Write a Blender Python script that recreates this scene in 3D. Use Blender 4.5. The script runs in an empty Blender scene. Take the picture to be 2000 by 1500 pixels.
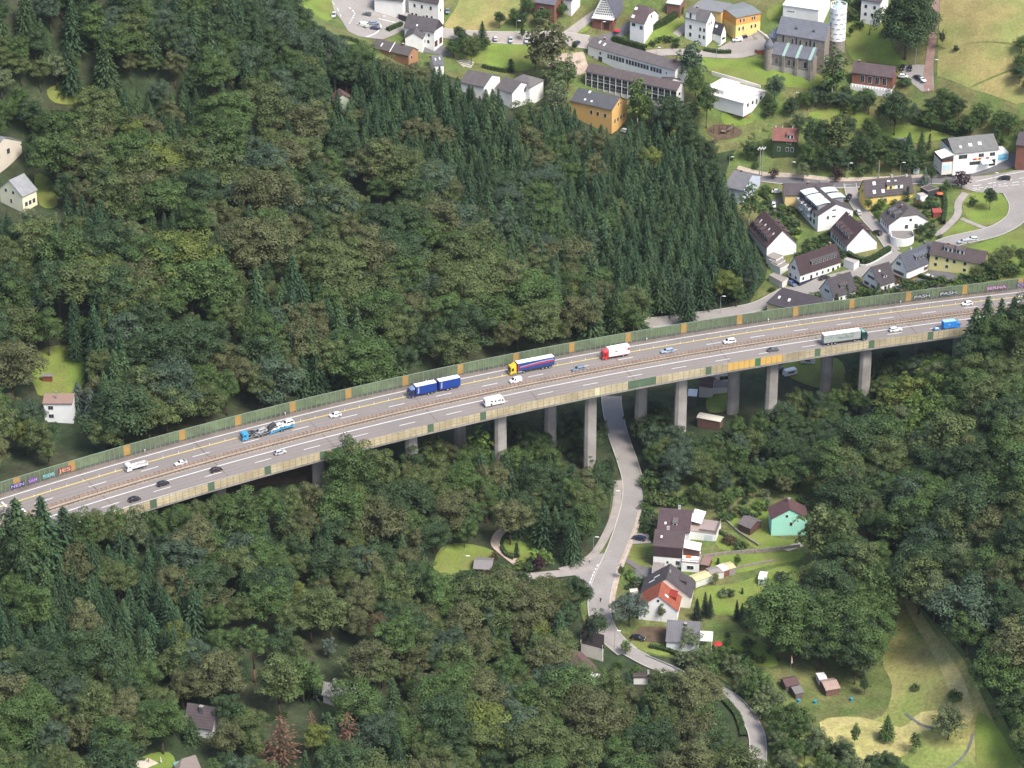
import bpy, bmesh, math, random
import numpy as np
from mathutils import Vector, Matrix
random.seed(7)
R = math.radians
SC = bpy.context.scene
COL = SC.collection
# ------------------------------------------------------------ camera
F_PX, PITCH, CAM_Z = 5550.0, R(28.0), 481.0          # focal length in pixels of the 2000 px wide photograph
cd = bpy.data.cameras.new("camera"); cam = bpy.data.objects.new("camera", cd); COL.objects.link(cam)
cam.location = (0, 0, CAM_Z); cam.rotation_euler = (R(90) - PITCH, 0, 0)
cd.sensor_width = 36.0; cd.lens = F_PX / 2000 * 36.0; cd.clip_start = 10; cd.clip_end = 20000
SC.camera = cam
# ------------------------------------------------------------ light
SUN_EL, SUN_AZ = R(54), R(134)                        # azimuth clockwise from +Y
w = bpy.data.worlds.new("World"); SC.world = w; w.use_nodes = True
nt = w.node_tree; bg = nt.nodes["Background"]
sky = nt.nodes.new("ShaderNodeTexSky"); sky.sky_type = 'NISHITA'; sky.sun_disc = False
sky.sun_elevation = SUN_EL; sky.sun_rotation = SUN_AZ; sky.air_density = 1.0; sky.dust_density = 3.0; sky.ozone_density = 1.0
nt.links.new(sky.outputs[0], bg.inputs[0]); bg.inputs[1].default_value = 0.145
sl = bpy.data.lights.new("sun", 'SUN'); sl.energy = 2.6; sl.angle = R(20); sl.color = (1.0, 0.955, 0.88)
so = bpy.data.objects.new("sun", sl); COL.objects.link(so)
sd = Vector((math.sin(SUN_AZ) * math.cos(SUN_EL), math.cos(SUN_AZ) * math.cos(SUN_EL), math.sin(SUN_EL)))
so.rotation_euler = (-sd).to_track_quat('-Z', 'Y').to_euler()
SC.view_settings.view_transform = 'Standard'; SC.view_settings.look = 'None'
SC.view_settings.exposure = 0.8; SC.view_settings.gamma = 1.0; SC.view_settings.use_curve_mapping = False
HAZE = 0.000018
SC.render.engine = 'CYCLES'
cy = SC.cycles
cy.max_bounces = 5; cy.diffuse_bounces = 3; cy.glossy_bounces = 2; cy.transmission_bounces = 3; cy.volume_bounces = 0
cy.transparent_max_bounces = 4; cy.use_denoising = True; cy.caustics_reflective = False; cy.caustics_refractive = False
try: cy.denoiser = 'OPENIMAGEDENOISE'
except Exception: pass

# ------------------------------------------------------------ small helpers
def tag(o, label=None, cat=None, group=None, kind=None):
    if label: o['label'] = label
    if cat: o['category'] = cat
    if group: o['group'] = group
    if kind: o['kind'] = kind
    return o
def empty(name, loc=(0, 0, 0), rz=0.0):
    o = bpy.data.objects.new(name, None); COL.objects.link(o)
    o.location = loc; o.rotation_euler = (0, 0, rz); o.empty_display_size = 0.5
    return o
def link(name, me, parent=None, loc=None, rot=None, color=None, kind=None):
    o = bpy.data.objects.new(name, me); COL.objects.link(o)
    if parent is not None: o.parent = parent
    if loc is not None: o.location = loc
    if rot is not None: o.rotation_euler = rot
    if color is not None: o.color = (color[0], color[1], color[2], 1)
    if kind: o['kind'] = kind
    return o
def copy_tree(o, parent=None):
    c = o.copy(); COL.objects.link(c)
    if parent is not None: c.parent = parent
    for ch in list(o.children): copy_tree(ch, c)
    return c
class MB:
    """collects shapes and builds ONE mesh"""
    def __init__(s): s.v = []; s.f = []; s.m = []; s.mi = 0
    def face(s, pts, mi=None):
        b = len(s.v); s.v += [tuple(p) for p in pts]; s.f.append(tuple(range(b, b + len(pts)))); s.m.append(s.mi if mi is None else mi)
    def box(s, x0, x1, y0, y1, z0, z1, mi=None, M=None, taper=None):
        t = taper or (0, 0, 0, 0)   # inset of the top: x0,x1,y0,y1
        P = [(x0, y0, z0), (x1, y0, z0), (x1, y1, z0), (x0, y1, z0), (x0 + t[0], y0 + t[2], z1), (x1 - t[1], y0 + t[2], z1), (x1 - t[1], y1 - t[3], z1), (x0 + t[0], y1 - t[3], z1)]
        if M is not None: P = [tuple(M @ Vector(p)) for p in P]
        b = len(s.v); s.v += P
        for q in ((3, 2, 1, 0), (4, 5, 6, 7), (0, 1, 5, 4), (1, 2, 6, 5), (2, 3, 7, 6), (3, 0, 4, 7)):
            s.f.append(tuple(b + i for i in q)); s.m.append(s.mi if mi is None else mi)
    def prism(s, prof, y0, y1, mi=None, inset=0.0):
        """side profile [(x,z)] counter-clockwise seen from -y, swept from y0 to y1"""
        n = len(prof); b = len(s.v)
        s.v += [(x, y0, z) for x, z in prof] + [(x, y1, z) for x, z in prof]
        mi = s.mi if mi is None else mi
        s.f.append(tuple(range(b, b + n))); s.f.append(tuple(range(b + 2 * n - 1, b + n - 1, -1))); s.m += [mi, mi]
        for i in range(n):
            j = (i + 1) % n; s.f.append((b + j, b + i, b + n + i, b + n + j)); s.m.append(mi)
    def cyl(s, p0, p1, r0, r1=None, n=8, mi=None, cap=True):
        r1 = r0 if r1 is None else r1
        p0 = Vector(p0); p1 = Vector(p1); a = (p1 - p0).normalized()
        e = a.orthogonal().normalized(); g = a.cross(e); b = len(s.v); mi = s.mi if mi is None else mi
        for p, r in ((p0, r0), (p1, r1)):
            for k in range(n):
                t = 2 * math.pi * k / n; s.v.append(tuple(p + e * (r * math.cos(t)) + g * (r * math.sin(t))))
        for k in range(n):
            j = (k + 1) % n; s.f.append((b + k, b + j, b + n + j, b + n + k)); s.m.append(mi)
        if cap:
            s.f.append(tuple(range(b + n - 1, b - 1, -1))); s.f.append(tuple(range(b + n, b + 2 * n))); s.m += [mi, mi]
    def tube(s, pts, r0, r1=None, n=6, mi=None):
        r1 = r0 if r1 is None else r1; k = len(pts) - 1
        for i in range(k):
            s.cyl(pts[i], pts[i + 1], r0 + (r1 - r0) * i / k, r0 + (r1 - r0) * (i + 1) / k, n, mi)
    def mesh(s, name, mats, bevel=0.0, smooth=False, segs=1):
        me = bpy.data.meshes.new(name); me.from_pydata(s.v, [], s.f)
        for m in (mats if isinstance(mats, (list, tuple)) else [mats]): me.materials.append(m)
        if len(me.polygons) == len(s.m): me.polygons.foreach_set("material_index", s.m)
        if bevel > 0:
            bm = bmesh.new(); bm.from_mesh(me)
            bmesh.ops.remove_doubles(bm, verts=bm.verts, dist=1e-4)
            ed = [e for e in bm.edges if len(e.link_faces) == 2 and e.calc_face_angle(0) > R(20)]
            bmesh.ops.bevel(bm, geom=ed, offset=bevel, segments=segs, affect='EDGES', profile=0.6, clamp_overlap=True)
            bm.to_mesh(me); bm.free()
        if smooth: me.polygons.foreach_set("use_smooth", [True] * len(me.polygons))
        me.update(); return me
    def build(s, name, mats, parent=None, color=None, bevel=0.0, smooth=False, kind=None, segs=1, loc=None, rot=None):
        return link(name, s.mesh(name, mats, bevel, smooth, segs), parent, loc, rot, color, kind)

# ------------------------------------------------------------ materials
MATS = {}
def mat(name, col=(0.5, 0.5, 0.5), rough=0.8, var=0.15, scale=1.0, metal=0.0, spec=0.3, col2=None, scale2=None, mixlo=0.42, mixhi=0.6, world=False, obcol=False, fine=0.0, fscale=8.0, bump=0.0, emit=None, coat=0.0):
    m = bpy.data.materials.new(name); m.use_nodes = True; N = m.node_tree.nodes; L = m.node_tree.links
    b = N["Principled BSDF"]; b.inputs["Roughness"].default_value = rough; b.inputs["Metallic"].default_value = metal
    b.inputs["Specular IOR Level"].default_value = spec
    if coat: b.inputs["Coat Weight"].default_value = coat; b.inputs["Coat Roughness"].default_value = 0.1
    if world: g = N.new("ShaderNodeNewGeometry"); co = g.outputs["Position"]
    else: g = N.new("ShaderNodeTexCoord"); co = g.outputs["Object"]
    if obcol: oi = N.new("ShaderNodeObjectInfo"); cur = oi.outputs["Color"]
    else: rg = N.new("ShaderNodeRGB"); rg.outputs[0].default_value = (*col, 1); cur = rg.outputs[0]
    def noise(sc, det=4):
        n = N.new("ShaderNodeTexNoise"); n.inputs["Scale"].default_value = sc; n.inputs["Detail"].default_value = det; L.new(co, n.inputs["Vector"]); return n
    if col2 is not None:
        n = noise(scale2 or scale * 0.3, 5); mr = N.new("ShaderNodeMapRange"); mr.inputs[1].default_value = mixlo; mr.inputs[2].default_value = mixhi
        L.new(n.outputs[0], mr.inputs[0]); mx = N.new("ShaderNodeMix"); mx.data_type = 'RGBA'
        L.new(mr.outputs[0], mx.inputs["Factor"]); L.new(cur, mx.inputs["A"]); mx.inputs["B"].default_value = (*col2, 1); cur = mx.outputs["Result"]
    def vary(cur, amt, sc):
        n = noise(sc); mr = N.new("ShaderNodeMapRange"); mr.inputs[1].default_value = 0.25; mr.inputs[2].default_value = 0.75
        mr.inputs[3].default_value = 1 - amt; mr.inputs[4].default_value = 1 + amt; L.new(n.outputs[0], mr.inputs[0])
        mx = N.new("ShaderNodeMix"); mx.data_type = 'RGBA'; mx.blend_type = 'MULTIPLY'; mx.inputs["Factor"].default_value = 1
        L.new(cur, mx.inputs["A"]); L.new(mr.outputs[0], mx.inputs["B"]); return mx.outputs["Result"], n
    if var > 0: cur, nn = vary(cur, var, scale)
    if fine > 0:
        cur, nn = vary(cur, fine, fscale)
    if bump > 0 and (var > 0 or fine > 0):
        bp = N.new("ShaderNodeBump"); bp.inputs["Strength"].default_value = bump; bp.inputs["Distance"].default_value = 0.3
        L.new(nn.outputs[0], bp.inputs["Height"]); L.new(bp.outputs[0], b.inputs["Normal"])
    L.new(cur, b.inputs["Base Color"]); MATS[name] = m; return m
mat("plaster", obcol=True, rough=0.9, var=0.05, scale=0.35, fine=0.05, fscale=3)
mat("paint", obcol=True, rough=0.3, var=0.0, spec=0.5, coat=0.5)
mat("flat_paint", obcol=True, rough=0.6, var=0.08, scale=1.2)
mat("wood", obcol=True, rough=0.85, var=0.25, scale=2.5)
mat("metal_sheet", obcol=True, rough=0.5, var=0.1, scale=0.8, metal=0.0, spec=0.5)
mat("fabric", obcol=True, rough=0.95, var=0.08)
mat("skin", obcol=True, rough=0.7, var=0.0)
mat("glass", (0.02, 0.025, 0.03), rough=0.12, var=0, spec=0.6)
mat("pane", (0.035, 0.04, 0.045), rough=0.15, var=0.3, scale=0.7, spec=0.6)
mat("white_frame", (0.75, 0.75, 0.73), rough=0.5, var=0)
mat("tyre", (0.015, 0.015, 0.016), rough=0.9, var=0)
mat("rim", (0.45, 0.46, 0.48), rough=0.35, var=0, metal=0.6)
mat("dark_metal", (0.05, 0.05, 0.055), rough=0.6, var=0.1)
mat("grey_metal", (0.32, 0.33, 0.34), rough=0.5, var=0.12, scale=2, metal=0.2)
mat("lamp_clear", (0.7, 0.7, 0.68), rough=0.15, var=0, spec=0.7)
mat("lamp_red", (0.35, 0.01, 0.01), rough=0.3, var=0)
mat("asphalt", (0.27, 0.25, 0.235), rough=0.95, var=0.10, scale=0.12, fine=0.12, fscale=1.5, world=True, col2=(0.27, 0.25, 0.23), scale2=0.05)
mat("pavement", (0.3, 0.27, 0.245), rough=0.95, var=0.14, scale=0.3, fine=0.12, fscale=3, world=True)
mat("paving_red", (0.26, 0.17, 0.14), rough=0.95, var=0.16, scale=0.4, fine=0.15, fscale=3, world=True)
mat("dark_asphalt", (0.13, 0.125, 0.13), rough=0.95, var=0.18, scale=0.25, fine=0.1, fscale=2, world=True)
mat("pale_paving", (0.5, 0.46, 0.38), rough=0.95, var=0.14, scale=0.4, fine=0.1, fscale=3, world=True)
mat("kerb", (0.42, 0.4, 0.37), rough=0.9, var=0.15, scale=0.8, world=True)
mat("mark_white", (0.72, 0.72, 0.69), rough=0.7, var=0.12, scale=0.8, world=True)
mat("mark_yellow", (0.70, 0.53, 0.07), rough=0.7, var=0.12, scale=0.8, world=True)
mat("concrete", (0.33, 0.305, 0.28), rough=0.92, var=0.16, scale=0.25, fine=0.1, fscale=2.5, world=True, col2=(0.25, 0.23, 0.21), scale2=0.12)
mat("stone_wall", (0.24, 0.21, 0.18), rough=0.95, var=0.3, scale=1.2, fine=0.2, fscale=4, world=True)
mat("brick", (0.20, 0.085, 0.06), rough=0.9, var=0.2, scale=0.5, fine=0.2, fscale=5, world=True)
mat("soil", (0.10, 0.07, 0.045), rough=1.0, var=0.3, scale=0.5, fine=0.25, fscale=3, world=True)
mat("water", (0.13, 0.135, 0.12), rough=0.12, var=0.2, scale=0.6, spec=0.6, world=True)
mat("forest_floor", (0.030, 0.048, 0.020), rough=1.0, var=0.4, scale=0.25, fine=0.35, fscale=1.2, col2=(0.045, 0.05, 0.026), scale2=0.06, world=True)
mat("lawn", (0.145, 0.205, 0.038), rough=1.0, var=0.2, scale=0.15, fine=0.2, fscale=1.6, col2=(0.155, 0.175, 0.045), scale2=0.06, world=True)
mat("rough_grass", (0.095, 0.135, 0.036), rough=1.0, var=0.3, scale=0.2, fine=0.35, fscale=1.2, col2=(0.13, 0.13, 0.05), scale2=0.07, world=True)
mat("dry_meadow", (0.27, 0.225, 0.09), rough=1.0, var=0.2, scale=0.15, fine=0.22, fscale=1.0, col2=(0.20, 0.215, 0.07), scale2=0.035, world=True)
mat("valley_meadow", (0.29, 0.26, 0.095), rough=1.0, var=0.3, scale=0.12, fine=0.3, fscale=0.9, col2=(0.15, 0.19, 0.05), scale2=0.03, mixlo=0.47, mixhi=0.63, world=True)
mat("cut_hay", (0.36, 0.315, 0.135), rough=1.0, var=0.2, scale=0.25, fine=0.28, fscale=1.3, col2=(0.30, 0.28, 0.10), scale2=0.07, world=True)
mat("tan_gravel", (0.40, 0.32, 0.25), rough=1.0, var=0.2, scale=0.4, fine=0.18, fscale=2, world=True)
def wave_mat(name, axis, scale, amt, rough=0.85, var=0.15, nscale=0.5, obcol=True, col=(0.2, 0.2, 0.2), spec=0.3):
    m = mat(name, col, obcol=obcol, rough=rough, var=var, scale=nscale, fine=0.12, fscale=3, spec=spec)
    N = m.node_tree.nodes; L = m.node_tree.links; b = N["Principled BSDF"]
    cur = b.inputs["Base Color"].links[0].from_socket
    tc = N.new("ShaderNodeTexCoord"); wv = N.new("ShaderNodeTexWave"); wv.bands_direction = axis; wv.inputs["Scale"].default_value = scale
    wv.inputs["Distortion"].default_value = 0.3; L.new(tc.outputs["Object"], wv.inputs["Vector"])
    mr = N.new("ShaderNodeMapRange"); mr.inputs[3].default_value = 1 - amt; mr.inputs[4].default_value = 1 + amt; L.new(wv.outputs["Fac"], mr.inputs[0])
    mx = N.new("ShaderNodeMix"); mx.data_type = 'RGBA'; mx.blend_type = 'MULTIPLY'; mx.inputs["Factor"].default_value = 1
    L.new(cur, mx.inputs["A"]); L.new(mr.outputs[0], mx.inputs["B"]); L.new(mx.outputs["Result"], b.inputs["Base Color"])
    return m
wave_mat("roof_tile", 'Y', 0.55, 0.13)
wave_mat("roof_seam", 'X', 0.5, 0.16, rough=0.6)
wave_mat("panel_board", 'Z', 1.2, 0.12, rough=0.8)
# leaf material: object colour x noise and card brightness v, with painted tip light on spruces
def leaf_mat(name, col=None):
    if name in MATS: return MATS[name]
    m = bpy.data.materials.new(name); m.use_nodes = True; N = m.node_tree.nodes; L = m.node_tree.links; b = N["Principled BSDF"]
    b.inputs["Roughness"].default_value = 0.55; b.inputs["Specular IOR Level"].default_value = 0.22
    oi = N.new("ShaderNodeObjectInfo" if col is None else "ShaderNodeRGB"); at = N.new("ShaderNodeAttribute"); at.attribute_name = "v"
    if col is not None: oi.outputs[0].default_value = (*col, 1)
    g = N.new("ShaderNodeNewGeometry"); n = N.new("ShaderNodeTexNoise"); n.inputs["Scale"].default_value = 0.35; n.inputs["Detail"].default_value = 3
    L.new(g.outputs["Position"], n.inputs["Vector"])
    mr = N.new("ShaderNodeMapRange"); mr.inputs[1].default_value = 0.3; mr.inputs[2].default_value = 0.7; mr.inputs[3].default_value = 0.75; mr.inputs[4].default_value = 1.28
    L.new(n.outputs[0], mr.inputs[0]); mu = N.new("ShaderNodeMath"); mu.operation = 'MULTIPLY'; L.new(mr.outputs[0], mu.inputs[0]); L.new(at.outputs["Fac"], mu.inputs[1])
    mx = N.new("ShaderNodeMix"); mx.data_type = 'RGBA'; mx.blend_type = 'MULTIPLY'; mx.inputs["Factor"].default_value = 1
    L.new(oi.outputs["Color"], mx.inputs["A"]); L.new(mu.outputs[0], mx.inputs["B"]); L.new(mx.outputs["Result"], b.inputs["Base Color"])
    tr = N.new("ShaderNodeBsdfTranslucent"); L.new(mx.outputs["Result"], tr.inputs["Color"])
    ms = N.new("ShaderNodeMixShader"); ms.inputs[0].default_value = 0.14; L.new(b.outputs[0], ms.inputs[1]); L.new(tr.outputs[0], ms.inputs[2])
    L.new(ms.outputs[0], N["Material Output"].inputs["Surface"]); MATS[name] = m; return m
leaf_mat("leaf"); mat("bark", (0.075, 0.055, 0.04), rough=1.0, var=0.3, scale=1.5); mat("bark_pale", (0.3, 0.28, 0.25), rough=1.0, var=0.4, scale=1.0)
mat("bark_red", (0.16, 0.08, 0.05), rough=1.0, var=0.3, scale=1.0)
M = MATS
# ------------------------------------------------------------ terrain
CP, SP = math.cos(PITCH), math.sin(PITCH)
def ray(u, v):
    x = u - 1000.0; y = 750.0 - v
    return (x / F_PX, CP + y / F_PX * SP, -SP + y / F_PX * CP)
def at(u, v, z=0.0):
    """point of height z seen at pixel (u, v) of the photograph"""
    d = ray(u, v); t = (z - CAM_Z) / d[2]
    return Vector((d[0] * t, d[1] * t, z))
def proj(p):
    dz = p[2] - CAM_Z; f = p[1] * CP - dz * SP; up = p[1] * SP + dz * CP
    return 1000 + F_PX * p[0] / f, 750 - F_PX * up / f, F_PX / f
ANCH = [(1195,800,1),(1240,950,0),(1200,1080,0),(1165,1165,0),(1215,1270,-1),(1330,1310,-2),(1440,1365,-3),(1485,1460,-4),
(1300,1060,1),(1450,1080,2),(1535,1040,3.5),(1440,980,3),(1400,1180,0),(1450,1260,-2),(1560,1380,-6),(1700,1440,-7),(1890,1470,-7),(1780,1250,-4),(1755,1180,-1),(1660,950,3),(1560,900,2),(1330,900,1),
(1850,1170,5),(1990,1300,12),(1900,1000,15),(1990,1000,25),(1800,850,12),(1900,800,23),(1990,720,30.5),(1700,800,5),(1800,770,13),(1980,1450,-4),
(1570,730,6),(1640,760,6),(1390,800,3),(1440,790,4),
(1540,580,6),(1470,600,5),(1290,635,3),(1700,565,9),(1600,550,8),(1800,560,11),(1930,540,15),(1750,480,12),(1680,500,11),(1850,480,14),(1960,440,17),(1930,350,21),(1800,370,19),(1600,400,13),(1480,410,14),(1650,350,17),(1500,330,18),
(1530,310,23),(1700,260,27),(1800,260,29),(1920,200,40),(1730,185,37),(1560,140,43),(1650,80,47),(1780,120,45),(1900,100,54),(1960,10,66),(1450,90,45),(1430,200,35),(1200,255,27),(1250,180,35),(1160,110,41),(1350,170,37),
(1000,80,45),(950,130,41),(840,110,45),(720,40,53),(660,30,55),(1050,20,53),(1300,40,51),(1550,10,56),
(1400,520,8),(1300,560,6),(1200,520,11),(1050,450,19),(900,350,30),(1000,280,34),(760,250,44),(620,220,50),(1250,400,17),
(550,400,46),(400,330,54),(250,400,56),(60,400,58),(20,330,62),(130,190,76),(300,60,92),(20,60,100),(500,60,78),(560,620,36),(400,560,46),(250,600,46),(100,600,44),(750,600,26),(900,560,20),(1000,600,12),(1100,610,8),(700,700,22),(500,740,27),(300,780,29),(120,825,29),(115,740,34),(110,690,38),(0,850,30),
(150,1052,27),(40,1082,26.5),(290,1012,25.5),(420,985,22),(400,1060,17),(100,1130,20),(622,955,19),(800,905,12),(950,900,6),(900,1000,4),(1050,950,2),(910,1095,3),(1000,1080,2),(1080,1120,1),(750,1100,7),(500,1150,13),(250,1200,16),(50,1220,18),(50,1400,14),(300,1420,10),(500,1400,8),(680,1370,5),(900,1300,2),(1050,1300,0),(1000,1450,-2),(1250,1420,-3)]
_A = np.array([[*at(u, v, z)] for u, v, z in ANCH])
_ex = []
for x, y, z in ((-420, 560, 14), (420, 560, 10), (0, 560, 0), (-420, 800, 34), (-420, 1000, 60), (-420, 1300, 110), (-300, 1600, 110), (0, 1600, 75), (420, 1600, 100), (420, 1200, 70), (420, 1000, 40), (420, 800, 40), (300, 700, 30), (230, 915, 30), (-230, 735, 29)): _ex.append((x, y, z))
_A = np.vstack([_A, np.array(_ex, float)])
def _tps():
    P = _A[:, :2] / 100.0; n = len(P)
    d2 = ((P[:, None] - P[None]) ** 2).sum(-1); K = np.where(d2 > 0, 0.5 * d2 * np.log(d2 + 1e-12), 0) + np.eye(n) * 0.012
    Q = np.hstack([np.ones((n, 1)), P]); S = np.zeros((n + 3, n + 3)); S[:n, :n] = K; S[:n, n:] = Q; S[n:, :n] = Q.T
    return P, np.linalg.solve(S, np.concatenate([_A[:, 2], np.zeros(3)]))
_P, _W = _tps()
def tps(x, y):
    q = np.stack([np.clip(x, -420, 420), np.clip(y, 560, 1600)], -1) / 100.0; sh = q.shape[:-1]; q = q.reshape(-1, 2); out = np.empty(len(q))
    for i in range(0, len(q), 20000):
        d2 = ((q[i:i + 20000, None] - _P[None]) ** 2).sum(-1)
        out[i:i + 20000] = (0.5 * d2 * np.log(d2 + 1e-12)) @ _W[:len(_P)] + _W[len(_P)] + q[i:i + 20000] @ _W[len(_P) + 1:]
    return out.reshape(sh)
# motorway axis (far edge line) in plan, deck height
DECK = 32.0
AX = np.array([6.36738203e-07, -6.75934077e-04, 4.25498214e-01, 8.55634488e+02])
def axis(x, d=0.0, z=DECK):
    """point d metres towards the camera side of the motorway's far edge line, and its heading"""
    xc = min(max(x, -190), 215); k = 1.07 - 0.165 * (xc + 142) / 295
    s = 3 * AX[0] * xc * xc + 2 * AX[1] * xc + AX[2]; y = ((AX[0] * xc + AX[1]) * xc + AX[2]) * xc + AX[3] + s * (x - xc)
    l = math.hypot(1, s); return Vector((x + d * k * s / l, y - d * k / l, z)), math.atan2(s, 1)
def axis_u(u, v, z=DECK):
    p = at(u, v, z); x = p.x
    for _ in range(6): 
        q, h = axis(x); x += (p - q).dot(Vector((math.cos(h), math.sin(h), 0))) * math.cos(h)
    q, h = axis(x); k = 1.07 - 0.165 * (min(max(x, -190), 215) + 142) / 295
    return x, (p - q).dot(Vector((math.sin(h), -math.cos(h), 0))) / k
GX = np.concatenate([[-1500, -1000, -600], np.arange(-420, 421, 3.0), [600, 1000, 1500]])
GY = np.concatenate([[-300, 100, 400, 500], np.arange(540, 1621, 3.0), [1800, 2400, 3200]])
_gx, _gy = np.meshgrid(GX, GY); GZ = tps(_gx, _gy)
# keep the ground below the motorway
_ax = np.clip(_gx, -190, 215); _ay = ((AX[0] * _ax + AX[1]) * _ax + AX[2]) * _ax + AX[3] + (3 * AX[0] * _ax ** 2 + 2 * AX[1] * _ax + AX[2]) * (_gx - _ax)
_dd = (_ay - _gy); _in = (_dd > -6) & (_dd < 38); GZ = np.where(_in, np.minimum(GZ, 30.2), GZ)
def ground(x, y):
    i = int(np.searchsorted(GX, x) - 1); j = int(np.searchsorted(GY, y) - 1); i = min(max(i, 0), len(GX) - 2); j = min(max(j, 0), len(GY) - 2)
    a = (x - GX[i]) / (GX[i + 1] - GX[i]); b = (y - GY[j]) / (GY[j + 1] - GY[j])
    return float(GZ[j, i] * (1 - a) * (1 - b) + GZ[j, i + 1] * a * (1 - b) + GZ[j + 1, i] * (1 - a) * b + GZ[j + 1, i + 1] * a * b)
def at_g(u, v, h=0.0):
    """point h metres above the terrain seen at pixel (u, v)"""
    d = ray(u, v); t = 560.0; st = 6.0
    while t < 2600:
        x, y, z = d[0] * t, d[1] * t, CAM_Z + d[2] * t
        if z < ground(x, y) + h: break
        t += st
    lo, hi = t - st, t
    for _ in range(14):
        m = (lo + hi) / 2
        if CAM_Z + d[2] * m < ground(d[0] * m, d[1] * m) + h: hi = m
        else: lo = m
    return Vector((d[0] * hi, d[1] * hi, CAM_Z + d[2] * hi))
def onground(u, v):
    p = at_g(u, v); return p
_v = [(float(x), float(y), float(GZ[j, i])) for j, y in enumerate(GY) for i, x in enumerate(GX)]; nx = len(GX)
_f = [(j * nx + i, j * nx + i + 1, (j + 1) * nx + i + 1, (j + 1) * nx + i) for j in range(len(GY) - 1) for i in range(nx - 1)]
me = bpy.data.meshes.new("ground"); me.from_pydata(_v, [], _f); me.materials.append(M["forest_floor"]); me.polygons.foreach_set("use_smooth", [True] * len(_f))
tag(link("ground", me), "dark forest floor and rough valley ground under the whole scene", "ground", kind="structure")
# ------------------------------------------------------------ sheets laid on the terrain
LAYER = [0]
def smooth_poly(pts, n=3):
    out = []
    k = len(pts)
    for i in range(k):
        p0, p1, p2, p3 = [np.array(pts[(i + q) % k], float) for q in (-1, 0, 1, 2)]
        for s in range(n):
            t = s / n; out.append(tuple(0.5 * ((2 * p1) + (-p0 + p2) * t + (2 * p0 - 5 * p1 + 4 * p2 - p3) * t * t + (-p0 + 3 * p1 - 3 * p2 + p3) * t ** 3)))
    return out
def sheet(name, px, material, label, cat, lift=0.05, smooth=True, thick=0.0, step=4.0, world=None, kind="structure"):
    pts = world or [at_g(u, v) for u, v in (smooth_poly(px) if smooth else px)]
    bm = bmesh.new(); vs = [bm.verts.new((p[0], p[1], 0)) for p in pts]; bm.faces.new(vs)
    xs = [p[0] for p in pts]; ys = [p[1] for p in pts]
    for ax, lo, hi in ((0, min(xs), max(xs)), (1, min(ys), max(ys))):
        c = math.ceil(lo / 3.0) * 3.0
        while c < hi:
            co = (c, 0, 0) if ax == 0 else (0, c, 0); no = (1, 0, 0) if ax == 0 else (0, 1, 0)
            bmesh.ops.bisect_plane(bm, geom=list(bm.verts) + list(bm.edges) + list(bm.faces), plane_co=co, plane_no=no); c += 3.0
    bmesh.ops.triangulate(bm, faces=bm.faces)
    for v in bm.verts: v.co.z = ground(v.co.x, v.co.y) + lift * 3
    bmesh.ops.recalc_face_normals(bm, faces=bm.faces)
    if sum(f.normal.z for f in bm.faces) < 0: bmesh.ops.reverse_faces(bm, faces=bm.faces)
    me = bpy.data.meshes.new(name); bm.to_mesh(me); bm.free(); me.materials.append(material)
    me.polygons.foreach_set("use_smooth", [True] * len(me.polygons))
    return tag(link(name, me), label, cat, kind=kind)
def catmull(P, n=8):
    out = []
    for i in range(len(P) - 1):
        p0 = P[max(i - 1, 0)]; p1 = P[i]; p2 = P[i + 1]; p3 = P[min(i + 2, len(P) - 1)]
        for s in range(n):
            t = s / n; out.append(0.5 * ((2 * p1) + (p2 - p0) * t + (2 * p0 - 5 * p1 + 4 * p2 - p3) * t * t + (3 * p1 - p0 - 3 * p2 + p3) * t ** 3))
    out.append(P[-1]); return out
ROADS = []
def path_pts(px, n=8):
    P = [Vector((*at_g(u, v).xy, 0)) for u, v in px]; return catmull(P, n)
def strip(name, px, width, material, label, cat, lift=0.1, off=0.0, n=8, kind="structure", dash=None, parent=None, height=0.0, pts=None):
    pts = pts or path_pts(px, n); mb = MB(); acc = 0.0
    nsub = max(2, int(math.ceil(width / 2.5)) + 1)
    rows = []
    for i, p in enumerate(pts):
        t = (pts[min(i + 1, len(pts) - 1)] - pts[max(i - 1, 0)]).normalized(); nrm = Vector((-t.y, t.x, 0))
        rows.append([p + nrm * (off + width * (q / (nsub - 1) - 0.5)) for q in range(nsub)])
    for i in range(len(rows) - 1):
        seg = (pts[i + 1] - pts[i]).length
        if dash is None or (acc % (dash[0] + dash[1])) < dash[0]:
            for q in range(nsub - 1):
                P = [rows[i][q], rows[i][q + 1], rows[i + 1][q + 1], rows[i + 1][q]]
                P = [(a.x, a.y, ground(a.x, a.y) + lift + 0.24) for a in P]
                n_ = (Vector(P[1]) - Vector(P[0])).cross(Vector(P[2]) - Vector(P[0]))
                mb.face(P if n_.z > 0 else P[::-1])
                if height > 0:
                    for a, b2 in ((0, 3), (1, 2)):
                        if (a == 0 and q == 0) or (a == 1 and q == nsub - 2):
                            A, B = P[a], P[b2]; mb.face([A, B, (B[0], B[1], B[2] - height), (A[0], A[1], A[2] - height)])
        acc += seg
    o = mb.build(name, material, parent)
    if parent is None: tag(o, label, cat, kind=kind)
    return o
def road(px, width, label, mat_="asphalt", kerb=True, name="road", cat="road", n=8):
    pts = path_pts(px, n); ROADS.append((pts, width / 2))
    strip(name, None, width, M[mat_], label, cat, lift=0.12, pts=pts)
    if kerb:
        for s in (-1, 1):
            strip("kerb", None, 0.3, M["kerb"], "pale kerb along the " + ("left" if s > 0 else "right") + " side of the " + label, "kerb", lift=0.24, off=s * (width / 2 + 0.15), pts=pts, height=0.24)
    return pts
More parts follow.
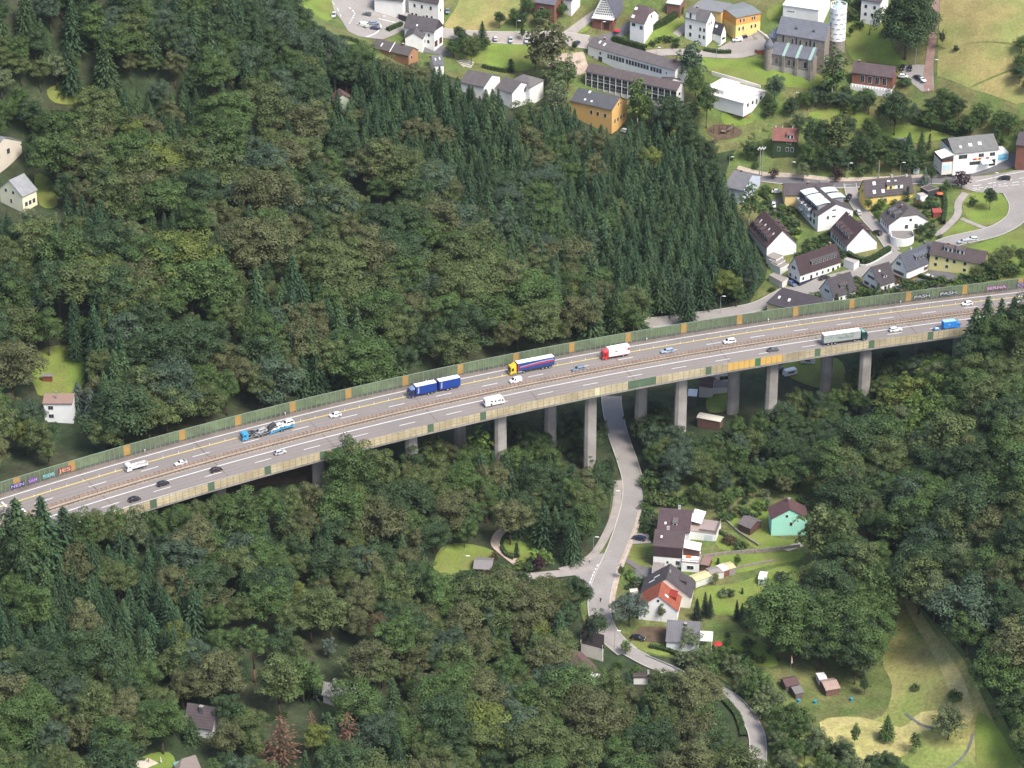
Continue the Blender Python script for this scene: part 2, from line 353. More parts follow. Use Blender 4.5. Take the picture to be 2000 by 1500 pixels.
# ------------------------------------------------------------ grass, fields and paved yards
def g(px, m, label, cat="grass", name=None, lift=0.05, smooth=True): return sheet(name or cat.replace(" ", "_"), px, M[m], label, cat, lift, smooth)
g([(1210,935),(1330,930),(1640,925),(1690,1010),(1760,1170),(1850,1230),(1930,1350),(2000,1480),(2030,1540),(1490,1540),(1500,1450),(1430,1340),(1310,1285),(1190,1270),(1130,1180),(1180,1060)], "rough_grass", "rough grass on the valley floor around the houses below the bridge", lift=0.03)
g([(1480,250),(1640,235),(1840,230),(2040,240),(2060,420),(2040,560),(1850,570),(1500,615),(1465,590),(1500,520),(1430,400),(1420,330)], "rough_grass", "rough grass between the houses of the village behind the bridge", lift=0.03)
g([(650,-40),(2080,-40),(2060,240),(1640,235),(1400,300),(1250,250),(1060,200),(880,150),(720,110),(640,60)], "rough_grass", "rough grass around the school, the church and the upper village", lift=0.03)
LAWN = [([(1395,1038),(1416,1040),(1454,1070),(1405,1074)], "small lawn beside the flat garage terrace below the bridge"),
([(1368,1084),(1480,1083),(1562,1078),(1562,1094),(1500,1106),(1440,1120),(1368,1112)], "long lawn in front of the dark garden wall"),
([(1362,1150),(1440,1140),(1520,1108),(1560,1114),(1545,1160),(1480,1182),(1440,1202),(1395,1202),(1362,1182)], "large lawn around the pale metal shed"),
([(1405,1000),(1500,984),(1498,1010),(1512,1050),(1566,1056),(1560,1068),(1480,1074),(1450,1050),(1402,1010)], "lawn around the mint green house"),
([(1420,1238),(1480,1246),(1520,1300),(1460,1296),(1420,1262)], "lawn below the red parasol"),
([(1236,1252),(1312,1264),(1300,1282),(1245,1268)], "narrow lawn below the dark car in front of the grey roofed bungalow"),
([(1230,1067),(1262,1067),(1258,1090),(1227,1087)], "square front lawn beside the valley road"),
([(1221,1090),(1256,1094),(1253,1106),(1218,1099)], "smaller front lawn just below the square one"),
([(860,1072),(905,1062),(962,1076),(960,1098),(905,1122),(848,1120)], "lawn beside the small hut left of the valley road"),
([(990,1052),(1032,1045),(1042,1080),(1012,1100),(985,1072)], "shaded lawn behind the curved hedge left of the valley road"),
([(1525,715),(1620,698),(1650,720),(1645,765),(1590,757),(1540,737)], "sunny lawn seen under the bridge between the piers"),
([(1380,782),(1400,764),(1428,768),(1424,800),(1385,806)], "small lawn under the bridge behind the open shed"),
([(1525,432),(1548,428),(1566,460),(1535,470)], "little lawn beside the trampoline"),
([(1880,386),(1915,374),(1955,380),(1979,405),(1960,431),(1922,441),(1888,426)], "oval traffic island lawn at the village junction"),
([(1868,437),(1884,430),(1922,448),(1838,469)], "triangular verge beside the oval traffic island"),
([(1888,488),(1950,464),(2060,436),(2060,545),(1960,550),(1935,520),(1905,503)], "overgrown green meadow right of the pale yellow house"),
([(1330,101),(1380,107),(1440,112),(1500,118),(1602,146),(1592,172),(1555,172),(1480,166),(1392,142),(1340,122)], "church lawn sloping down to a pale wall"),
([(1655,46),(1728,40),(1742,95),(1772,126),(1700,122),(1660,112)], "lawn between the church tower and the huge dark beech"),
([(905,119),(960,86),(1042,86),(1046,130),(1000,140),(945,126)], "park lawn below the parked cars in the upper village"),
([(560,-30),(640,-30),(652,4),(656,22),(640,42),(600,20)], "bright verge beside the curving road at the top"),
([(92,176),(130,164),(182,180),(166,202),(108,202)], "lawn in a clearing of the wood at upper left"),
([(68,342),(102,354),(112,402),(78,402)], "lawn right of the cream house at the left edge"),
([(70,690),(140,676),(162,700),(156,765),(74,772)], "shaded lawn behind the white house at the left"),
([(1700,262),(1760,245),(1850,262),(1830,275),(1740,282)], "garden lawn below the long clipped hedge"),
([(1580,222),(1650,212),(1720,240),(1660,252),(1600,244)], "garden lawn between the trees below the church"),
([(1410,222),(1462,215),(1470,240),(1420,246)], "play lawn above the wooden climbing frame"),
([(1245,80),(1330,30),(1330,70),(1300,84),(1262,96)], "sloping lawn beside the long hedge next to the white house"),
([(280,1478),(330,1470),(340,1500),(270,1505)], "small garden lawn at the bottom left edge"),
([(1115,50),(1145,38),(1150,58),(1110,70)], "small lawn in front of the tall triangular chapel"),
([(1500,20),(1540,6),(1550,25),(1505,40)], "green bank behind the orange kindergarten")]
for px, lb in LAWN: g(px, "lawn", lb, "lawn", lift=0.07)
g([(1756,1166),(1800,1190),(1842,1240),(1882,1290),(1922,1370),(1962,1460),(2000,1560),(1500,1560),(1560,1470),(1640,1420),(1722,1400),(1742,1340),(1722,1290),(1750,1230)], "valley_meadow", "dry yellowish meadow at the bottom right", "meadow", lift=0.07)
g([(1768,1172),(1800,1200),(1850,1275),(1885,1335),(1900,1400),(1878,1412),(1855,1352),(1820,1275),(1778,1205)], "cut_hay", "pale band of cut hay along the right side of the meadow", "hay", lift=0.10)
g([(1600,1412),(1680,1402),(1760,1422),(1800,1392),(1868,1392),(1878,1410),(1800,1432),(1770,1475),(1700,1492),(1640,1475)], "cut_hay", "pale patch of cut hay beside the little stream", "hay", lift=0.10)
g([(1912,1392),(1960,1440),(2010,1560),(1925,1560),(1905,1460)], "lawn", "bright green strip along the right side of the meadow", "grass", lift=0.11)
g([(1838,-40),(2080,-40),(2080,76),(1985,86),(1850,96),(1832,90),(1834,40)], "dry_meadow", "upper hay field at the top right", "field", lift=0.07, smooth=False)
g([(1832,100),(1985,90),(2080,80),(2080,125),(1975,136),(1890,172),(1830,150)], "dry_meadow", "middle hay field below the upper one at the right", "field", lift=0.07, smooth=False)
g([(1894,174),(1975,140),(2080,128),(2080,190),(1985,204),(1930,184)], "dry_meadow", "lower hay field above the trees at the right", "field", lift=0.07, smooth=False)
g([(868,54),(888,20),(930,-40),(1035,-40),(1022,8),(992,40),(962,58),(900,62)], "dry_meadow", "hay field behind the white houses at the top", "field", lift=0.07)
def yard(px, m, label, smooth=False): return sheet("yard", px, M[m], label, "yard", 0.10, smooth)
yard([(1872,366),(1886,346),(2080,312),(2080,408),(1975,378),(1905,376)], "asphalt", "wide asphalt junction in the village at the right edge")
yard([(640,-30),(725,-30),(792,30),(802,47),(780,64),(748,78),(700,72),(680,62),(668,42),(652,20)], "asphalt", "wide curved road junction at the top left of the village")
yard([(1398,98),(1430,80),(1484,58),(1502,92),(1470,110),(1430,114)], "asphalt", "asphalt parking yard beside the stone church")
yard([(1098,106),(1140,102),(1152,140),(1122,152),(1062,130)], "tan_gravel", "pinkish school yard beside the long white school block")
yard([(1756,131),(1790,127),(1822,128),(1824,178),(1800,180),(1770,156)], "asphalt", "parking yard beside the brick parish hall")
yard([(1252,634),(1262,622),(1330,616),(1345,632),(1270,642)], "pavement", "paved yard just behind the green noise barrier")
yard([(1840,338),(1880,328),(1975,300),(2010,305),(2010,318),(1890,346)], "dark_asphalt", "forecourt of the grey roofed shop")
yard([(1500,395),(1530,385),(1540,410),(1500,420)], "dark_asphalt", "paved drive beside the yellow houses")
yard([(1380,258),(1400,244),(1440,250),(1450,264),(1410,274)], "soil", "reddish bark ground of the playground", True)
yard([(1428,215),(1478,196),(1480,206),(1440,222)], "pale_paving", "pale paved terrace in front of the white flat school annex")
yard([(1455,82),(1478,60),(1500,70),(1480,78)], "pale_paving", "pale paved seating terrace beside the orange kindergarten")
yard([(1238,1045),(1265,1040),(1272,1062),(1235,1064)], "pavement", "paved parking bay beside the valley road with a dark blue estate car")
yard([(1255,1108),(1285,1112),(1282,1160),(1245,1160),(1222,1120)], "dark_asphalt", "dark paved drive in front of the dark gabled house")
yard([(1250,1225),(1305,1225),(1310,1258),(1230,1252)], "soil", "bare earth drive under the blue cedar")
yard([(780,95),(820,88),(890,92),(880,112),(845,106)], "dark_asphalt", "dark paved yard below the white house with a dark roof at the top")
yard([(1790,545),(1830,520),(1870,540),(1830,575),(1780,575)], "dark_asphalt", "dark paved yard between the white house and the noise barrier")
yard([(1530,566),(1590,545),(1690,520),(1750,490),(1772,500),(1700,535),(1640,560),(1560,580)], "asphalt", "village lane behind the small white houses")
yard([(255,1490),(290,1482),(310,1492),(280,1505)], "pale_paving", "pale square patio with a closed parasol at the bottom left")
yard([(1525,1072),(1560,1060),(1570,1068),(1540,1078)], "pale_paving", "small pinkish terrace beside the mint green house")
yard([(600,860),(700,850),(740,900),(640,945),(590,930)], "soil", "bare reddish earth in the shade under the bridge")
yard([(470,900),(600,880),(600,940),(470,955)], "soil", "bare earth under the low left part of the bridge")
# ------------------------------------------------------------ roads and paths
vr = road([(1194,775),(1196,800),(1207,850),(1226,905),(1236,945),(1234,985),(1222,1030),(1206,1075),(1188,1115),(1172,1160),(1172,1205),(1192,1245),(1225,1275)], 6.6, "curving valley road that passes under the bridge", n=10)
road([(1215,1266),(1262,1292),(1300,1308),(1350,1332),(1400,1353),(1440,1376),(1466,1410),(1480,1450),(1478,1540)], 4.6, "lower bending part of the valley road", n=10)
yard([(1150,1085),(1200,1080),(1190,1160),(1165,1170),(1135,1140),(1118,1118)], "asphalt", "widened junction of the valley road")
strip("pavement", [(1208,940),(1202,1000),(1184,1046),(1160,1084),(1130,1104),(1095,1116)], 2.8, M["pavement"], "brownish pavement along the left side of the valley road", "pavement", lift=0.2)
strip("pavement", [(1255,985),(1243,1030),(1226,1075),(1208,1120),(1196,1170),(1196,1200)], 1.8, M["tan_gravel"], "narrow pale pavement along the right side of the valley road", "pavement", lift=0.2)
strip("road_marking", [(1168,1104),(1158,1125),(1150,1146)], 0.35, M["mark_white"], "broken white line across the valley road junction", "road marking", lift=0.16, n=14, dash=(1.2, 0.9))
road([(1160,1112),(1110,1120),(1070,1124),(1030,1128)], 4.0, "side lane left of the valley road", "pavement", kerb=False, n=6)
road([(1012,1104),(988,1085),(968,1066),(972,1048),(985,1035)], 3.0, "curved garden drive behind the small hut", "tan_gravel", kerb=False, name="path", cat="path")
road([(1270,632),(1350,622),(1420,612),(1478,600),(1520,580),(1545,566)], 6.0, "lane joining the village behind the noise barrier", n=6)
road([(1440,335),(1520,350),(1600,357),(1680,358),(1760,354),(1830,352),(1885,354)], 5.5, "village through road behind the yellow houses", "dark_asphalt")
strip("pavement", [(1440,329),(1520,344),(1600,350),(1680,352),(1760,348),(1850,345)], 2.0, M["tan_gravel"], "pale pavement beside the village through road", "pavement", lift=0.2)
road([(1745,492),(1722,458),(1695,428),(1675,402),(1664,380),(1660,360)], 4.5, "narrow lane between the white terraces", n=6)
road([(1980,374),(1992,400),(1984,428),(1945,452),(1890,466),(1850,476),(1815,494)], 8.0, "loop road around the oval traffic island")
road([(1984,428),(2040,425)], 7.0, "road leaving the loop at the right edge", kerb=False)
road([(1886,378),(1872,398),(1870,420),(1852,442),(1828,462)], 3.0, "footpath left of the oval traffic island", "pavement", kerb=False, name="path", cat="path")
road([(1878,428),(1910,442),(1942,452)], 2.0, "footpath between the two verges", "pavement", kerb=False, name="path", cat="path")
road([(785,52),(840,62),(900,70),(960,74),(1040,76),(1100,77),(1150,84)], 6.5, "pale village road beside the parked cars", "pavement")
road([(1085,84),(1120,60),(1152,36),(1190,10)], 4.0, "pale drive beside the triangular chapel", "pavement", kerb=False)
road([(1150,84),(1190,74),(1215,62),(1235,48)], 4.5, "drive between the chapel and the white house", "dark_asphalt", kerb=False)
road([(1262,106),(1330,103),(1390,108),(1440,110),(1470,104)], 4.0, "church drive above the long school block", "pavement", kerb=False)
road([(1320,70),(1345,48),(1362,30)], 3.5, "short drive left of the tall white house", "pavement", kerb=False)
road([(1815,180),(1812,150),(1818,100),(1824,50),(1828,-20)], 3.5, "track beside the huge dark beech", "paving_red", kerb=False, name="path", cat="path")
road([(1376,300),(1385,285),(1405,270)], 1.8, "trodden path to the playground", "soil", kerb=False, name="path", cat="path")
for px, lb in (([(1768,1395),(1785,1408),(1800,1418),(1822,1424)], "short bright bend of stream in the cut meadow"), ([(1900,1435),(1892,1462),(1875,1486),(1845,1508)], "narrow stream beside the round willow at the bottom right")):
    strip("stream", px, 0.8, M["water"], lb, "stream", lift=0.14)
# markings of the village junctions
mk = lambda px, lb, wd=0.25, dash=None: strip("road_marking", px, wd, M["mark_white"], lb, "road marking", lift=0.2, n=14, dash=dash)
mk([(1905,356),(1960,344),(2040,330)], "upper white edge line of the village junction")
mk([(1898,374),(1950,366),(2040,358)], "lower white edge line of the village junction", dash=(3, 2))
mk([(1900,365),(1960,355),(2040,344)], "broken white centre line of the village junction", dash=(3, 3))
mk([(1900,370),(1960,361),(2040,351)], "broken white turning line of the village junction", dash=(1.2, 1.2))
mk([(682,16),(692,26),(690,34),(682,48)], "dashed curve in the road junction at the top left", 0.5, (1.2, 1.0))
mk([(648,4),(660,20),(668,38)], "thin dashed line on the road at the top left edge", 0.25, (2.5, 2.5))
mk([(715,74),(735,66),(744,54),(740,46)], "solid white curve around the parked van at the top left", 0.5)
mk([(740,38),(755,42),(772,46)], "white stop line on the village road at the top left", 0.5)
# ------------------------------------------------------------ the motorway bridge
XS = [x * 1.0 for x in range(-236, 262, 4)]
def along(mb, d0, d1, z0, z1, xs=None, mi=0, top=True, sides=True, bottom=False):
    xs = xs or XS
    for a, b in zip(xs[:-1], xs[1:]):
        A0, _ = axis(a, d0, z1); B0, _ = axis(b, d0, z1); A1, _ = axis(a, d1, z1); B1, _ = axis(b, d1, z1)
        lo = lambda p: Vector((p.x, p.y, z0))
        if top: mb.face([A1, B1, B0, A0], mi)
        if bottom: mb.face([lo(A0), lo(B0), lo(B1), lo(A1)], mi)
        if sides: mb.face([lo(A1), lo(B1), B1, A1], mi); mb.face([lo(B0), lo(A0), A0, B0], mi)
P_END = 29.0
mat("road_top", (0.235, 0.207, 0.190), rough=0.95, var=0.06, scale=0.06, fine=0.07, fscale=1.2, world=True, col2=(0.205, 0.185, 0.172), scale2=0.03)
mat("road_shoulder", (0.20, 0.18, 0.17), rough=0.95, var=0.08, scale=0.08, fine=0.08, fscale=1.2, world=True)
mat("median_fill", (0.36, 0.29, 0.22), rough=0.95, var=0.15, scale=0.3, fine=0.12, fscale=2, world=True)
mat("gutter_dirt", (0.16, 0.13, 0.11), rough=1.0, var=0.3, scale=0.2, fine=0.2, fscale=1.5, world=True)
bridge = tag(empty("motorway_bridge", (0, 0, 0)), "long curved concrete motorway viaduct on tall octagonal piers crossing the valley", "bridge")
mb = MB(); along(mb, -3.4, P_END - 0.15, DECK - 0.9, DECK - 0.02, bottom=True); mb.build("deck", M["concrete"], bridge)
mb = MB(); along(mb, 1.5, 7.5, DECK - 2.6, DECK - 0.9, top=False, bottom=True); mb.build("girder", M["concrete"], bridge)
mb = MB(); along(mb, 20, 26.0, DECK - 2.6, DECK - 0.9, top=False, bottom=True); mb.build("girder", M["concrete"], bridge)
mb = MB(); along(mb, P_END - 0.15, P_END + 0.12, DECK - 0.75, DECK - 0.05, bottom=True); mb.build("edge_beam", M["concrete"], bridge)
for d0, d1, m in ((-2.0, 3.6, "road_shoulder"), (3.6, 11.9, "road_top"), (14.6, P_END - 0.15, "road_top")):
    mb = MB(); along(mb, d0, d1, 0, DECK + 0.01, sides=False); mb.build("carriageway", M[m], bridge)
mb = MB(); along(mb, 11.9, 14.6, DECK - 0.1, DECK + 0.10); mb.build("median_strip", M["median_fill"], bridge)
mb = MB(); along(mb, -2.9, -0.9, 0, DECK + 0.03, sides=False); mb.build("gutter", M["gutter_dirt"], bridge)
mat("tyre_track", (0.205, 0.18, 0.165), rough=0.95, var=0.08, scale=0.1, world=True)
for d in (4.9, 6.6, 9.0, 10.7, 18.1, 19.8, 21.9, 23.6):
    mb = MB(); along(mb, d - 0.32, d + 0.32, 0, DECK + 0.016, sides=False); mb.build("tyre_track", M["tyre_track"], bridge)
for i in range(13):
    mb = MB(); x_ = -205 + i * 34.0; along(mb, -2.0, 11.8, 0, DECK + 0.02, sides=False, xs=[x_, x_ + 0.35]); along(mb, 14.7, P_END - 0.2, 0, DECK + 0.02, sides=False, xs=[x_, x_ + 0.35]); mb.build("expansion_joint", M["gutter_dirt"], bridge)
for d, wd, m in ((0.0, 0.30, "mark_white"), (3.8, 0.34, "mark_yellow"), (17.0, 0.32, "mark_white"), (24.6, 0.3, "mark_white")):
    mb = MB(); along(mb, d - wd / 2, d + wd / 2, 0, DECK + 0.022, sides=False, xs=[x * 1.0 for x in range(-236, 262, 2)]); mb.build("edge_line", M[m], bridge)
def dashes(d, wd, x0, per, ln, m):
    x = x0
    while x < 250:
        mb = MB(); along(mb, d - wd / 2, d + wd / 2, 0, DECK + 0.022, sides=False, xs=[x, x + ln / 2, x + ln]); x += per
        mb.build("lane_dash", M[m], bridge)
_x, _d = axis_u(296, 916); dashes(7.85, 0.24, _x - 3 - 15.6 * 8, 15.6, 5.2, "mark_white")
_x, _d = axis_u(320, 955); dashes(20.9, 0.24, _x - 3 - 15.6 * 8, 15.6, 5.2, "mark_white")
for u, v in ((8, 985), (48, 998)):
    x, d = axis_u(u, v); mb = MB()
    along(mb, d - 1.6, d + 1.6, 0, DECK + 0.024, sides=False, xs=[x - 0.25, x + 0.25]); mb.build("cross_line", M["mark_white"], bridge)
def pier(u, d, rad=2.25):
    x = at(u, 800, 24).x
    for _ in range(5):                                   # find the axis station whose offset point is seen at column u
        p, h = axis(x, d, 24); x += (u - proj(p)[0]) / proj(p)[2]
    p, h = axis(x, d, 0); gz = ground(p.x, p.y); mb = MB(); top = DECK - 2.6
    a, b = 2.1, 1.25; c = 0.85
    prof = [(-a, -b + c), (-a + c, -b), (a - c, -b), (a, -b + c), (a, b - c), (a - c, b), (-a + c, b), (-a, b - c)]
    e = Matrix.Rotation(h, 3, 'Z')
    rings = []
    for z, k in ((gz - 3, 1.06), (top, 1.0)):
        rings.append([tuple(e @ Vector((q[0] * k, q[1] * k, 0)) + Vector((p.x, p.y, z))) for q in prof])
    for i in range(8):
        j = (i + 1) % 8; mb.face([rings[0][i], rings[0][j], rings[1][j], rings[1][i]])
    mb.face(rings[1]); return mb.build("pier", M["concrete"], bridge)
for u in (430, 622, 803, 977, 1153, 1330, 1508, 1690, 1872): pier(u, 24.0)
for u in (345, 530, 716, 897, 1075, 1253, 1435, 1617, 1800, 1990): pier(u, 8.0)
# ---- far noise barrier: green boards with amber boards every eleventh bay
nb = tag(empty("noise_barrier", (0, 0, 0)), "tall green noise barrier with amber bays along the far side of the motorway", "noise barrier")
BZ0, BZ1, BD = DECK + 0.0, DECK + 4.1, -2.75
mat("board_green", (0.13, 0.175, 0.095), rough=0.75, var=0.22, scale=0.10, fine=0.16, fscale=0.7, world=True, col2=(0.105, 0.13, 0.08), scale2=0.08, mixlo=0.46, mixhi=0.56)
mat("board_amber", (0.36, 0.22, 0.07), rough=0.75, var=0.15, scale=0.3, fine=0.1, fscale=2, world=True)
mat("board_dark", (0.09, 0.10, 0.085), rough=0.9, var=0.25, scale=0.2, fine=0.2, fscale=1.5, world=True)
mat("post_grey", (0.20, 0.25, 0.18), rough=0.6, var=0.1, world=True)
amber_u = [(-43, 960), (33, 935), (142.5, 905), (248, 872), (357, 843), (466.5, 815), (572, 787), (679.5, 760), (789, 733), (895, 709), (1003, 686), (1110.5, 664), (1219.5, 643), (1327.5, 624), (1435, 606), (1545, 590), (1654, 574), (1763.5, 559), (1873, 545), (1981, 532), (2090, 518)]
ax_ = [axis_u(u, v + 9, DECK + 2)[0] for u, v in amber_u]
posts = []
def wall_run(mb, x0, x1, z0, z1, d=BD, th=0.14, n=6):
    along(mb, d - th / 2, d + th / 2, z0, z1, xs=[x0 + (x1 - x0) * i / n for i in range(n + 1)])
for i, x in enumerate(ax_):
    hw = 1.0; nxt = ax_[i + 1] if i + 1 < len(ax_) else None
    mb = MB(); wall_run(mb, x - hw, x + hw, BZ0 + 0.45, BZ1, n=1); mb.build("amber_panel", M["board_amber"], nb)
    posts += [x - hw, x + hw]
    if nxt is not None:
        mb = MB(); wall_run(mb, x + hw, nxt - hw, BZ0 + 0.95, BZ1); mb.build("green_panel", M["board_green"], nb)
        mb = MB(); wall_run(mb, x + hw, nxt - hw, BZ0, BZ0 + 0.95, th=0.3); mb.build("plinth_panel", M["board_dark"], nb)
        n = 9 if i else 7
        for q in range(1, n + 1): posts.append(x + hw + (nxt - 2 * hw - x) * q / (n + 1))
mb = MB(); along(mb, BD - 0.12, BD + 0.12, BZ1, BZ1 + 0.12, xs=XS); mb.build("top_rail", M["post_grey"], nb)
posts.sort(key=lambda x: abs(x + 40)); pm = {}
bm_ = MB(); bm_.box(-0.06, 0.06, -0.2, 0.02, BZ0, BZ1 + 0.05); bm_.box(-0.07, 0.07, -0.55, -0.28, BZ0, BZ0 + 0.9, taper=(0, 0, 0.24, 0)); pme = bm_.mesh("post", M["post_grey"])
rest = MB()
for i, x in enumerate(posts):
    p, h = axis(x, BD, 0)
    if i < 100: link("post", pme, nb, (p.x, p.y, 0), (0, 0, h))
    else: rest.box(-0.06, 0.06, -0.2, 0.02, BZ0, BZ1 + 0.05, M=Matrix.Translation((p.x, p.y, 0)) @ Matrix.Rotation(h, 4, 'Z'))
rest.build("posts", M["post_grey"], nb, kind="stuff")
# ---- near side wind screen: cream translucent-looking boards with green bays
ws = tag(empty("wind_screen", (0, 0, 0)), "low wind screen of cream, yellow and green boards along the near bridge edge", "wind screen")
mat("board_cream", (0.47, 0.405, 0.265), rough=0.6, var=0.16, scale=0.12, fine=0.16, fscale=0.9, world=True, col2=(0.36, 0.30, 0.19), scale2=0.09)
mat("board_yellow", (0.60, 0.38, 0.11), rough=0.55, var=0.08, scale=0.3, world=True)
mat("board_fresh", (0.06, 0.17, 0.075), rough=0.6, var=0.15, scale=0.3, world=True)
mat("board_green2", (0.085, 0.14, 0.085), rough=0.65, var=0.18, scale=0.25, world=True)
mat("board_pale", (0.60, 0.56, 0.36), rough=0.6, var=0.08, world=True)
WZ0, WZ1 = DECK - 0.05, DECK + 3.0
def xs_at(u, v): return axis_u(u, v, DECK + 1.4)[0]
line = lambda u: float(np.interp(u, [100, 340, 440, 600, 800, 1000, 1200, 1400, 1600, 1840, 2000], [1040, 973, 941, 897, 845, 801, 759, 720, 687, 653, 632]))
x0s = xs_at(150, line(150)); W_ = 1.97; k = 0
greens = [(305, 1), (412, 1), (522, 1), (625, 1), (655, 2), (840, 1), (945, 1), (1162, 0), (1253, 5), (1381, 1), (1485, 3), (1598, 1), (1707, 1), (1818, 1)]
gx = [(xs_at(u, line(u)), n) for u, n in greens]
yel = (xs_at(1426, line(1426)), xs_at(1525, line(1525)))
x = x0s - 30; end = 235; panels = []
while x < end:
    c = x + W_ / 2; kind_ = "board_cream"
    if yel[0] < c < yel[1]: kind_ = "board_yellow"
    for q, n in gx:
        wd = {0: 0.5, 1: 0.5, 2: 1.0, 3: 0.5, 5: 2.6}[n] * W_
        if abs(c - q) < wd: kind_ = {0: "board_pale", 3: "board_fresh"}.get(n, "board_green2")
    panels.append((x, kind_)); x += W_
run = None; scr = MB(); npart = 0
names = {"board_cream": "cream_panel", "board_yellow": "yellow_panel", "board_green2": "green_panel", "board_fresh": "green_panel", "board_pale": "pale_panel"}
i = 0; rng = random.Random(3)
while i < len(panels):                                  # neighbouring bays of one colour make one board run between two posts of another colour
    j = i
    while j + 1 < len(panels) and panels[j + 1][1] == panels[i][1] and j - i < 3: j += 1
    mb = MB()
    for q in range(i, j + 1):
        xa = panels[q][0]; o = rng.uniform(-0.012, 0.012)
        along(mb, P_END + 0.14 + o, P_END + 0.22 + o, WZ0, WZ1 - 0.08, xs=[xa + 0.05, xa + W_ - 0.05], bottom=True)
    mb.build(names[panels[i][1]], M[panels[i][1]], ws); i = j + 1
fr = MB(); dk = MB()
for q, (xa, kd) in enumerate(panels):
    along(dk, P_END + 0.16, P_END + 0.27, WZ0 - 0.3, WZ1, xs=[xa - 0.05, xa + 0.05])
    if kd == "board_cream":
        along(dk, P_END + 0.2, P_END + 0.25, WZ0 + 1.0, WZ0 + 1.05, xs=[xa + 0.08, xa + W_ - 0.08]); along(dk, P_END + 0.2, P_END + 0.25, WZ0 + 2.0, WZ0 + 2.05, xs=[xa + 0.08, xa + W_ - 0.08])
along(fr, P_END + 0.08, P_END + 0.26, WZ1 - 0.08, WZ1 + 0.04, xs=[p[0] for p in panels]); fr.build("top_rail", M["concrete"], ws)
mat("frame_brown", (0.20, 0.16, 0.10), rough=0.8, var=0.2, world=True); dk.build("frame", M["frame_brown"], ws)
# ---- crash barriers in the middle
mat("rail_steel", (0.16, 0.135, 0.12), rough=0.6, var=0.15, scale=0.3, world=True, metal=0.2)
mat("rail_rust", (0.33, 0.24, 0.19), rough=0.8, var=0.2, scale=0.3, world=True)
for d, lb, both in ((12.35, "steel crash barrier with long post row on the far side of the central strip", True), (14.35, "dark steel crash barrier on the near side of the central strip", False)):
    cb = tag(empty("crash_barrier", (0, 0, 0)), lb, "crash barrier")
    mb = MB(); along(mb, d - 0.05, d + 0.05, DECK + 0.5, DECK + 0.82, bottom=True)
    if both: along(mb, d - 0.75, d - 0.65, DECK + 0.5, DECK + 0.78, bottom=True)
    mb.build("rail", M["rail_rust" if both else "rail_steel"], cb)
    pmb = MB(); pmb.box(-0.07, 0.07, -0.07, 0.07, DECK, DECK + 0.75)
    if both: pmb.box(-0.07, 0.07, -0.05, 0.8, DECK + 0.72, DECK + 0.88)
    pme = pmb.mesh("post", M["rail_steel"]); rest = MB()
    st = [x * 1.32 for x in range(-175, 180)]; st.sort(key=lambda x: abs(x + 30))
    for i, x in enumerate(st):
        p, h = axis(x, d, 0)
        if i < 100: link("post", pme, cb, (p.x, p.y, 0), (0, 0, h))
        else:
            Mx = Matrix.Translation((p.x, p.y, 0)) @ Matrix.Rotation(h, 4, 'Z')
            rest.box(-0.07, 0.07, -0.07, 0.07, DECK, DECK + 0.75, M=Mx)
            if both: rest.box(-0.07, 0.07, -0.05, 0.8, DECK + 0.72, DECK + 0.88, M=Mx)
    rest.build("posts", M["rail_steel"], cb, kind="stuff")
# ---- short yellow-white marker posts on the yellow line
mp = MB(); mp.box(-0.2, 0.2, -0.1, 0.1, 0, 0.07); mp.box(-0.05, 0.05, -0.04, 0.04, 0.07, 0.8)
mpm = mp.mesh("marker_post", M["mark_white"], bevel=0.02)
xq = axis_u(317, 893)[0] - 4.75 * 16
while xq < 215:
    p, h = axis(xq, 3.75, DECK + 0.02)
    tag(link("marker_post", mpm, None, p, (0, 0, h)), "short white marker post standing on the yellow line of the motorway", "marker post", "marker posts on the yellow motorway line"); xq += 4.75
# ---- roadside white reflector lamps at the foot of the barrier
rl = MB(); rl.box(-0.05, 0.05, -0.05, 0.05, 0, 0.9); rl.box(-0.16, 0.16, -0.1, 0.1, 0.9, 1.25); rlm = rl.mesh("reflector_post", M["mark_white"], bevel=0.03)
for u, v, lb in ((282.5, 879, "above the white flatbed lorry"), (557, 807, "above the car transporter"), (831, 742, "beside the blue lorry with trailer"), (1263, 661, "right of the red and white lorry"), (1500, 623, "above the open dark car"), (1758.5, 588, "left of the first white graffiti")):
    x, d = axis_u(u, v, DECK + 1); p, h = axis(x, -1.9, DECK + 0.03)
    tag(link("reflector_post", rlm, None, p, (0, 0, h)), "small white reflector post below the noise barrier " + lb, "reflector post")
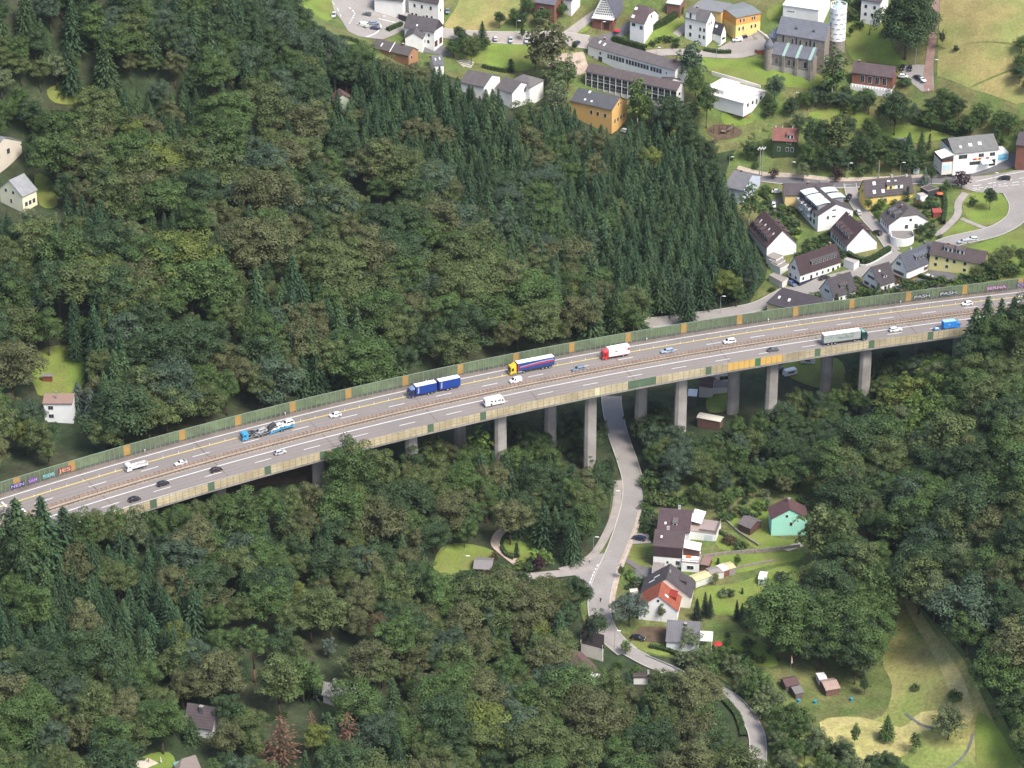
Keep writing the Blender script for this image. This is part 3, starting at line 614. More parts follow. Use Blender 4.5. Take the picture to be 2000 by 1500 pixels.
# ---- graffiti on the boards (painted letters, slightly proud of the boards)
GRAFF_M = {}
def gmat(c):
    k = tuple(round(q, 2) for q in c)
    if k not in GRAFF_M: GRAFF_M[k] = mat("spray_%d" % len(GRAFF_M), c, rough=0.7, var=0.2, scale=1.5)
    return GRAFF_M[k]
def text_mesh(s, size, extrude=0.01, align='CENTER', shear=0.0, space=1.0, offset=0.0):
    cu = bpy.data.curves.new("lettering", 'FONT'); cu.body = s; cu.size = size; cu.extrude = extrude; cu.align_x = align; cu.align_y = 'CENTER'; cu.shear = shear; cu.space_character = space; cu.offset = offset
    o = bpy.data.objects.new("lettering", cu); COL.objects.link(o); bpy.context.view_layer.update()
    me = bpy.data.meshes.new_from_object(o.evaluated_get(bpy.context.evaluated_depsgraph_get())); bpy.data.objects.remove(o); bpy.data.curves.remove(cu); return me
def graffiti(u0, u1, v, s, size, col, back=None, z=1.75, label=None):
    xa, _ = axis_u(u0, v, DECK + 1.6); xb, _ = axis_u(u1, v, DECK + 1.6); xm = (xa + xb) / 2; p, h = axis(xm, BD + 0.3, DECK + z)
    L_ = (axis(xb, BD)[0] - axis(xa, BD)[0]).length
    root = tag(empty("graffiti", p, h), label, "graffiti")
    if back:
        mb = MB(); r = random.Random(int(u0)); n = 14
        lo = [(-L_ / 2 + L_ * i / n, -size * (0.45 + 0.16 * r.random())) for i in range(n + 1)]; hi = [(-L_ / 2 + L_ * i / n, size * (0.42 + 0.22 * r.random())) for i in range(n, -1, -1)]
        P = lo + hi
        for i in range(n): mb.face([(lo[i][0], 0.03, lo[i][1]), (lo[i + 1][0], 0.03, lo[i + 1][1]), (hi[n - i - 1][0], 0.03, hi[n - i - 1][1]), (hi[n - i][0], 0.03, hi[n - i][1])])
        for i in range(n): mb.face([(lo[i + 1][0], 0.06, lo[i + 1][1]), (lo[i][0], 0.06, lo[i][1]), (hi[n - i][0], 0.06, hi[n - i][1]), (hi[n - i - 1][0], 0.06, hi[n - i - 1][1])])
        mb.build("painted_ground", gmat(back), root)
    me = text_mesh(s, size * 1.0, 0.01, offset=0.02); me.materials.clear(); me.materials.append(gmat(col))
    xs_ = [v_.co.x for v_ in me.vertices]; sc = L_ * 0.94 / (max(xs_) - min(xs_))
    link("lettering", me, root, (0, -0.02, -0.05), (R(90), 0, 0)).scale = (sc, 1, 1)
graffiti(1780, 1816, 576, "PASH", 1.5, (0.40, 0.41, 0.42), (0.05, 0.06, 0.06), label="first silver PASH graffiti on the green noise barrier, left of the second")
graffiti(1830, 1867, 569, "PASH", 1.6, (0.40, 0.41, 0.42), (0.05, 0.06, 0.06), label="second silver PASH graffiti right before the amber bay on the noise barrier")
graffiti(1919, 1963, 557, "SERNA", 1.5, (0.42, 0.36, 0.44), (0.20, 0.07, 0.14), label="pink and white graffiti on the green noise barrier near the right edge")
graffiti(1978, 2020, 549, "ORES", 1.6, (0.3, 0.25, 0.4), (0.1, 0.07, 0.16), label="violet graffiti cut by the right edge of the photo")
graffiti(16, 51, 946, "NEIN", 1.5, (0.36, 0.34, 0.5), (0.05, 0.03, 0.16), z=1.4, label="dark blue graffiti at the left end of the noise barrier")
graffiti(51, 74, 936, "SAM", 1.4, (0.36, 0.26, 0.48), (0.17, 0.07, 0.28), z=1.5, label="purple graffiti between the dark blue and the turquoise ones")
graffiti(77, 108, 926, "POEMS", 1.5, (0.3, 0.42, 0.40), (0.06, 0.22, 0.20), z=1.6, label="turquoise graffiti on the noise barrier at the left")
graffiti(108, 140, 916, "JES", 1.7, (0.45, 0.38, 0.15), (0.25, 0.03, 0.10), z=1.8, label="magenta and yellow graffiti beside the amber bay at the left")
# ------------------------------------------------------------ vehicles
# front points to +x, origin on the ground at the middle
CAR_T = {  # length, width, height, bonnet height, belt, [screen foot, roof front, roof back, rear foot] as fractions from the nose, rear deck height
 "hatch": (4.0, 1.70, 1.48, 0.92, 0.96, (0.23, 0.40, 0.84, 0.985), 0.96),
 "estate": (4.65, 1.78, 1.47, 0.93, 0.97, (0.25, 0.41, 0.90, 0.99), 0.97),
 "saloon": (4.6, 1.78, 1.42, 0.90, 0.95, (0.26, 0.41, 0.70, 0.84), 1.0),
 "coupe": (4.2, 1.76, 1.32, 0.86, 0.90, (0.30, 0.44, 0.68, 0.90), 0.92),
 "mpv": (4.4, 1.80, 1.66, 1.02, 1.05, (0.17, 0.36, 0.90, 0.99), 1.05),
 "suv": (4.5, 1.86, 1.72, 1.05, 1.08, (0.25, 0.40, 0.89, 0.985), 1.08),
 "boxvan": (4.3, 1.78, 1.83, 1.03, 1.08, (0.21, 0.36, 0.97, 0.995), 1.08),
 "van": (5.2, 1.95, 1.98, 1.12, 1.18, (0.14, 0.28, 0.975, 0.995), 1.18)}
_cm = {}
def wheel_mesh(r=0.32, w=0.21):
    k = ("wheel", r, w)
    if k not in _cm:
        mb = MB(); mb.cyl((0, -w / 2, 0), (0, w / 2, 0), r, n=14, mi=0); mb.cyl((0, -w / 2 - 0.012, 0), (0, w / 2 + 0.012, 0), r * 0.62, n=12, mi=1)
        _cm[k] = mb.mesh("wheel", [M["tyre"], M["rim"]])
    return _cm[k]
def car_meshes(t):
    if t in _cm: return _cm[t]
    L, W, H, hb, bl, (f0, f1, f2, f3), rd = CAR_T[t]; X = lambda f: L / 2 - f * L; hw = W / 2
    body = MB()
    prof = [(L / 2 - 0.02, 0.30), (L / 2, 0.5), (L / 2 - 0.12, hb - 0.22), (X(f0) + 0.25, hb - 0.03), (X(f0), hb), (X(f3), rd), (-L / 2 + 0.03, rd - 0.12), (-L / 2, 0.5), (-L / 2 + 0.06, 0.28), (-L / 2 + 0.5, 0.2), (L / 2 - 0.5, 0.2)]
    b0 = len(body.v)
    # lofted lower body: narrower nose and tail, tumblehome
    body.prism(prof, -hw, hw)
    body.v = [(x, y * (1 - 0.10 * max(0, (abs(x) - L / 2 + 0.5) / 0.5)) * (0.97 if z < 0.35 else 1.0), z) for x, y, z in body.v]
    bmesh_body = body
    gh = MB(); ti = 0.17
    def gpt(f, z, s): 
        k = 0 if z < bl + 0.02 else ti
        return (X(f), s * (hw - 0.05 - k), z)
    P = [[gpt(f0, bl - 0.06, s), gpt(f1, H - 0.03, s), gpt((f1 + f2) / 2, H, s), gpt(f2, H - 0.04, s), gpt(f3, bl - 0.06, s)] for s in (-1, 1)]
    n = 5; gb = len(gh.v)
    gh.v += P[0] + P[1]; gh.f.append((4, 3, 2, 1, 0)); gh.f.append((5, 6, 7, 8, 9)); gh.m += [0, 0]
    for i in range(4): gh.f.append((i, i + 1, 5 + i + 1, 5 + i)); gh.m.append(0)
    m1 = body.mesh("body", [M["paint"]], bevel=0.09, segs=2, smooth=True); m2 = gh.mesh("body", [M["paint"]], bevel=0.06, segs=2, smooth=True)
    bm = bmesh.new(); bm.from_mesh(m1); bm.from_mesh(m2); bm.to_mesh(m1); bm.free(); bpy.data.meshes.remove(m2)
    if m1.polygons: m1.polygons.foreach_set("use_smooth", [True] * len(m1.polygons))
    out = {"body": m1}
    def pane(pts, off):
        a, b_, c, d = [Vector(p) for p in pts]; nn = (b_ - a).cross(c - a).normalized() * 0.025; mb = MB()
        cen = (a + b_ + c + d) / 4; q = [cen + (p - cen) * off + nn for p in (a, b_, c, d)]; mb.face(q); 
        return mb
    wv = lambda x: x
    out["windscreen"] = pane([gpt(f0, bl, -1), gpt(f0, bl, 1), gpt(f1, H - 0.03, 1), gpt(f1, H - 0.03, -1)], 0.88).mesh("windscreen", M["glass"])
    closed = t in ("van", "boxvan")
    out["rear_window"] = pane([gpt(f3, bl, 1), gpt(f3, bl, -1), gpt(f2, H - 0.04, -1), gpt(f2, H - 0.04, 1)], 0.84).mesh("rear_window", M["glass"])
    for s, nm in ((-1, "side_window_r"), (1, "side_window_l")):
        fa, fb, fc, fd = f0 + 0.05, f1 + 0.02, f2 - 0.01, f3 - 0.03
        if closed: fc = f1 + 0.13; fd = f1 + 0.13
        mb = MB(); z0, z1 = bl + 0.02, H - 0.13
        def sp(f, z):
            kk = ti * (z - bl) / (H - bl); return Vector((X(f), s * (hw - 0.05 - kk + 0.03), z))
        mids = [0.0, 0.5, 1.0] if not closed else [0.0, 1.0]
        for a, b_ in zip(mids[:-1], mids[1:]):
            lo = [fa + (fd - fa) * a + 0.01, fa + (fd - fa) * b_ - 0.012]; hi = [fb + (fc - fb) * a + 0.01, fb + (fc - fb) * b_ - 0.012]
            q = [sp(lo[0], z0), sp(lo[1], z0), sp(hi[1], z1), sp(hi[0], z1)]
            mb.face(q if s > 0 else q[::-1])
        out[nm] = mb.mesh("side_window", M["glass"])
    hl = MB(); hl.box(-0.05, 0.05, -0.2, 0.2, -0.08, 0.08); out["headlight"] = hl.mesh("headlight", M["lamp_clear"], bevel=0.02)
    tl = MB(); tl.box(-0.04, 0.04, -0.14, 0.14, -0.12, 0.12); out["tail_light"] = tl.mesh("tail_light", M["lamp_red"], bevel=0.02)
    npm = MB(); npm.box(-0.01, 0.01, -0.26, 0.26, -0.06, 0.06); out["plate"] = npm.mesh("number_plate", M["mark_white"])
    _cm[t] = out; return out
def car(t, color, label, loc, rz, cat="car", group=None, pitch=0.0):
    m = car_meshes(t); L, W, H, hb, bl, fr, rd = CAR_T[t]; hw = W / 2
    root = tag(empty("van" if t in ("van", "boxvan") else "car", loc, rz), label, cat, group); root.rotation_euler = (0, pitch, rz)
    link("body", m["body"], root, color=color)
    for k in ("windscreen", "rear_window", "side_window_r", "side_window_l"): link(k.replace("_r", "").replace("_l", "") if k.startswith("side") else k, m[k], root)
    for x in (0.30 * L, -0.29 * L):
        for s in (-1, 1): link("wheel", wheel_mesh(0.34 if t in ("suv", "van") else 0.31), root, (x, s * (hw - 0.08), 0.32))
    for s in (-1, 1):
        link("headlight", m["headlight"], root, (L / 2 - 0.06, s * (hw - 0.32), hb - 0.27)); link("tail_light", m["tail_light"], root, (-L / 2 + 0.03, s * (hw - 0.22), rd - 0.22))
    link("number_plate", m["plate"], root, (-L / 2 - 0.01, 0, 0.55))
    return root
WHITE, SILVER, GREY, BLACK, NAVY = (0.78, 0.78, 0.76), (0.48, 0.49, 0.5), (0.16, 0.165, 0.17), (0.012, 0.012, 0.014), (0.012, 0.02, 0.06)
def on_deck(u, v, hz=0.7, west=True):
    x, d = axis_u(u, v, DECK + hz); p, h = axis(x, d, DECK + 0.015); return p, (h + math.pi if west else h)
def hcar(t, col, u, v, west, label, cat="car"): p, h = on_deck(u, v, 0.65, west); return car(t, col, label, p, h, cat)
hcar("coupe", (0.6, 0.61, 0.62), 353, 903.5, True, "low silver car driving beside the central strip, right of the white flatbed lorry")
hcar("hatch", WHITE, 655, 810, True, "small white car behind the car transporter on the motorway")
hcar("boxvan", WHITE, 1007, 743, True, "small white delivery van passing the yellow lorry", "van")
hcar("estate", (0.16, 0.2, 0.27), 1130, 720, True, "dark blue grey estate car between the yellow lorry and the red and white lorry")
hcar("estate", (0.30, 0.36, 0.45), 1303, 685, True, "pale blue estate car following the red and white lorry")
hcar("mpv", WHITE, 1425, 666.5, True, "white car with dark windows beside the central strip, left of the grey trailer lorry")
hcar("hatch", WHITE, 1889, 592.5, True, "white hatchback under the pink graffiti near the right edge")
hcar("hatch", BLACK, 262.5, 974.5, False, "black car nearest the bottom left end of the motorway")
hcar("hatch", BLACK, 318.5, 944, False, "black car between two others, middle of the three black cars at the left")
hcar("hatch", (0.03, 0.012, 0.016), 422.5, 917, False, "very dark car, frontmost of the three black cars at the left")
hcar("hatch", SILVER, 547, 883, False, "silver hatchback on the near carriageway below the car transporter")
cv = hcar("coupe", (0.07, 0.07, 0.075), 1510, 682, False, "dark open convertible left of the grey trailer lorry")
hcar("estate", WHITE, 1749, 643, False, "white estate car in front of the grey trailer lorry")
hcar("estate", WHITE, 1921, 622, False, "white car half hidden by the spruces at the right edge of the motorway")
# ---- lorries
def truck_root(name, label, cat, u, v, west, hz): p, h = on_deck(u, v, hz, west); return tag(empty(name, p, h), label, cat)
def wheels(root, xs, hw, r=0.5, wd=0.3):
    for x in xs:
        for s in (-1, 1): link("wheel", wheel_mesh(r, wd), root, (x, s * (hw - wd / 2), r))
def cab(root, x0, col, H=3.0, L=2.1, spoiler=True, spcol=None, sun=None):
    """cab with its front at x0"""
    mb = MB(); mb.prism([(x0, 0.45), (x0, 1.5), (x0 - 0.22, H - 0.25), (x0 - 0.5, H), (x0 - L, H), (x0 - L, 0.45)], -1.22, 1.22); c = mb.build("cab", M["paint"], root, col, bevel=0.10, segs=2)
    mb = MB(); a = 0.02
    mb.face([(x0 - 0.0 + a, -1.02, 1.56), (x0 + a, 1.02, 1.56), (x0 - 0.17 + a, 1.0, H - 0.55), (x0 - 0.17 + a, -1.0, H - 0.55)]); mb.build("windscreen", M["glass"], c)
    for s in (-1, 1):
        mb = MB(); q = [(x0 - 0.35, s * 1.235, 1.6), (x0 - 1.25, s * 1.235, 1.6), (x0 - 1.25, s * 1.235, H - 0.55), (x0 - 0.5, s * 1.235, H - 0.55)]; mb.face(q if s > 0 else q[::-1]); mb.build("side_window", M["glass"], c)
        mb = MB(); mb.box(x0 + 0.0, x0 + 0.12, s * 1.42 - 0.1, s * 1.42 + 0.1, 1.6, 2.3); mb.build("mirror", M["dark_metal"], c)
        mb = MB(); mb.box(x0 - 0.02, x0 + 0.04, s * 0.85 - 0.22, s * 0.85 + 0.22, 0.72, 0.92); mb.build("headlight", M["lamp_clear"], c)
    mb = MB(); mb.box(x0 - 0.02, x0 + 0.03, -0.75, 0.75, 0.95, 1.35); mb.build("grille", M["dark_metal"], c)
    mb = MB(); mb.box(x0 - 0.3, x0 + 0.06, -1.22, 1.22, 0.35, 0.62); mb.build("bumper", M["paint"], c, spcol or col, bevel=0.04)
    if spoiler:
        mb = MB(); mb.prism([(x0 - 0.7, H - 0.02), (x0 - L, H - 0.02), (x0 - L, H + 0.7), (x0 - L + 0.25, H + 0.7)][::-1], -1.05, 1.05); mb.build("wind_deflector", M["paint"], c, spcol or col, bevel=0.06)
    return c
def chassis(root, x0, x1, z=0.95): 
    mb = MB(); mb.box(x0, x1, -0.45, 0.45, z - 0.3, z); mb.box(x0 + 0.6, x1 - 2.5, -1.1, 1.1, z - 0.45, z - 0.1); mb.build("chassis", M["dark_metal"], root)
def cargo(root, x0, x1, z0, z1, side, top, name="cargo_box", hw=1.26, trim=None):
    mb = MB(); mb.box(x0, x1, -hw, hw, z0, z1, mi=0); mb.box(x0 - 0.01, x1 + 0.01, -hw - 0.01, hw + 0.01, z1 + 0.003, z1 + 0.07, mi=1)
    b = mb.build(name, [M["fabric"], M["flat_paint"]], root, side, bevel=0.025)
    mb = MB(); mb.box(x0 + 0.05, x1 - 0.05, -hw + 0.05, hw - 0.05, z1 + 0.07, z1 + 0.09); mb.build("roof", M["flat_paint"], b, top)
    return b
# yellow tractor with blue and red curtain trailer
t = truck_root("lorry", "yellow lorry pulling a blue curtain trailer with red stripe", "lorry", 1037, 715, True, 1.6)
YEL = (0.72, 0.50, 0.015); BLU = (0.022, 0.055, 0.20)
cab(t, 8.0, YEL, 3.25, 2.2); chassis(t, 2.2, 6.2); chassis(t, -8.0, 5.0, 1.15)
wheels(t, (6.7, 3.1, -3.9, -5.2, -6.5), 1.22); mb = MB(); mb.box(3.6, 5.4, -1.2, -0.75, 0.5, 1.1); mb.box(3.6, 5.4, 0.75, 1.2, 0.5, 1.1); mb.build("fuel_tank", M["grey_metal"], t, bevel=0.08)
b = cargo(t, -8.2, 5.4, 1.15, 4.0, BLU, (0.75, 0.75, 0.74), "trailer")
for s in (-1, 1):
    for (za, zb, zc, zd, c, nm) in ((2.55, 2.85, 3.35, 3.62, (0.25, 0.30, 0.5), "pale_stripe"), (2.15, 2.5, 2.75, 3.3, (0.42, 0.03, 0.05), "red_stripe")):
        mb = MB(); q = [(4.6, s * 1.285, za), (4.6, s * 1.285, zb), (-2.5, s * 1.285, zd - 0.12), (-7.7, s * 1.285, zd), (-7.9, s * 1.285, zc - 0.25), (-2.0, s * 1.285, zc - 0.3)]
        if s > 0: q = q[::-1]
        mb.face(q); mb.build(nm, M["flat_paint"], b, c)
    mb = MB(); q = [(5.35, s * 1.285, 1.3), (4.9, s * 1.285, 1.3), (4.9, s * 1.285, 3.85), (5.35, s * 1.285, 3.85)]; mb.face(q[::-1] if s < 0 else q); mb.build("red_panel", M["flat_paint"], b, (0.4, 0.03, 0.06))
me = text_mesh("DAMY", 0.75); me.materials.clear(); me.materials.append(M["dark_metal"]); link("lettering", me, t, (8.06, 0, 1.42), (R(90), 0, R(90)))
# dark blue lorry with drawbar trailer
t = truck_root("lorry", "dark blue lorry with white roofed blue box and matching drawbar trailer", "lorry", 847, 757, True, 1.7)
NB = (0.012, 0.02, 0.09); CB = (0.012, 0.045, 0.24)
cab(t, 9.3, NB, 3.0, 2.1, True, (0.2, 0.27, 0.42)); chassis(t, -1.0, 7.3); chassis(t, -9.2, -1.4); mb = MB(); mb.box(-2.4, 0.0, -0.12, 0.12, 0.6, 0.8); mb.build("drawbar", M["dark_metal"], t)
wheels(t, (8.0, 2.4, 1.1, -4.6, -6.0), 1.22, 0.46)
b1 = cargo(t, -0.6, 6.9, 1.0, 3.95, CB, (0.76, 0.76, 0.75)); b2 = cargo(t, -9.3, -1.6, 0.95, 3.95, CB, (0.76, 0.76, 0.75), "trailer")
for b, x, wd in ((b1, 6.1, "TRANS"), (b2, -2.3, "TRANS")):
    me = text_mesh(wd, 0.75); me.materials.clear(); me.materials.append(M["mark_white"])
    link("lettering", me, b, (x - 0.1, 1.29, 2.5), (R(90), R(-90), R(180)))
# red and white lorry
t = truck_root("lorry", "red cabbed lorry with a white box and red swoosh at the back", "lorry", 1201, 689, True, 1.6)
cab(t, 4.9, (0.50, 0.012, 0.018), 3.0, 2.0, True, (0.55, 0.1, 0.1)); chassis(t, -4.8, 3.2); wheels(t, (3.7, -2.6), 1.2, 0.45)
b = cargo(t, -5.0, 2.75, 1.05, 3.85, (0.8, 0.8, 0.79), (0.8, 0.8, 0.79))
for s in (-1, 1):
    def dec(pts, c, nm):
        mb = MB(); q = [(x, s * 1.285, z) for x, z in pts]; mb.face(q if s > 0 else q[::-1]); o = mb.build(nm, M["flat_paint"], b, c)
    dec([(0.8, 2.5), (-0.8, 2.62), (-0.8, 2.95), (0.3, 2.95)], (0.22, 0.08, 0.09), "emblem"); dec([(2.2, 2.1), (1.9, 2.1), (0.9, 2.75), (1.1, 2.75)], (0.3, 0.12, 0.12), "emblem")
    dec([(-1.4, 2.6), (-2.8, 3.3), (-4.9, 3.45), (-4.9, 3.3), (-3.0, 3.15)], (0.16, 0.03, 0.04), "swoosh"); dec([(-3.9, 2.55), (-4.95, 2.4), (-4.95, 3.3), (-4.3, 3.2)], (0.35, 0.02, 0.04), "swoosh")
    mb = MB(); mb.box(-5.0, 2.75, s * 1.22 - 0.05, s * 1.22 + 0.05, 0.82, 1.03); mb.build("red_skirt", M["flat_paint"], b, (0.25, 0.012, 0.02))
# green tractor with grey trailer, driving east
t = truck_root("lorry", "dark green lorry with long pale grey lettered trailer on the near carriageway", "lorry", 1650, 659, False, 1.7)
cab(t, 8.1, (0.008, 0.045, 0.04), 3.25, 2.2, True, (0.25, 0.45, 0.42)); chassis(t, -8.0, 6.0, 1.15); wheels(t, (6.8, 3.2, -4.0, -5.3, -6.6), 1.22)
b = cargo(t, -8.3, 5.4, 1.15, 4.05, (0.30, 0.33, 0.31), (0.78, 0.77, 0.73), "trailer")
r_ = random.Random(5); mb = MB()
for i in range(16):
    x = r_.uniform(-8, 1.5); z = r_.uniform(2.5, 3.8); l = r_.uniform(0.8, 2.6)
    mb.box(x, x + l, -1.285, -1.265, z, z + 0.06)
mb.build("stripe_print", M["flat_paint"], b, (0.10, 0.22, 0.17))
me = text_mesh("TRANDELLES", 0.95, space=1.05); me.materials.clear(); me.materials.append(gmat((0.08, 0.10, 0.10))); link("lettering", me, b, (-0.2, -1.275, 2.35), (R(90), 0, 0))
mb = MB(); mb.box(-0.1, 0.25, -1.285, -1.27, 3.0, 3.4); mb.build("leaf_emblem", M["flat_paint"], b, (0.02, 0.08, 0.03))
# flatbed lorry with brushwood
t = truck_root("lorry", "white flatbed lorry carrying loose brushwood at the left", "lorry", 266, 910, True, 1.0)
cab(t, 3.6, WHITE, 2.5, 1.7, False); chassis(t, -3.5, 2.0, 0.9); wheels(t, (2.6, -2.2), 1.1, 0.4)
mb = MB(); mb.box(-3.6, 1.75, -1.15, 1.15, 0.95, 1.05); 
for a in ((-3.6, 1.75, -1.18, -1.1), (-3.6, 1.75, 1.1, 1.18), (-3.66, -3.58, -1.15, 1.15), (1.72, 1.8, -1.15, 1.15)): mb.box(*a, 0.95, 1.5)
bd = mb.build("flatbed", M["flat_paint"], t, (0.7, 0.7, 0.7))
mb = MB()
for i in range(60):
    p = Vector((r_.uniform(-3.2, 1.2), r_.uniform(-0.9, 0.9), r_.uniform(1.05, 1.7))); q = p + Vector((r_.uniform(-0.9, 0.9), r_.uniform(-0.5, 0.5), r_.uniform(-0.1, 0.45))); mb.cyl(p, q, 0.05, 0.03, 5)
tag(mb.build("brushwood", M["wood"], None, (0.30, 0.25, 0.20)), "heap of greyish brushwood lying on the white flatbed lorry", "brushwood").matrix_world = Matrix.Translation(t.location) @ Matrix.Rotation(t.rotation_euler.z, 4, 'Z')
# blue van lorry with little trailer
t = truck_root("box_van", "bright blue box van on the near carriageway at the right", "van", 1857, 634, False, 1.4)
SB = (0.03, 0.22, 0.62)
cab(t, 3.1, SB, 2.35, 1.7, False); chassis(t, -3.0, 1.6, 0.8); wheels(t, (2.3, -1.8), 1.05, 0.36)
cargo(t, -3.1, 1.6, 0.7, 3.05, SB, (0.3, 0.5, 0.75), hw=1.12)
me = text_mesh("A", 0.9); me.materials.clear(); me.materials.append(M["mark_white"]); link("lettering", me, t, (-1.0, -1.16, 2.0), (R(90), 0, 0))
p, h = on_deck(1830, 642, 0.7, False); tr = tag(empty("trailer", p, h), "tiny blue flat trailer behind the bright blue box van", "trailer")
mb = MB(); mb.box(-1.2, 1.1, -0.75, 0.75, 0.5, 0.62); mb.box(-1.2, 1.1, -0.78, -0.72, 0.6, 0.9); mb.box(-1.2, 1.1, 0.72, 0.78, 0.6, 0.9); mb.box(-1.23, -1.17, -0.75, 0.75, 0.6, 0.9); mb.build("trailer_bed", M["paint"], tr, SB)
mb = MB(); mb.cyl((1.1, 0, 0.55), (2.2, 0, 0.55), 0.05, n=6); mb.build("drawbar", M["dark_metal"], tr); wheels(tr, (0,), 0.85, 0.28, 0.18)
mb = MB(); mb.box(-0.8, 0.6, -0.5, 0.5, 0.65, 1.05); mb.build("load", M["fabric"], tr, (0.5, 0.55, 0.62), bevel=0.12)
# motorhome
t = truck_root("motorhome", "white motorhome with small windows above the cream wind screen", "motorhome", 965, 783, False, 1.4)
mb = MB(); mb.prism([(3.45, 0.45), (3.5, 1.3), (3.0, 2.35), (2.6, 2.95), (-3.4, 2.95), (-3.6, 2.6), (-3.6, 0.45)], -1.12, 1.12); sh = mb.build("body", M["paint"], t, (0.78, 0.78, 0.77), bevel=0.14, segs=2)
mb = MB(); mb.face([(3.51, -0.95, 1.35), (3.51, 0.95, 1.35), (3.06, 0.9, 2.3), (3.06, -0.9, 2.3)]); mb.build("windscreen", M["glass"], t)
for s in (-1, 1):
    for (xa, xb, za, zb) in ((2.3, 3.05, 1.4, 2.0), (1.0, 2.0, 1.65, 2.1), (-1.6, -0.9, 1.7, 2.2), (-0.2, 0.35, 1.5, 2.1)):
        mb = MB(); q = [(xa, s * 1.135, za), (xb, s * 1.135, za), (xb - (0.2 if xa > 2.2 else 0), s * 1.135, zb), (xa, s * 1.135, zb)]; mb.face(q if s < 0 else q[::-1]); mb.build("side_window", M["glass"], t)
    mb = MB(); mb.box(-1.7, -1.1, s * 1.13 - 0.02, s * 1.13 + 0.02, 0.6, 1.2); mb.build("hatch", M["glass"], t)
mb = MB(); mb.box(-3.63, -3.6, -0.6, 0.6, 1.6, 2.2); mb.build("rear_window", M["glass"], t); mb = MB(); mb.box(-3.68, -3.55, -1.1, 1.1, 0.4, 0.65); mb.build("bumper", M["dark_metal"], t)
wheels(t, (2.4, -1.2, -1.95), 1.08, 0.34, 0.2)
mb = MB(); mb.box(-0.6, 0.0, -0.35, 0.35, 2.95, 3.07); mb.box(1.3, 1.8, -0.3, 0.3, 2.95, 3.05); mb.build("roof_hatch", M["white_frame"], t, bevel=0.03)
# car transporter with five cars
t = truck_root("car_transporter", "light blue car transporter lorry loaded with dark and white cars", "car transporter", 522, 842, True, 1.0)
CT = (0.04, 0.30, 0.55)
cab(t, 9.2, CT, 2.65, 2.1, False, (0.1, 0.4, 0.62)); chassis(t, -0.5, 7.2, 0.85); wheels(t, (8.0, 3.5, 2.3, -4.6, -5.5), 1.2, 0.4)
mb = MB()
for s in (-1, 1):
    for p, q in (((7.0, 0.95), (0.0, 1.05)), ((6.6, 1.0), (4.6, 2.35)), ((4.6, 2.35), (2.4, 1.3)), ((-0.6, 1.3), (-3.1, 2.9)), ((-3.1, 2.9), (-3.1, 0.9))): mb.cyl((p[0], s * 1.15, p[1]), (q[0], s * 1.15, q[1]), 0.09, n=6)
mb.build("ramp_frame", M["grey_metal"], t)
mb = MB(); pr = [(-0.4, 0.55), (-2.5, 0.75), (-4.3, 1.15), (-6.6, 1.2), (-9.4, 1.35)]
for (xa, za), (xb, zb) in zip(pr[:-1], pr[1:]): mb.prism([(xa, za), (xa, za - 0.22), (xb, zb - 0.22), (xb, zb)][::-1], -1.22, 1.22)
mb.build("trailer_deck", M["paint"], t, CT)
def tcar(ty, col, lb, x, z, pit):
    o = car(ty, col, lb, (0, 0, 0), 0); o.matrix_world = Matrix.Translation(t.location) @ Matrix.Rotation(t.rotation_euler.z, 4, 'Z') @ Matrix.Translation((x, 0, z)) @ Matrix.Rotation(pit, 4, 'Y'); return o
tcar("hatch", (0.03, 0.028, 0.03), "dark car tilted steeply just behind the blue cab of the transporter", 5.3, 1.0, R(-30))
tcar("estate", (0.35, 0.35, 0.36), "silver grey car in the middle of the transporter", 2.4, 1.0, R(8))
tcar("hatch", (0.05, 0.045, 0.05), "dark car raised high on the tilted ramp of the transporter", -1.6, 1.55, R(30))
tcar("estate", WHITE, "white car on the sloping lower deck of the transporter", -3.3, 1.0, R(12))
tcar("suv", WHITE, "white tall car on the tail of the transporter", -7.3, 1.3, R(3))
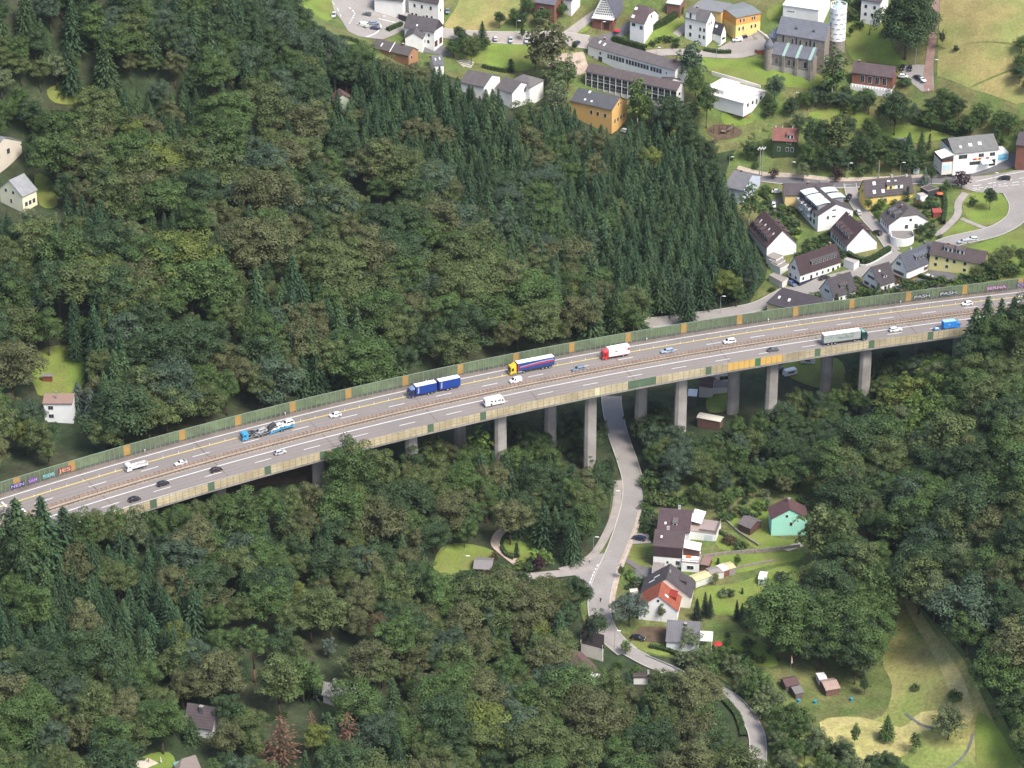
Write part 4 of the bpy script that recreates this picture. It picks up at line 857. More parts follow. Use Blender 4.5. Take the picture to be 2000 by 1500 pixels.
# ---- parked and moving cars off the motorway:  (type, colour, u, v, u_front, v_front, label)
PARK = [("estate", NAVY, 1248, 1052.5, 1234, 1050, "dark blue estate car parked beside the valley road"),
("saloon", BLACK, 1246, 1247, 1260, 1250, "black saloon parked under the blue cedar"),
("boxvan", WHITE, 1440, 79, 1425, 81, "long white motor caravan parked in the church yard"), ("estate", BLACK, 1449, 73, 1434, 76, "black car half hidden behind the white caravan by the church"),
("hatch", BLACK, 1763, 132.5, 1763, 140, "left one of two black cars parked beside the parish hall"), ("hatch", BLACK, 1777.5, 134, 1777.5, 142, "right one of two black cars parked beside the parish hall"),
("hatch", WHITE, 1764, 150, 1772, 149, "white car half hidden by a round bush beside the parish hall"), ("saloon", (0.025, 0.02, 0.02), 1793, 152.5, 1803, 159, "black car with its bright roof in the yard of the parish hall"), ("coupe", WHITE, 1801, 156.5, 1808, 163, "white car right beside the black one in the parish hall yard"),
("suv", SILVER, 652, 31, 650, 37, "silver car on the bend of the road at the top left"), ("coupe", (0.1, 0.11, 0.11), 716.5, 28.5, 705, 26, "dark grey coupe on the road at the top left"),
("van", WHITE, 708, 50, 699, 46, "white van with roof load parked on the traffic island at the top left"), ("estate", (0.22, 0.28, 0.36), 731, 46.5, 741, 47.5, "blue grey car parked behind the white van at the top left"), ("saloon", (0.02, 0.03, 0.075), 733, 56, 743, 57.5, "dark blue car parked in front of the white van at the top left"),
("estate", (0.015, 0.02, 0.035), 778, 26, 769, 28, "dark car in front of the carport at the top"), ("hatch", (0.2, 0.22, 0.3), 874, 23, 874, 28, "grey blue car beside the tall white house at the top"),
("estate", (0.62, 0.62, 0.6), 967.5, 76, 967, 70, "white car, leftmost of those parked along the village road"), ("mpv", SILVER, 997.5, 79.5, 997.5, 86, "silver car in the middle of the cars along the village road"), ("estate", SILVER, 1028.5, 80, 1028.5, 87, "car with dark roof right of a small tree along the village road"), ("mpv", NAVY, 1127, 86, 1130, 81, "dark van behind a small tree beside the long white school"),
("coupe", WHITE, 1839, 333, 1844, 340, "white car parked in front of the pale blue garage door"), ("van", WHITE, 1886, 330.5, 1874, 332, "white van in front of the grey roofed shop"), ("estate", BLACK, 1962, 349, 1951, 349, "black car driving on the wide junction at the right edge"),
("estate", (0.42, 0.44, 0.46), 1882, 473.5, 1872, 475, "grey car parked at the edge of the overgrown meadow"), ("estate", (0.55, 0.56, 0.56), 1899, 468, 1889, 469.5, "silver car parked just behind the grey one by the meadow"),
("hatch", (0.08, 0.13, 0.27), 1546, 555, 1553, 559, "blue car in front of the long white house with a mottled roof"), ("saloon", (0.015, 0.02, 0.025), 1610, 543, 1618, 540, "dark green black car beside the dark doors of the long white house"),
("mpv", BLACK, 1714, 456, 1708, 452, "black car parked in the lane beside the round white garage"), ("mpv", SILVER, 1676, 416, 1673, 411, "silver car parked in the lane behind the white terrace"), ("suv", BLACK, 1657, 388, 1654, 393, "dark car behind the white apartment house"),
("saloon", (0.6, 0.6, 0.6), 1517, 375, 1526, 375, "white car at the left end of the yellow house"), ("hatch", WHITE, 1511, 402, 1511, 408, "white car beside the garden left of the yellow house"),
("saloon", (0.66, 0.66, 0.66), 1811, 541, 1804, 540, "white car behind a hedge in front of the pale yellow house"), ("mpv", WHITE, 1755, 563, 1749, 560, "white car just behind the noise barrier beside the small white house"),
("hatch", BLACK, 1525, 723, 1530, 719, "black car seen under the bridge right of a pier"), ("hatch", (0.55, 0.55, 0.56), 1222, 257, 1227, 258, "white car half hidden beside the orange building")]
for ty, col, u, v, uf, vf, lb in PARK:
    p = at_g(u, v, 0.6); f = at_g(uf, vf, 0.6); rz = math.atan2(f.y - p.y, f.x - p.x); z = ground(p.x, p.y)
    car(ty, col, lb, (p.x, p.y, z + 0.37), rz, "van" if ty == "van" else "car")
# ------------------------------------------------------------ houses
FOOT = []                                                # footprints kept free of trees: centre, heading, half length, half width
_wm = {}
def win_mesh(wd, ht, fr=0.09):
    k = (round(wd, 2), round(ht, 2), fr)
    if k not in _wm:
        a = MB(); a.box(-wd / 2 - fr, wd / 2 + fr, -0.05, 0.05, -fr, ht + fr)
        b = MB(); n = 2 if wd > 1.1 else 1
        for i in range(n):
            x0 = -wd / 2 + wd * i / n + (0.03 if i else 0); x1 = -wd / 2 + wd * (i + 1) / n - (0.03 if i < n - 1 else 0); b.box(x0, x1, -0.085, -0.03, 0, ht)
        _wm[k] = (a.mesh("window", M["white_frame"]), b.mesh("pane", M["pane"]))
    return _wm[k]
def window(parent, loc, rz, wd=1.1, ht=1.3, fr=0.09, shutter=None, subpart=False):
    a, b = win_mesh(wd, ht, fr); o = link("window", a, parent, loc, (0, 0, rz))
    if subpart: 
        o.data = _wj(a, b, (wd, ht, fr)); return o
    link("pane", b, o)
    if shutter:
        mb = MB()
        for s in (-1, 1): mb = MB(); mb.box(s * (wd / 2 + 0.36) - 0.25, s * (wd / 2 + 0.36) + 0.25, -0.08, -0.02, 0, ht); mb.build("shutter", M["flat_paint"], o, shutter)
    return o
_wjc = {}
def _wj(a, b, k):
    if k not in _wjc:
        bm = bmesh.new(); bm.from_mesh(a); n = len(bm.faces); bm.from_mesh(b); bm.faces.ensure_lookup_table()
        for i in range(n, len(bm.faces)): bm.faces[i].material_index = 1
        me = bpy.data.meshes.new("window"); bm.to_mesh(me); bm.free(); me.materials.append(M["white_frame"]); me.materials.append(M["pane"]); _wjc[k] = me
    return _wjc[k]
def slab(parent, polys, th, material, color, name="roof"):
    mb = MB()
    idx = {}
    for P in polys:
        mb.face(P); n = len(P)
        mb.face([(p[0], p[1], p[2] - th) for p in P][::-1])
        for i in range(n):
            a, b = P[i], P[(i + 1) % n]; mb.face([(a[0], a[1], a[2] - th), (b[0], b[1], b[2] - th), b, a])
    return mb.build(name, material, parent, color)
DARK_ROOF, BROWN_ROOF, GREY_ROOF, SLATE, RED_ROOF = (0.075, 0.063, 0.067), (0.085, 0.055, 0.055), (0.15, 0.15, 0.155), (0.125, 0.13, 0.15), (0.26, 0.075, 0.045)
WALL_W, WALL_C, WALL_Y, WALL_O = (0.80, 0.79, 0.76), (0.72, 0.64, 0.42), (0.72, 0.62, 0.30), (0.62, 0.36, 0.12)
def house(label, R1, R2, E, hr, he, wall=WALL_W, roof=DARK_ROOF, hw=None, hw2=None, endA=(0, 0), endB=(0, 0), wins=(), dormers=(), sky=(), chim=(), oh=0.45, oha=0.3, rmat="roof_tile", name="house", cat="house", plinth=None, gable=None, wmat="plaster", base=2.5, z=None, gcap=None, door=()):
    """R1, R2 ridge ends and E one eave corner as seen in the photograph; hr, he heights of ridge and eaves over the ground"""
    A = at_g(*R1, hr); B = at_g(*R2, hr); gz = z if z is not None else (ground(A.x, A.y) + ground(B.x, B.y)) / 2
    A = at(*R1, gz + hr); B = at(*R2, gz + hr)
    X = (B - A).xy.normalized(); L = (B - A).xy.length; c = (A + B) / 2; rz = math.atan2(X.y, X.x); Yv = Vector((-X.y, X.x))
    if E is not None:
        e = at(*E, gz + he); hwE = (e - c).xy.dot(Yv)
        if hw is None: hw = abs(hwE)
        if hwE > 0: rz += math.pi; X = -X; Yv = -Yv; endA, endB = endB, endA   # front side is local -y
    elif Yv.y < 0: rz += math.pi; endA, endB = endB, endA
    root = tag(empty(name, (c.x, c.y, gz), rz), label, cat)
    hw2 = hw if hw2 is None else hw2
    (ta, sa), (tb, sb) = endA, endB
    xa, xb = -L / 2 - sa * ta, L / 2 + sb * tb            # gable planes at the eaves (full hips reach out)
    ra, rb = (-L / 2, L / 2) if True else 0
    if 0 < ta < 1: ra = -L / 2 + sa; xa = -L / 2
    if 0 < tb < 1: rb = L / 2 - sb; xb = L / 2
    pt = lambda x, s, t: (x, s * t * (hw if s < 0 else hw2), hr - (hr - he) * t)   # point at slope fraction t
    f = [pt(xa, -1, 1), pt(xb, -1, 1)] + ([pt(xb, -1, tb)] if 0 < tb < 1 else []) + [pt(rb, -1, 0), pt(ra, -1, 0)] + ([pt(xa, -1, ta)] if 0 < ta < 1 else [])
    if tb == 0: f[1] = pt(L / 2, -1, 1)
    k = [pt(xb, 1, 1), pt(xa, 1, 1)] + ([pt(xa, 1, ta)] if 0 < ta < 1 else []) + [pt(ra, 1, 0), pt(rb, 1, 0)] + ([pt(xb, 1, tb)] if 0 < tb < 1 else [])
    polys = [f, k]
    if tb > 0: polys.append([pt(xb, -1, tb), pt(xb, 1, tb), pt(rb, 1, 0)])
    if ta > 0: polys.append([pt(xa, 1, ta), pt(xa, -1, ta), pt(ra, 1, 0)])
    rf = slab(root, polys, 0.2, M[rmat], roof)
    # walls with gables, set back under the eaves
    wx0, wx1, wy0, wy1 = xa + oha, xb - oha, -hw + oh, hw2 - oh
    zz = lambda y: hr - (hr - he) * abs(y) / (hw if y < 0 else hw2) - 0.21
    ze0, ze1 = zz(wy0), zz(wy1); mb = MB(); bt = -base
    def endw(x, t, flip):
        if t >= 1: P = [(x, wy0, bt), (x, wy1, bt), (x, wy1, ze1), (x, wy0, ze0)]
        elif t > 0: P = [(x, wy0, bt), (x, wy1, bt), (x, wy1, ze1), (x, hw2 * t, zz(hw2 * t)), (x, -hw * t, zz(-hw * t)), (x, wy0, ze0)]
        else: P = [(x, wy0, bt), (x, wy1, bt), (x, wy1, ze1), (x, 0, zz(0)), (x, wy0, ze0)]
        return P[::-1] if flip else P
    if ta >= 1: ze_a = True
    mb.face(endw(wx1, tb, False)); mb.face(endw(wx0, ta, True))
    mb.face([(wx0, wy0, bt), (wx1, wy0, bt), (wx1, wy0, ze0), (wx0, wy0, ze0)]); mb.face([(wx1, wy1, bt), (wx0, wy1, bt), (wx0, wy1, ze1), (wx1, wy1, ze1)])
    wl = mb.build("wall", M[wmat], root, wall)
    if plinth:
        mb = MB(); mb.box(wx0 - 0.04, wx1 + 0.04, wy0 - 0.04, wy1 + 0.04, bt, 0.45); mb.build("plinth", M["flat_paint"], root, plinth)
    if gcap:                                              # boarded gable tops
        for x, s in ((wx0 - 0.03, -1), (wx1 + 0.03, 1)):
            mb = MB(); q = [(x, wy0 + 0.05, ze0), (x, wy1 - 0.05, ze1), (x, 0, zz(0) - 0.02)]; mb.face(q if s > 0 else q[::-1]); mb.build("gable_boarding", M["panel_board"], root, gcap)
    side = {'f': (wx0, wx1, wy0, 0), 'b': (wx0, wx1, wy1, 1), 'l': (wy0, wy1, wx0, 2), 'r': (wy0, wy1, wx1, 3)}
    def spot(sd, pos):
        lo, hi, c0, q = side[sd]
        if q == 0: return (lo + (hi - lo) * pos, c0, 0.0)
        if q == 1: return (hi - (hi - lo) * pos, c0, math.pi)
        if q == 2: return (hi - (hi - lo) * pos, c0, -math.pi / 2)
        return (lo + (hi - lo) * pos, c0, math.pi / 2)
    for wn in wins:
        sd, pos, zs, wd, ht = wn[:5]; sh = wn[5] if len(wn) > 5 else None
        for p_ in (pos if isinstance(pos, (list, tuple)) else [pos]):
            a, c0, r = spot(sd, p_); loc = (a, c0, zs) if sd in 'fb' else (c0, a, zs); window(root, loc, r, wd, ht, shutter=sh)
    for dn in door:
        sd, pos, wd, ht, colr = dn; a, c0, r = spot(sd, pos); loc = (a, c0, 0) if sd in 'fb' else (c0, a, 0)
        mb = MB(); mb.box(-wd / 2, wd / 2, -0.07, 0.05, 0, ht); mb.build("garage_door" if wd > 1.6 else "door", M["flat_paint"], root, colr, loc=loc, rot=(0, 0, r))
    for dm in dormers:                                    # (side, x0, x1 as fractions, slope fraction of the front, height, number of windows, colour)
        sd, f0, f1, t, hd, nw = dm[:6]; dc = dm[6] if len(dm) > 6 else roof; fc = dm[7] if len(dm) > 7 else dc
        s = -1 if sd == 'f' else 1; W0 = hw if s < 0 else hw2; y = s * t * W0; zf = hr - (hr - he) * t
        x0 = wx0 + (wx1 - wx0) * f0; x1 = wx0 + (wx1 - wx0) * f1
        sl_ = (hr - he) / W0; yb = s * max(0.05, (abs(y) - hd / (sl_ * 0.72))); zt = zf + hd; zb_ = hr - (hr - he) * abs(yb) / W0 + 0.02
        d = MB(); d.face([(x0, y, zf - 0.1), (x1, y, zf - 0.1), (x1, y, zt), (x0, y, zt)] if s < 0 else [(x1, y, zf - 0.1), (x0, y, zf - 0.1), (x0, y, zt), (x1, y, zt)], 1)
        for x, fl in ((x0, s > 0), (x1, s < 0)):
            q = [(x, y, zf - 0.1), (x, yb, zb_ - 0.15), (x, yb, zb_), (x, y, zt)]; d.face(q if fl else q[::-1], 1)
        o_ = 0.18; yo = y + s * 0.25; top = [(x0 - o_, yo, zt - 0.02), (x1 + o_, yo, zt - 0.02), (x1 + o_, yb, zb_ + 0.06), (x0 - o_, yb, zb_ + 0.06)]
        if s > 0: top = top[::-1]
        d.face([(p[0], p[1], p[2] + 0.10) for p in top], 0); d.face([(p[0], p[1], p[2]) for p in top][::-1], 0)
        for i in range(4):
            a, b2 = top[i], top[(i + 1) % 4]; d.face([a, b2, (b2[0], b2[1], b2[2] + 0.10), (a[0], a[1], a[2] + 0.10)], 0)
        do = d.build("dormer", [M[rmat], M["plaster"]], root, dc)
        if fc is not dc:
            fmb = MB(); q = [(x0 + 0.02, y + s * 0.02, zf - 0.05), (x1 - 0.02, y + s * 0.02, zf - 0.05), (x1 - 0.02, y + s * 0.02, zt - 0.06), (x0 + 0.02, y + s * 0.02, zt - 0.06)]; fmb.face(q if s < 0 else q[::-1]); fmb.build("dormer_front", M["plaster"], do, fc)
        for i in range(nw):
            xx = x0 + (x1 - x0) * (i + 0.5) / nw; ww = min(0.9, (x1 - x0) / nw * 0.62); window(do, (xx, y + s * 0.03, zf + 0.12), 0 if s < 0 else math.pi, ww, max(0.4, hd - 0.4), subpart=True)
    for sk in sky:                                        # skylights on the roof: (side, x fraction, slope fraction, w, l)
        sd, fx, t, wd, ln = sk[:5]; s = -1 if sd == 'f' else 1; W0 = hw if s < 0 else hw2; x = ra + (rb - ra) * fx; ang = math.atan2(hr - he, W0)
        loc = Vector((x, s * t * W0, hr - (hr - he) * t)); a = MB(); a.box(-wd / 2, wd / 2, -ln / 2, ln / 2, 0.0, 0.1)
        o = a.build("skylight", M["white_frame"], rf, loc=loc, rot=((ang if s < 0 else -ang), 0, 0)); 
    for ch in chim:                                       # (x fraction, y, height above ridge, w)
        fx, y, hh, wd = ch[:4]; x = ra + (rb - ra) * fx; zr = hr - (hr - he) * abs(y) / (hw if y < 0 else hw2)
        a = MB(); a.box(x - wd / 2, x + wd / 2, y - wd / 2, y + wd / 2, zr - 0.5, hr + hh, mi=0); a.box(x - wd / 2 - 0.08, x + wd / 2 + 0.08, y - wd / 2 - 0.08, y + wd / 2 + 0.08, hr + hh, hr + hh + 0.12, mi=1)
        a.build("chimney", [M["brick"] if len(ch) < 5 else M["plaster"], M["concrete"]], rf, color=(ch[4] if len(ch) > 4 else (0.2, 0.2, 0.2)))
    m_ = Vector(((xa + xb) / 2, (hw2 - hw) / 2)); e = Matrix.Rotation(rz, 2)
    FOOT.append((Vector((c.x, c.y)) + e @ m_, rz, (xb - xa) / 2, (hw + hw2) / 2))
    root["dim"] = [xa, xb, -hw, hw2]
    del root["dim"]
    return dict(root=root, roof=rf, wx0=wx0, wx1=wx1, wy0=wy0, wy1=wy1, rz=rz, gz=gz, c=c, L=L, hw=hw)
SH = (0.07, 0.03, 0.03)
sp = lambda n, a=0.1, b=0.9: [a + (b - a) * (i + 0.5) / n for i in range(n)]
# ---- village behind the bridge
house("long white house with a mottled dark roof and strip dormer of seven windows", (1551.5, 501.5), (1633, 475), (1569, 536), 10, 3.7, roof=(0.05, 0.032, 0.035), plinth=(0.03, 0.04, 0.07), dormers=[('f', 0.30, 0.94, 0.70, 1.25, 7, (0.07, 0.06, 0.065))], wins=[('f', [0.08, 0.42, 0.56, 0.70, 0.94], 1.1, 0.9, 1.2), ('l', [0.36, 0.52], 4.6, 0.95, 1.2), ('l', [0.2, 0.66], 1.0, 0.95, 1.2)], door=[('f', 0.28, 1.0, 2.1, (0.04, 0.02, 0.02)), ('f', 0.82, 1.1, 2.2, (0.03, 0.02, 0.02))], chim=[(0.86, 0.3, 0.9, 0.7)])
house("white terrace with brown roof, four dormers and a blank white gable beside a hedge", (1686.5, 445), (1653, 412), (1650, 478), 10.3, 3.4, roof=BROWN_ROOF, dormers=[('f', a, a + 0.15, 0.72, 1.5, 1, BROWN_ROOF, WALL_W) for a in (0.12, 0.33, 0.54, 0.74)] + [('b', a, a + 0.14, 0.72, 1.4, 1) for a in (0.2, 0.42, 0.64)], wins=[('f', sp(6), 1.0, 1.1, 1.5)], chim=[(0.2, -0.2, 0.5, 0.5, (0.6, 0.6, 0.6))])
house("brown roofed terrace with five dormers and an ivy covered gable", (1529, 450), (1491.5, 409.5), (1493, 481), 10, 3.3, roof=BROWN_ROOF, dormers=[('f', a, a + 0.12, 0.74, 1.45, 1, BROWN_ROOF, WALL_W) for a in (0.06, 0.24, 0.42, 0.6, 0.78)] + [('b', a, a + 0.14, 0.72, 1.4, 1) for a in (0.15, 0.4, 0.65)], sky=[('f', a, 0.42, 0.7, 1.8) for a in (0.2, 0.42, 0.62, 0.84)])
hA = house("big white apartment house with curved white dormer roofs and balconies", (1634, 398), (1592, 361), (1590.5, 416), 10, 6.0, roof=DARK_ROOF, wins=[('l', [0.45], 7.0, 1.6, 0.6), ('l', [0.45], 4.3, 1.6, 0.6), ('l', [0.72], 3.8, 0.9, 1.3), ('r', [0.45], 7.0, 1.6, 0.6), ('r', [0.45], 4.3, 1.6, 0.6), ('r', [0.28], 3.8, 0.9, 1.3), ('f', sp(5), 1.0, 1.5, 1.9), ('f', sp(5), 3.9, 1.5, 1.7)])
def curved_dormer(h, x, s, w_, out=1.2):
    """box dormer with a vaulted white metal roof"""
    r = h["root"]; mb = MB(); y0 = s * (h["hw"] - 1.6); y1 = s * 1.2
    mb.box(x - w_ / 2, x + w_ / 2, min(y0, y1), max(y0, y1), 6.0, 8.8); d = mb.build("dormer", M["plaster"], r, (0.25, 0.26, 0.28))
    mb = MB(); n = 8; ys = [s * (h["hw"] - 0.8) + (s * 0.6 - s * (h["hw"] - 0.8)) * i / n for i in range(n + 1)]; zs = [8.82 + 0.75 * math.sin(math.pi * (0.12 + 0.6 * i / n)) for i in range(n + 1)]
    for i in range(n):
        q = [(x - w_ / 2 - 0.3, ys[i], zs[i]), (x + w_ / 2 + 0.3, ys[i], zs[i]), (x + w_ / 2 + 0.3, ys[i + 1], zs[i + 1]), (x - w_ / 2 - 0.3, ys[i + 1], zs[i + 1])]
        mb.face(q if s < 0 else q[::-1]); mb.face([(p[0], p[1], p[2] - 0.12) for p in (q[::-1] if s < 0 else q)])
    mb.build("vaulted_roof", M["metal_sheet"], d, (0.62, 0.68, 0.68)); window(d, (x, y0 + s * 0.03, 6.7), 0 if s < 0 else math.pi, w_ * 0.6, 1.5, subpart=True)
for x in (hA["wx0"] + 3.2, hA["wx0"] + 8.8, hA["wx0"] + 13.8): curved_dormer(hA, x, -1, 4.0)
for x in (hA["wx0"] + 4.5, hA["wx0"] + 10.5): curved_dormer(hA, x, 1, 4.0)
for z in (2.9, 5.8):
    for x in (hA["wx0"] + 4.0, hA["wx0"] + 10.5):
        mb = MB(); y = hA["wy0"]; mb.box(x - 2, x + 2, y - 1.5, y, z - 0.2, z); mb.box(x - 2, x + 2, y - 1.55, y - 1.47, z, z + 0.95); mb.box(x - 2.04, x - 1.96, y - 1.5, y, z, z + 0.95); mb.box(x + 1.96, x + 2.04, y - 1.5, y, z, z + 0.95); mb.build("balcony", M["plaster"], hA["root"], (0.55, 0.57, 0.58))
house("low yellow house with a long dark roof behind the white apartment house", (1530, 357.5), (1627, 356.5), (1524.5, 371), 8.6, 5.6, hw=5.2, wall=(0.70, 0.52, 0.24), roof=DARK_ROOF, wins=[('f', [0.1, 0.22], 3.2, 1.2, 1.3), ('l', [0.5], 3, 1.2, 1.3)], dormers=[('f', 0.06, 0.24, 0.85, 1.6, 1, (0.2, 0.19, 0.18), (0.70, 0.52, 0.24))], chim=[(0.5, 0.4, 0.6, 0.6)])
h6 = house("yellow and white house with dark roof, many skylights and climbing ivy", (1685, 351.5), (1780, 342), (1694, 386), 9.6, 3.6, wall=(0.72, 0.55, 0.17), roof=DARK_ROOF, sky=[('f', 0.22, 0.25, 1.2, 1.4), ('f', 0.52, 0.25, 1.2, 1.4), ('f', 0.66, 0.25, 0.8, 1.0), ('f', 0.20, 0.72, 1.2, 1.4), ('f', 0.38, 0.72, 1.2, 1.4)], dormers=[('f', 0.46, 0.62, 0.66, 1.7, 1, DARK_ROOF, (0.72, 0.55, 0.17)), ('f', 0.62, 0.80, 0.66, 1.7, 1, DARK_ROOF, WALL_W)], wins=[('f', [0.3, 0.42], 1.0, 1.2, 1.3), ('l', [0.5], 4.2, 1.3, 1.3)], chim=[(0.6, 0.3, 0.7, 0.9, (0.45, 0.4, 0.35)), (0.9, 0.2, 0.4, 0.8, (0.6, 0.6, 0.6))])
house("white house with half hipped dark roof and two small dormers on its left", (1777, 410), (1758.5, 390.5), (1740, 445), 8.8, 3.2, roof=(0.085, 0.075, 0.075), endA=(0.42, 1.6), dormers=[('f', 0.20, 0.42, 0.66, 1.35, 1, (0.11, 0.11, 0.115), WALL_W), ('f', 0.62, 0.86, 0.60, 1.35, 1, (0.11, 0.11, 0.115), WALL_W)], wins=[('l', [0.45], 3.8, 1.0, 1.1), ('l', [0.3, 0.55], 0.8, 1.3, 1.6), ('r', [0.55], 3.8, 1.0, 1.1), ('r', [0.7, 0.45], 0.8, 1.3, 1.6), ('f', sp(4), 1.0, 1.0, 1.3)], chim=[(0.6, -1.3, 0.2, 0.6)])
house("white house with a slate blue roof joined to the pale yellow house", (1757.5, 496), (1820, 470.5), (1775, 530.5), 9.8, 3.7, roof=(0.075, 0.08, 0.10), plinth=(0.16, 0.06, 0.05), dormers=[('f', 0.34, 0.99, 0.62, 1.5, 6, (0.10, 0.105, 0.125), (0.07, 0.075, 0.09))], wins=[('l', [0.5, 0.36], 4.9, 1.0, 1.2), ('l', [0.3, 0.64], 1.2, 1.3, 1.3, SH), ('f', [0.62, 0.8], 1.1, 1.0, 1.3, SH), ('l', [0.5], 7.6, 0.45, 0.7)], chim=[(0.35, 0.3, 0.7, 0.7, (0.5, 0.5, 0.5)), (0.8, 0.4, 0.7, 0.6, (0.12, 0.12, 0.13))])
house("pale yellow two storey house with a pair of twin windowed roof dormers", (1821, 470), (1929, 491), (1910, 515), 9.6, 5.4, wall=(0.74, 0.68, 0.30), roof=(0.095, 0.075, 0.075), dormers=[('f', 0.24, 0.40, 0.55, 1.6, 2, (0.10, 0.08, 0.08), WALL_W), ('f', 0.46, 0.62, 0.55, 1.6, 2, (0.10, 0.08, 0.08), WALL_W)], wins=[('f', [0.13, 0.33, 0.46, 0.66], 3.5, 1.05, 1.2), ('f', [0.33, 0.66], 0.9, 1.05, 1.2), ('f', [0.12], 0.9, 1.05, 1.2)], chim=[(0.3, -0.3, 0.6, 0.6)])
house("small white house with dark shutters, right one of the pair above the noise barrier", (1701, 521), (1736.5, 510.5), (1716.5, 559.5), 9.4, 3.1, roof=(0.058, 0.05, 0.055), plinth=(0.14, 0.05, 0.045), wins=[('l', [0.62, 0.42], 4.5, 0.95, 1.0, SH), ('l', [0.25, 0.68], 1.1, 1.3, 1.2, SH), ('l', [0.5], 7.0, 0.4, 0.7), ('f', [0.66], 1.0, 0.8, 1.2)], dormers=[('f', 0.42, 0.62, 0.68, 1.0, 1, (0.06, 0.05, 0.055), WALL_W)], sky=[('f', 0.35, 0.3, 0.7, 0.7)], door=[('f', 0.45, 1.0, 2.1, (0.03, 0.02, 0.02))])
house("small white house partly behind fir trees, left one of the pair above the noise barrier", (1615, 544), (1661, 530), (1632, 580.5), 9.2, 3.0, roof=(0.062, 0.055, 0.06), wins=[('l', [0.40, 0.52, 0.64], 3.6, 0.7, 1.1), ('f', [0.2, 0.36, 0.78], 0.9, 0.9, 1.2), ('l', [0.5], 6.5, 0.35, 0.6)], dormers=[('f', 0.36, 0.72, 0.66, 1.1, 2, (0.075, 0.062, 0.065), (0.07, 0.06, 0.06))])
house("low house with a big dark hipped roof just behind the noise barrier", (1528, 561), (1606, 582), None, 7.4, 3.0, wall=(0.68, 0.56, 0.34), roof=(0.062, 0.053, 0.062), hw=6.8, endA=(1, 3.0), endB=(1, 4.5), sky=[('f', 0.05, 0.55, 0.8, 1.2), ('f', 0.30, 0.55, 0.9, 1.3)], wins=[('l', [0.4, 0.7], 1.0, 1.1, 1.2)])
house("grey roofed house with a pale blue gable at the edge of the spruce wood", (1470.5, 340), (1433, 332), (1453, 373), 9, 5.2, wall=(0.45, 0.50, 0.58), roof=GREY_ROOF, rmat="roof_seam", wins=[('l', [0.35, 0.65], 2.5, 0.9, 1.3), ('r', [0.35, 0.65], 2.5, 0.9, 1.3)], chim=[(0.4, 0.2, 0.6, 0.7)])
hs = house("white shop building with a broad grey roof and a cream awning over its terrace", (1850.5, 269.5), (1940, 260.5), (1869.5, 300), 10.8, 7.0, roof=(0.15, 0.15, 0.145), sky=[('f', 0.20, 0.62, 0.9, 1.2), ('f', 0.42, 0.55, 1.4, 1.5), ('f', 0.63, 0.52, 1.4, 1.5)], wins=[('f', [0.21], 4.3, 3.6, 1.7), ('f', [0.62, 0.87], 4.3, 2.2, 1.5), ('l', [0.3, 0.6], 7.0, 1.2, 1.4)], gcap=(0.11, 0.085, 0.085), door=[('f', 0.88, 2.6, 2.7, (0.03, 0.03, 0.035))])
r = hs["root"]; x0, y0 = hs["wx0"], hs["wy0"]
mb = MB(); mb.box(x0 - 4.6, x0 - 0.02, y0 + 0.3, y0 + 9, -2, 3.4); an = mb.build("garage", M["plaster"], r, (0.66, 0.63, 0.56)); mb = MB(); mb.box(x0 - 3.9, x0 - 1.2, y0 + 0.24, y0 + 0.32, 0, 2.5); mb.build("garage_door", M["flat_paint"], an, (0.48, 0.62, 0.68))
mb = MB(); 
for a in ((x0 - 4.6, x0 - 0.02, y0 + 0.35, y0 + 0.45), (x0 - 4.6, x0 - 4.5, y0 + 0.5, y0 + 9)): mb.box(*a, 3.45, 4.5)
mb.build("terrace_railing", M["wood"], r, (0.10, 0.04, 0.035)); mb = MB(); mb.prism([(x0 - 5.6, 5.6), (x0 - 5.6, 5.7), (x0 - 0.1, 6.9), (x0 - 0.1, 6.8)][::-1], y0 - 0.8, y0 + 6.5); mb.build("awning", M["fabric"], r, (0.75, 0.72, 0.60))
mb = MB(); X_ = lambda f_: x0 + (hs["wx1"] - x0) * f_
mb.box(X_(0.44), X_(0.80), y0 - 0.16, y0 - 0.02, 3.25, 3.95); sg = mb.build("shop_sign", M["flat_paint"], r, (0.62, 0.10, 0.06))
for a, b_, c_ in ((0.445, 0.47, (0.05, 0.03, 0.03)), (0.485, 0.50, (0.05, 0.03, 0.03)), (0.515, 0.56, (0.75, 0.6, 0.1)), (0.575, 0.61, (0.05, 0.03, 0.03)), (0.625, 0.72, (0.75, 0.7, 0.65)), (0.74, 0.795, (0.05, 0.03, 0.03))):
    mb = MB(); mb.box(X_(a), X_(b_), y0 - 0.19, y0 - 0.165, 3.33, 3.87); mb.build("sign_field", M["flat_paint"], sg, c_)
mb = MB(); mb.prism([(-2.9, 2.35), (-2.9, 2.42), (0, 3.2), (0, 3.12)][::-1], -2.3, 2.3); mb.build("shop_awning", M["fabric"], r, (0.70, 0.76, 0.76), loc=(X_(0.72), y0 - 0.05, 0), rot=(0, 0, R(90)))
mb = MB(); mb.box(X_(0.37), X_(0.60), y0 - 0.1, y0 - 0.02, 1.2, 2.6); mb.build("shop_window", M["pane"], r)
mb = MB(); mb.box(hs["wx1"] + 0.1, hs["wx1"] + 4.6, y0 + 0.3, y0 + 7, -2, 5.0, taper=(0, 0, 0, 0)); an = mb.build("annex", M["plaster"], r, (0.74, 0.76, 0.78)); mb = MB(); mb.box(hs["wx1"] + 0.3, hs["wx1"] + 4.3, y0 + 0.2, y0 + 0.29, 2.0, 4.3); bn = mb.build("banner", M["flat_paint"], an, (0.10, 0.50, 0.72))
me = text_mesh("LEBEN", 1.1); me.materials.clear(); me.materials.append(M["mark_white"]); link("lettering", me, an, (hs["wx1"] + 2.3, y0 + 0.18, 3.4), (R(90), 0, 0))
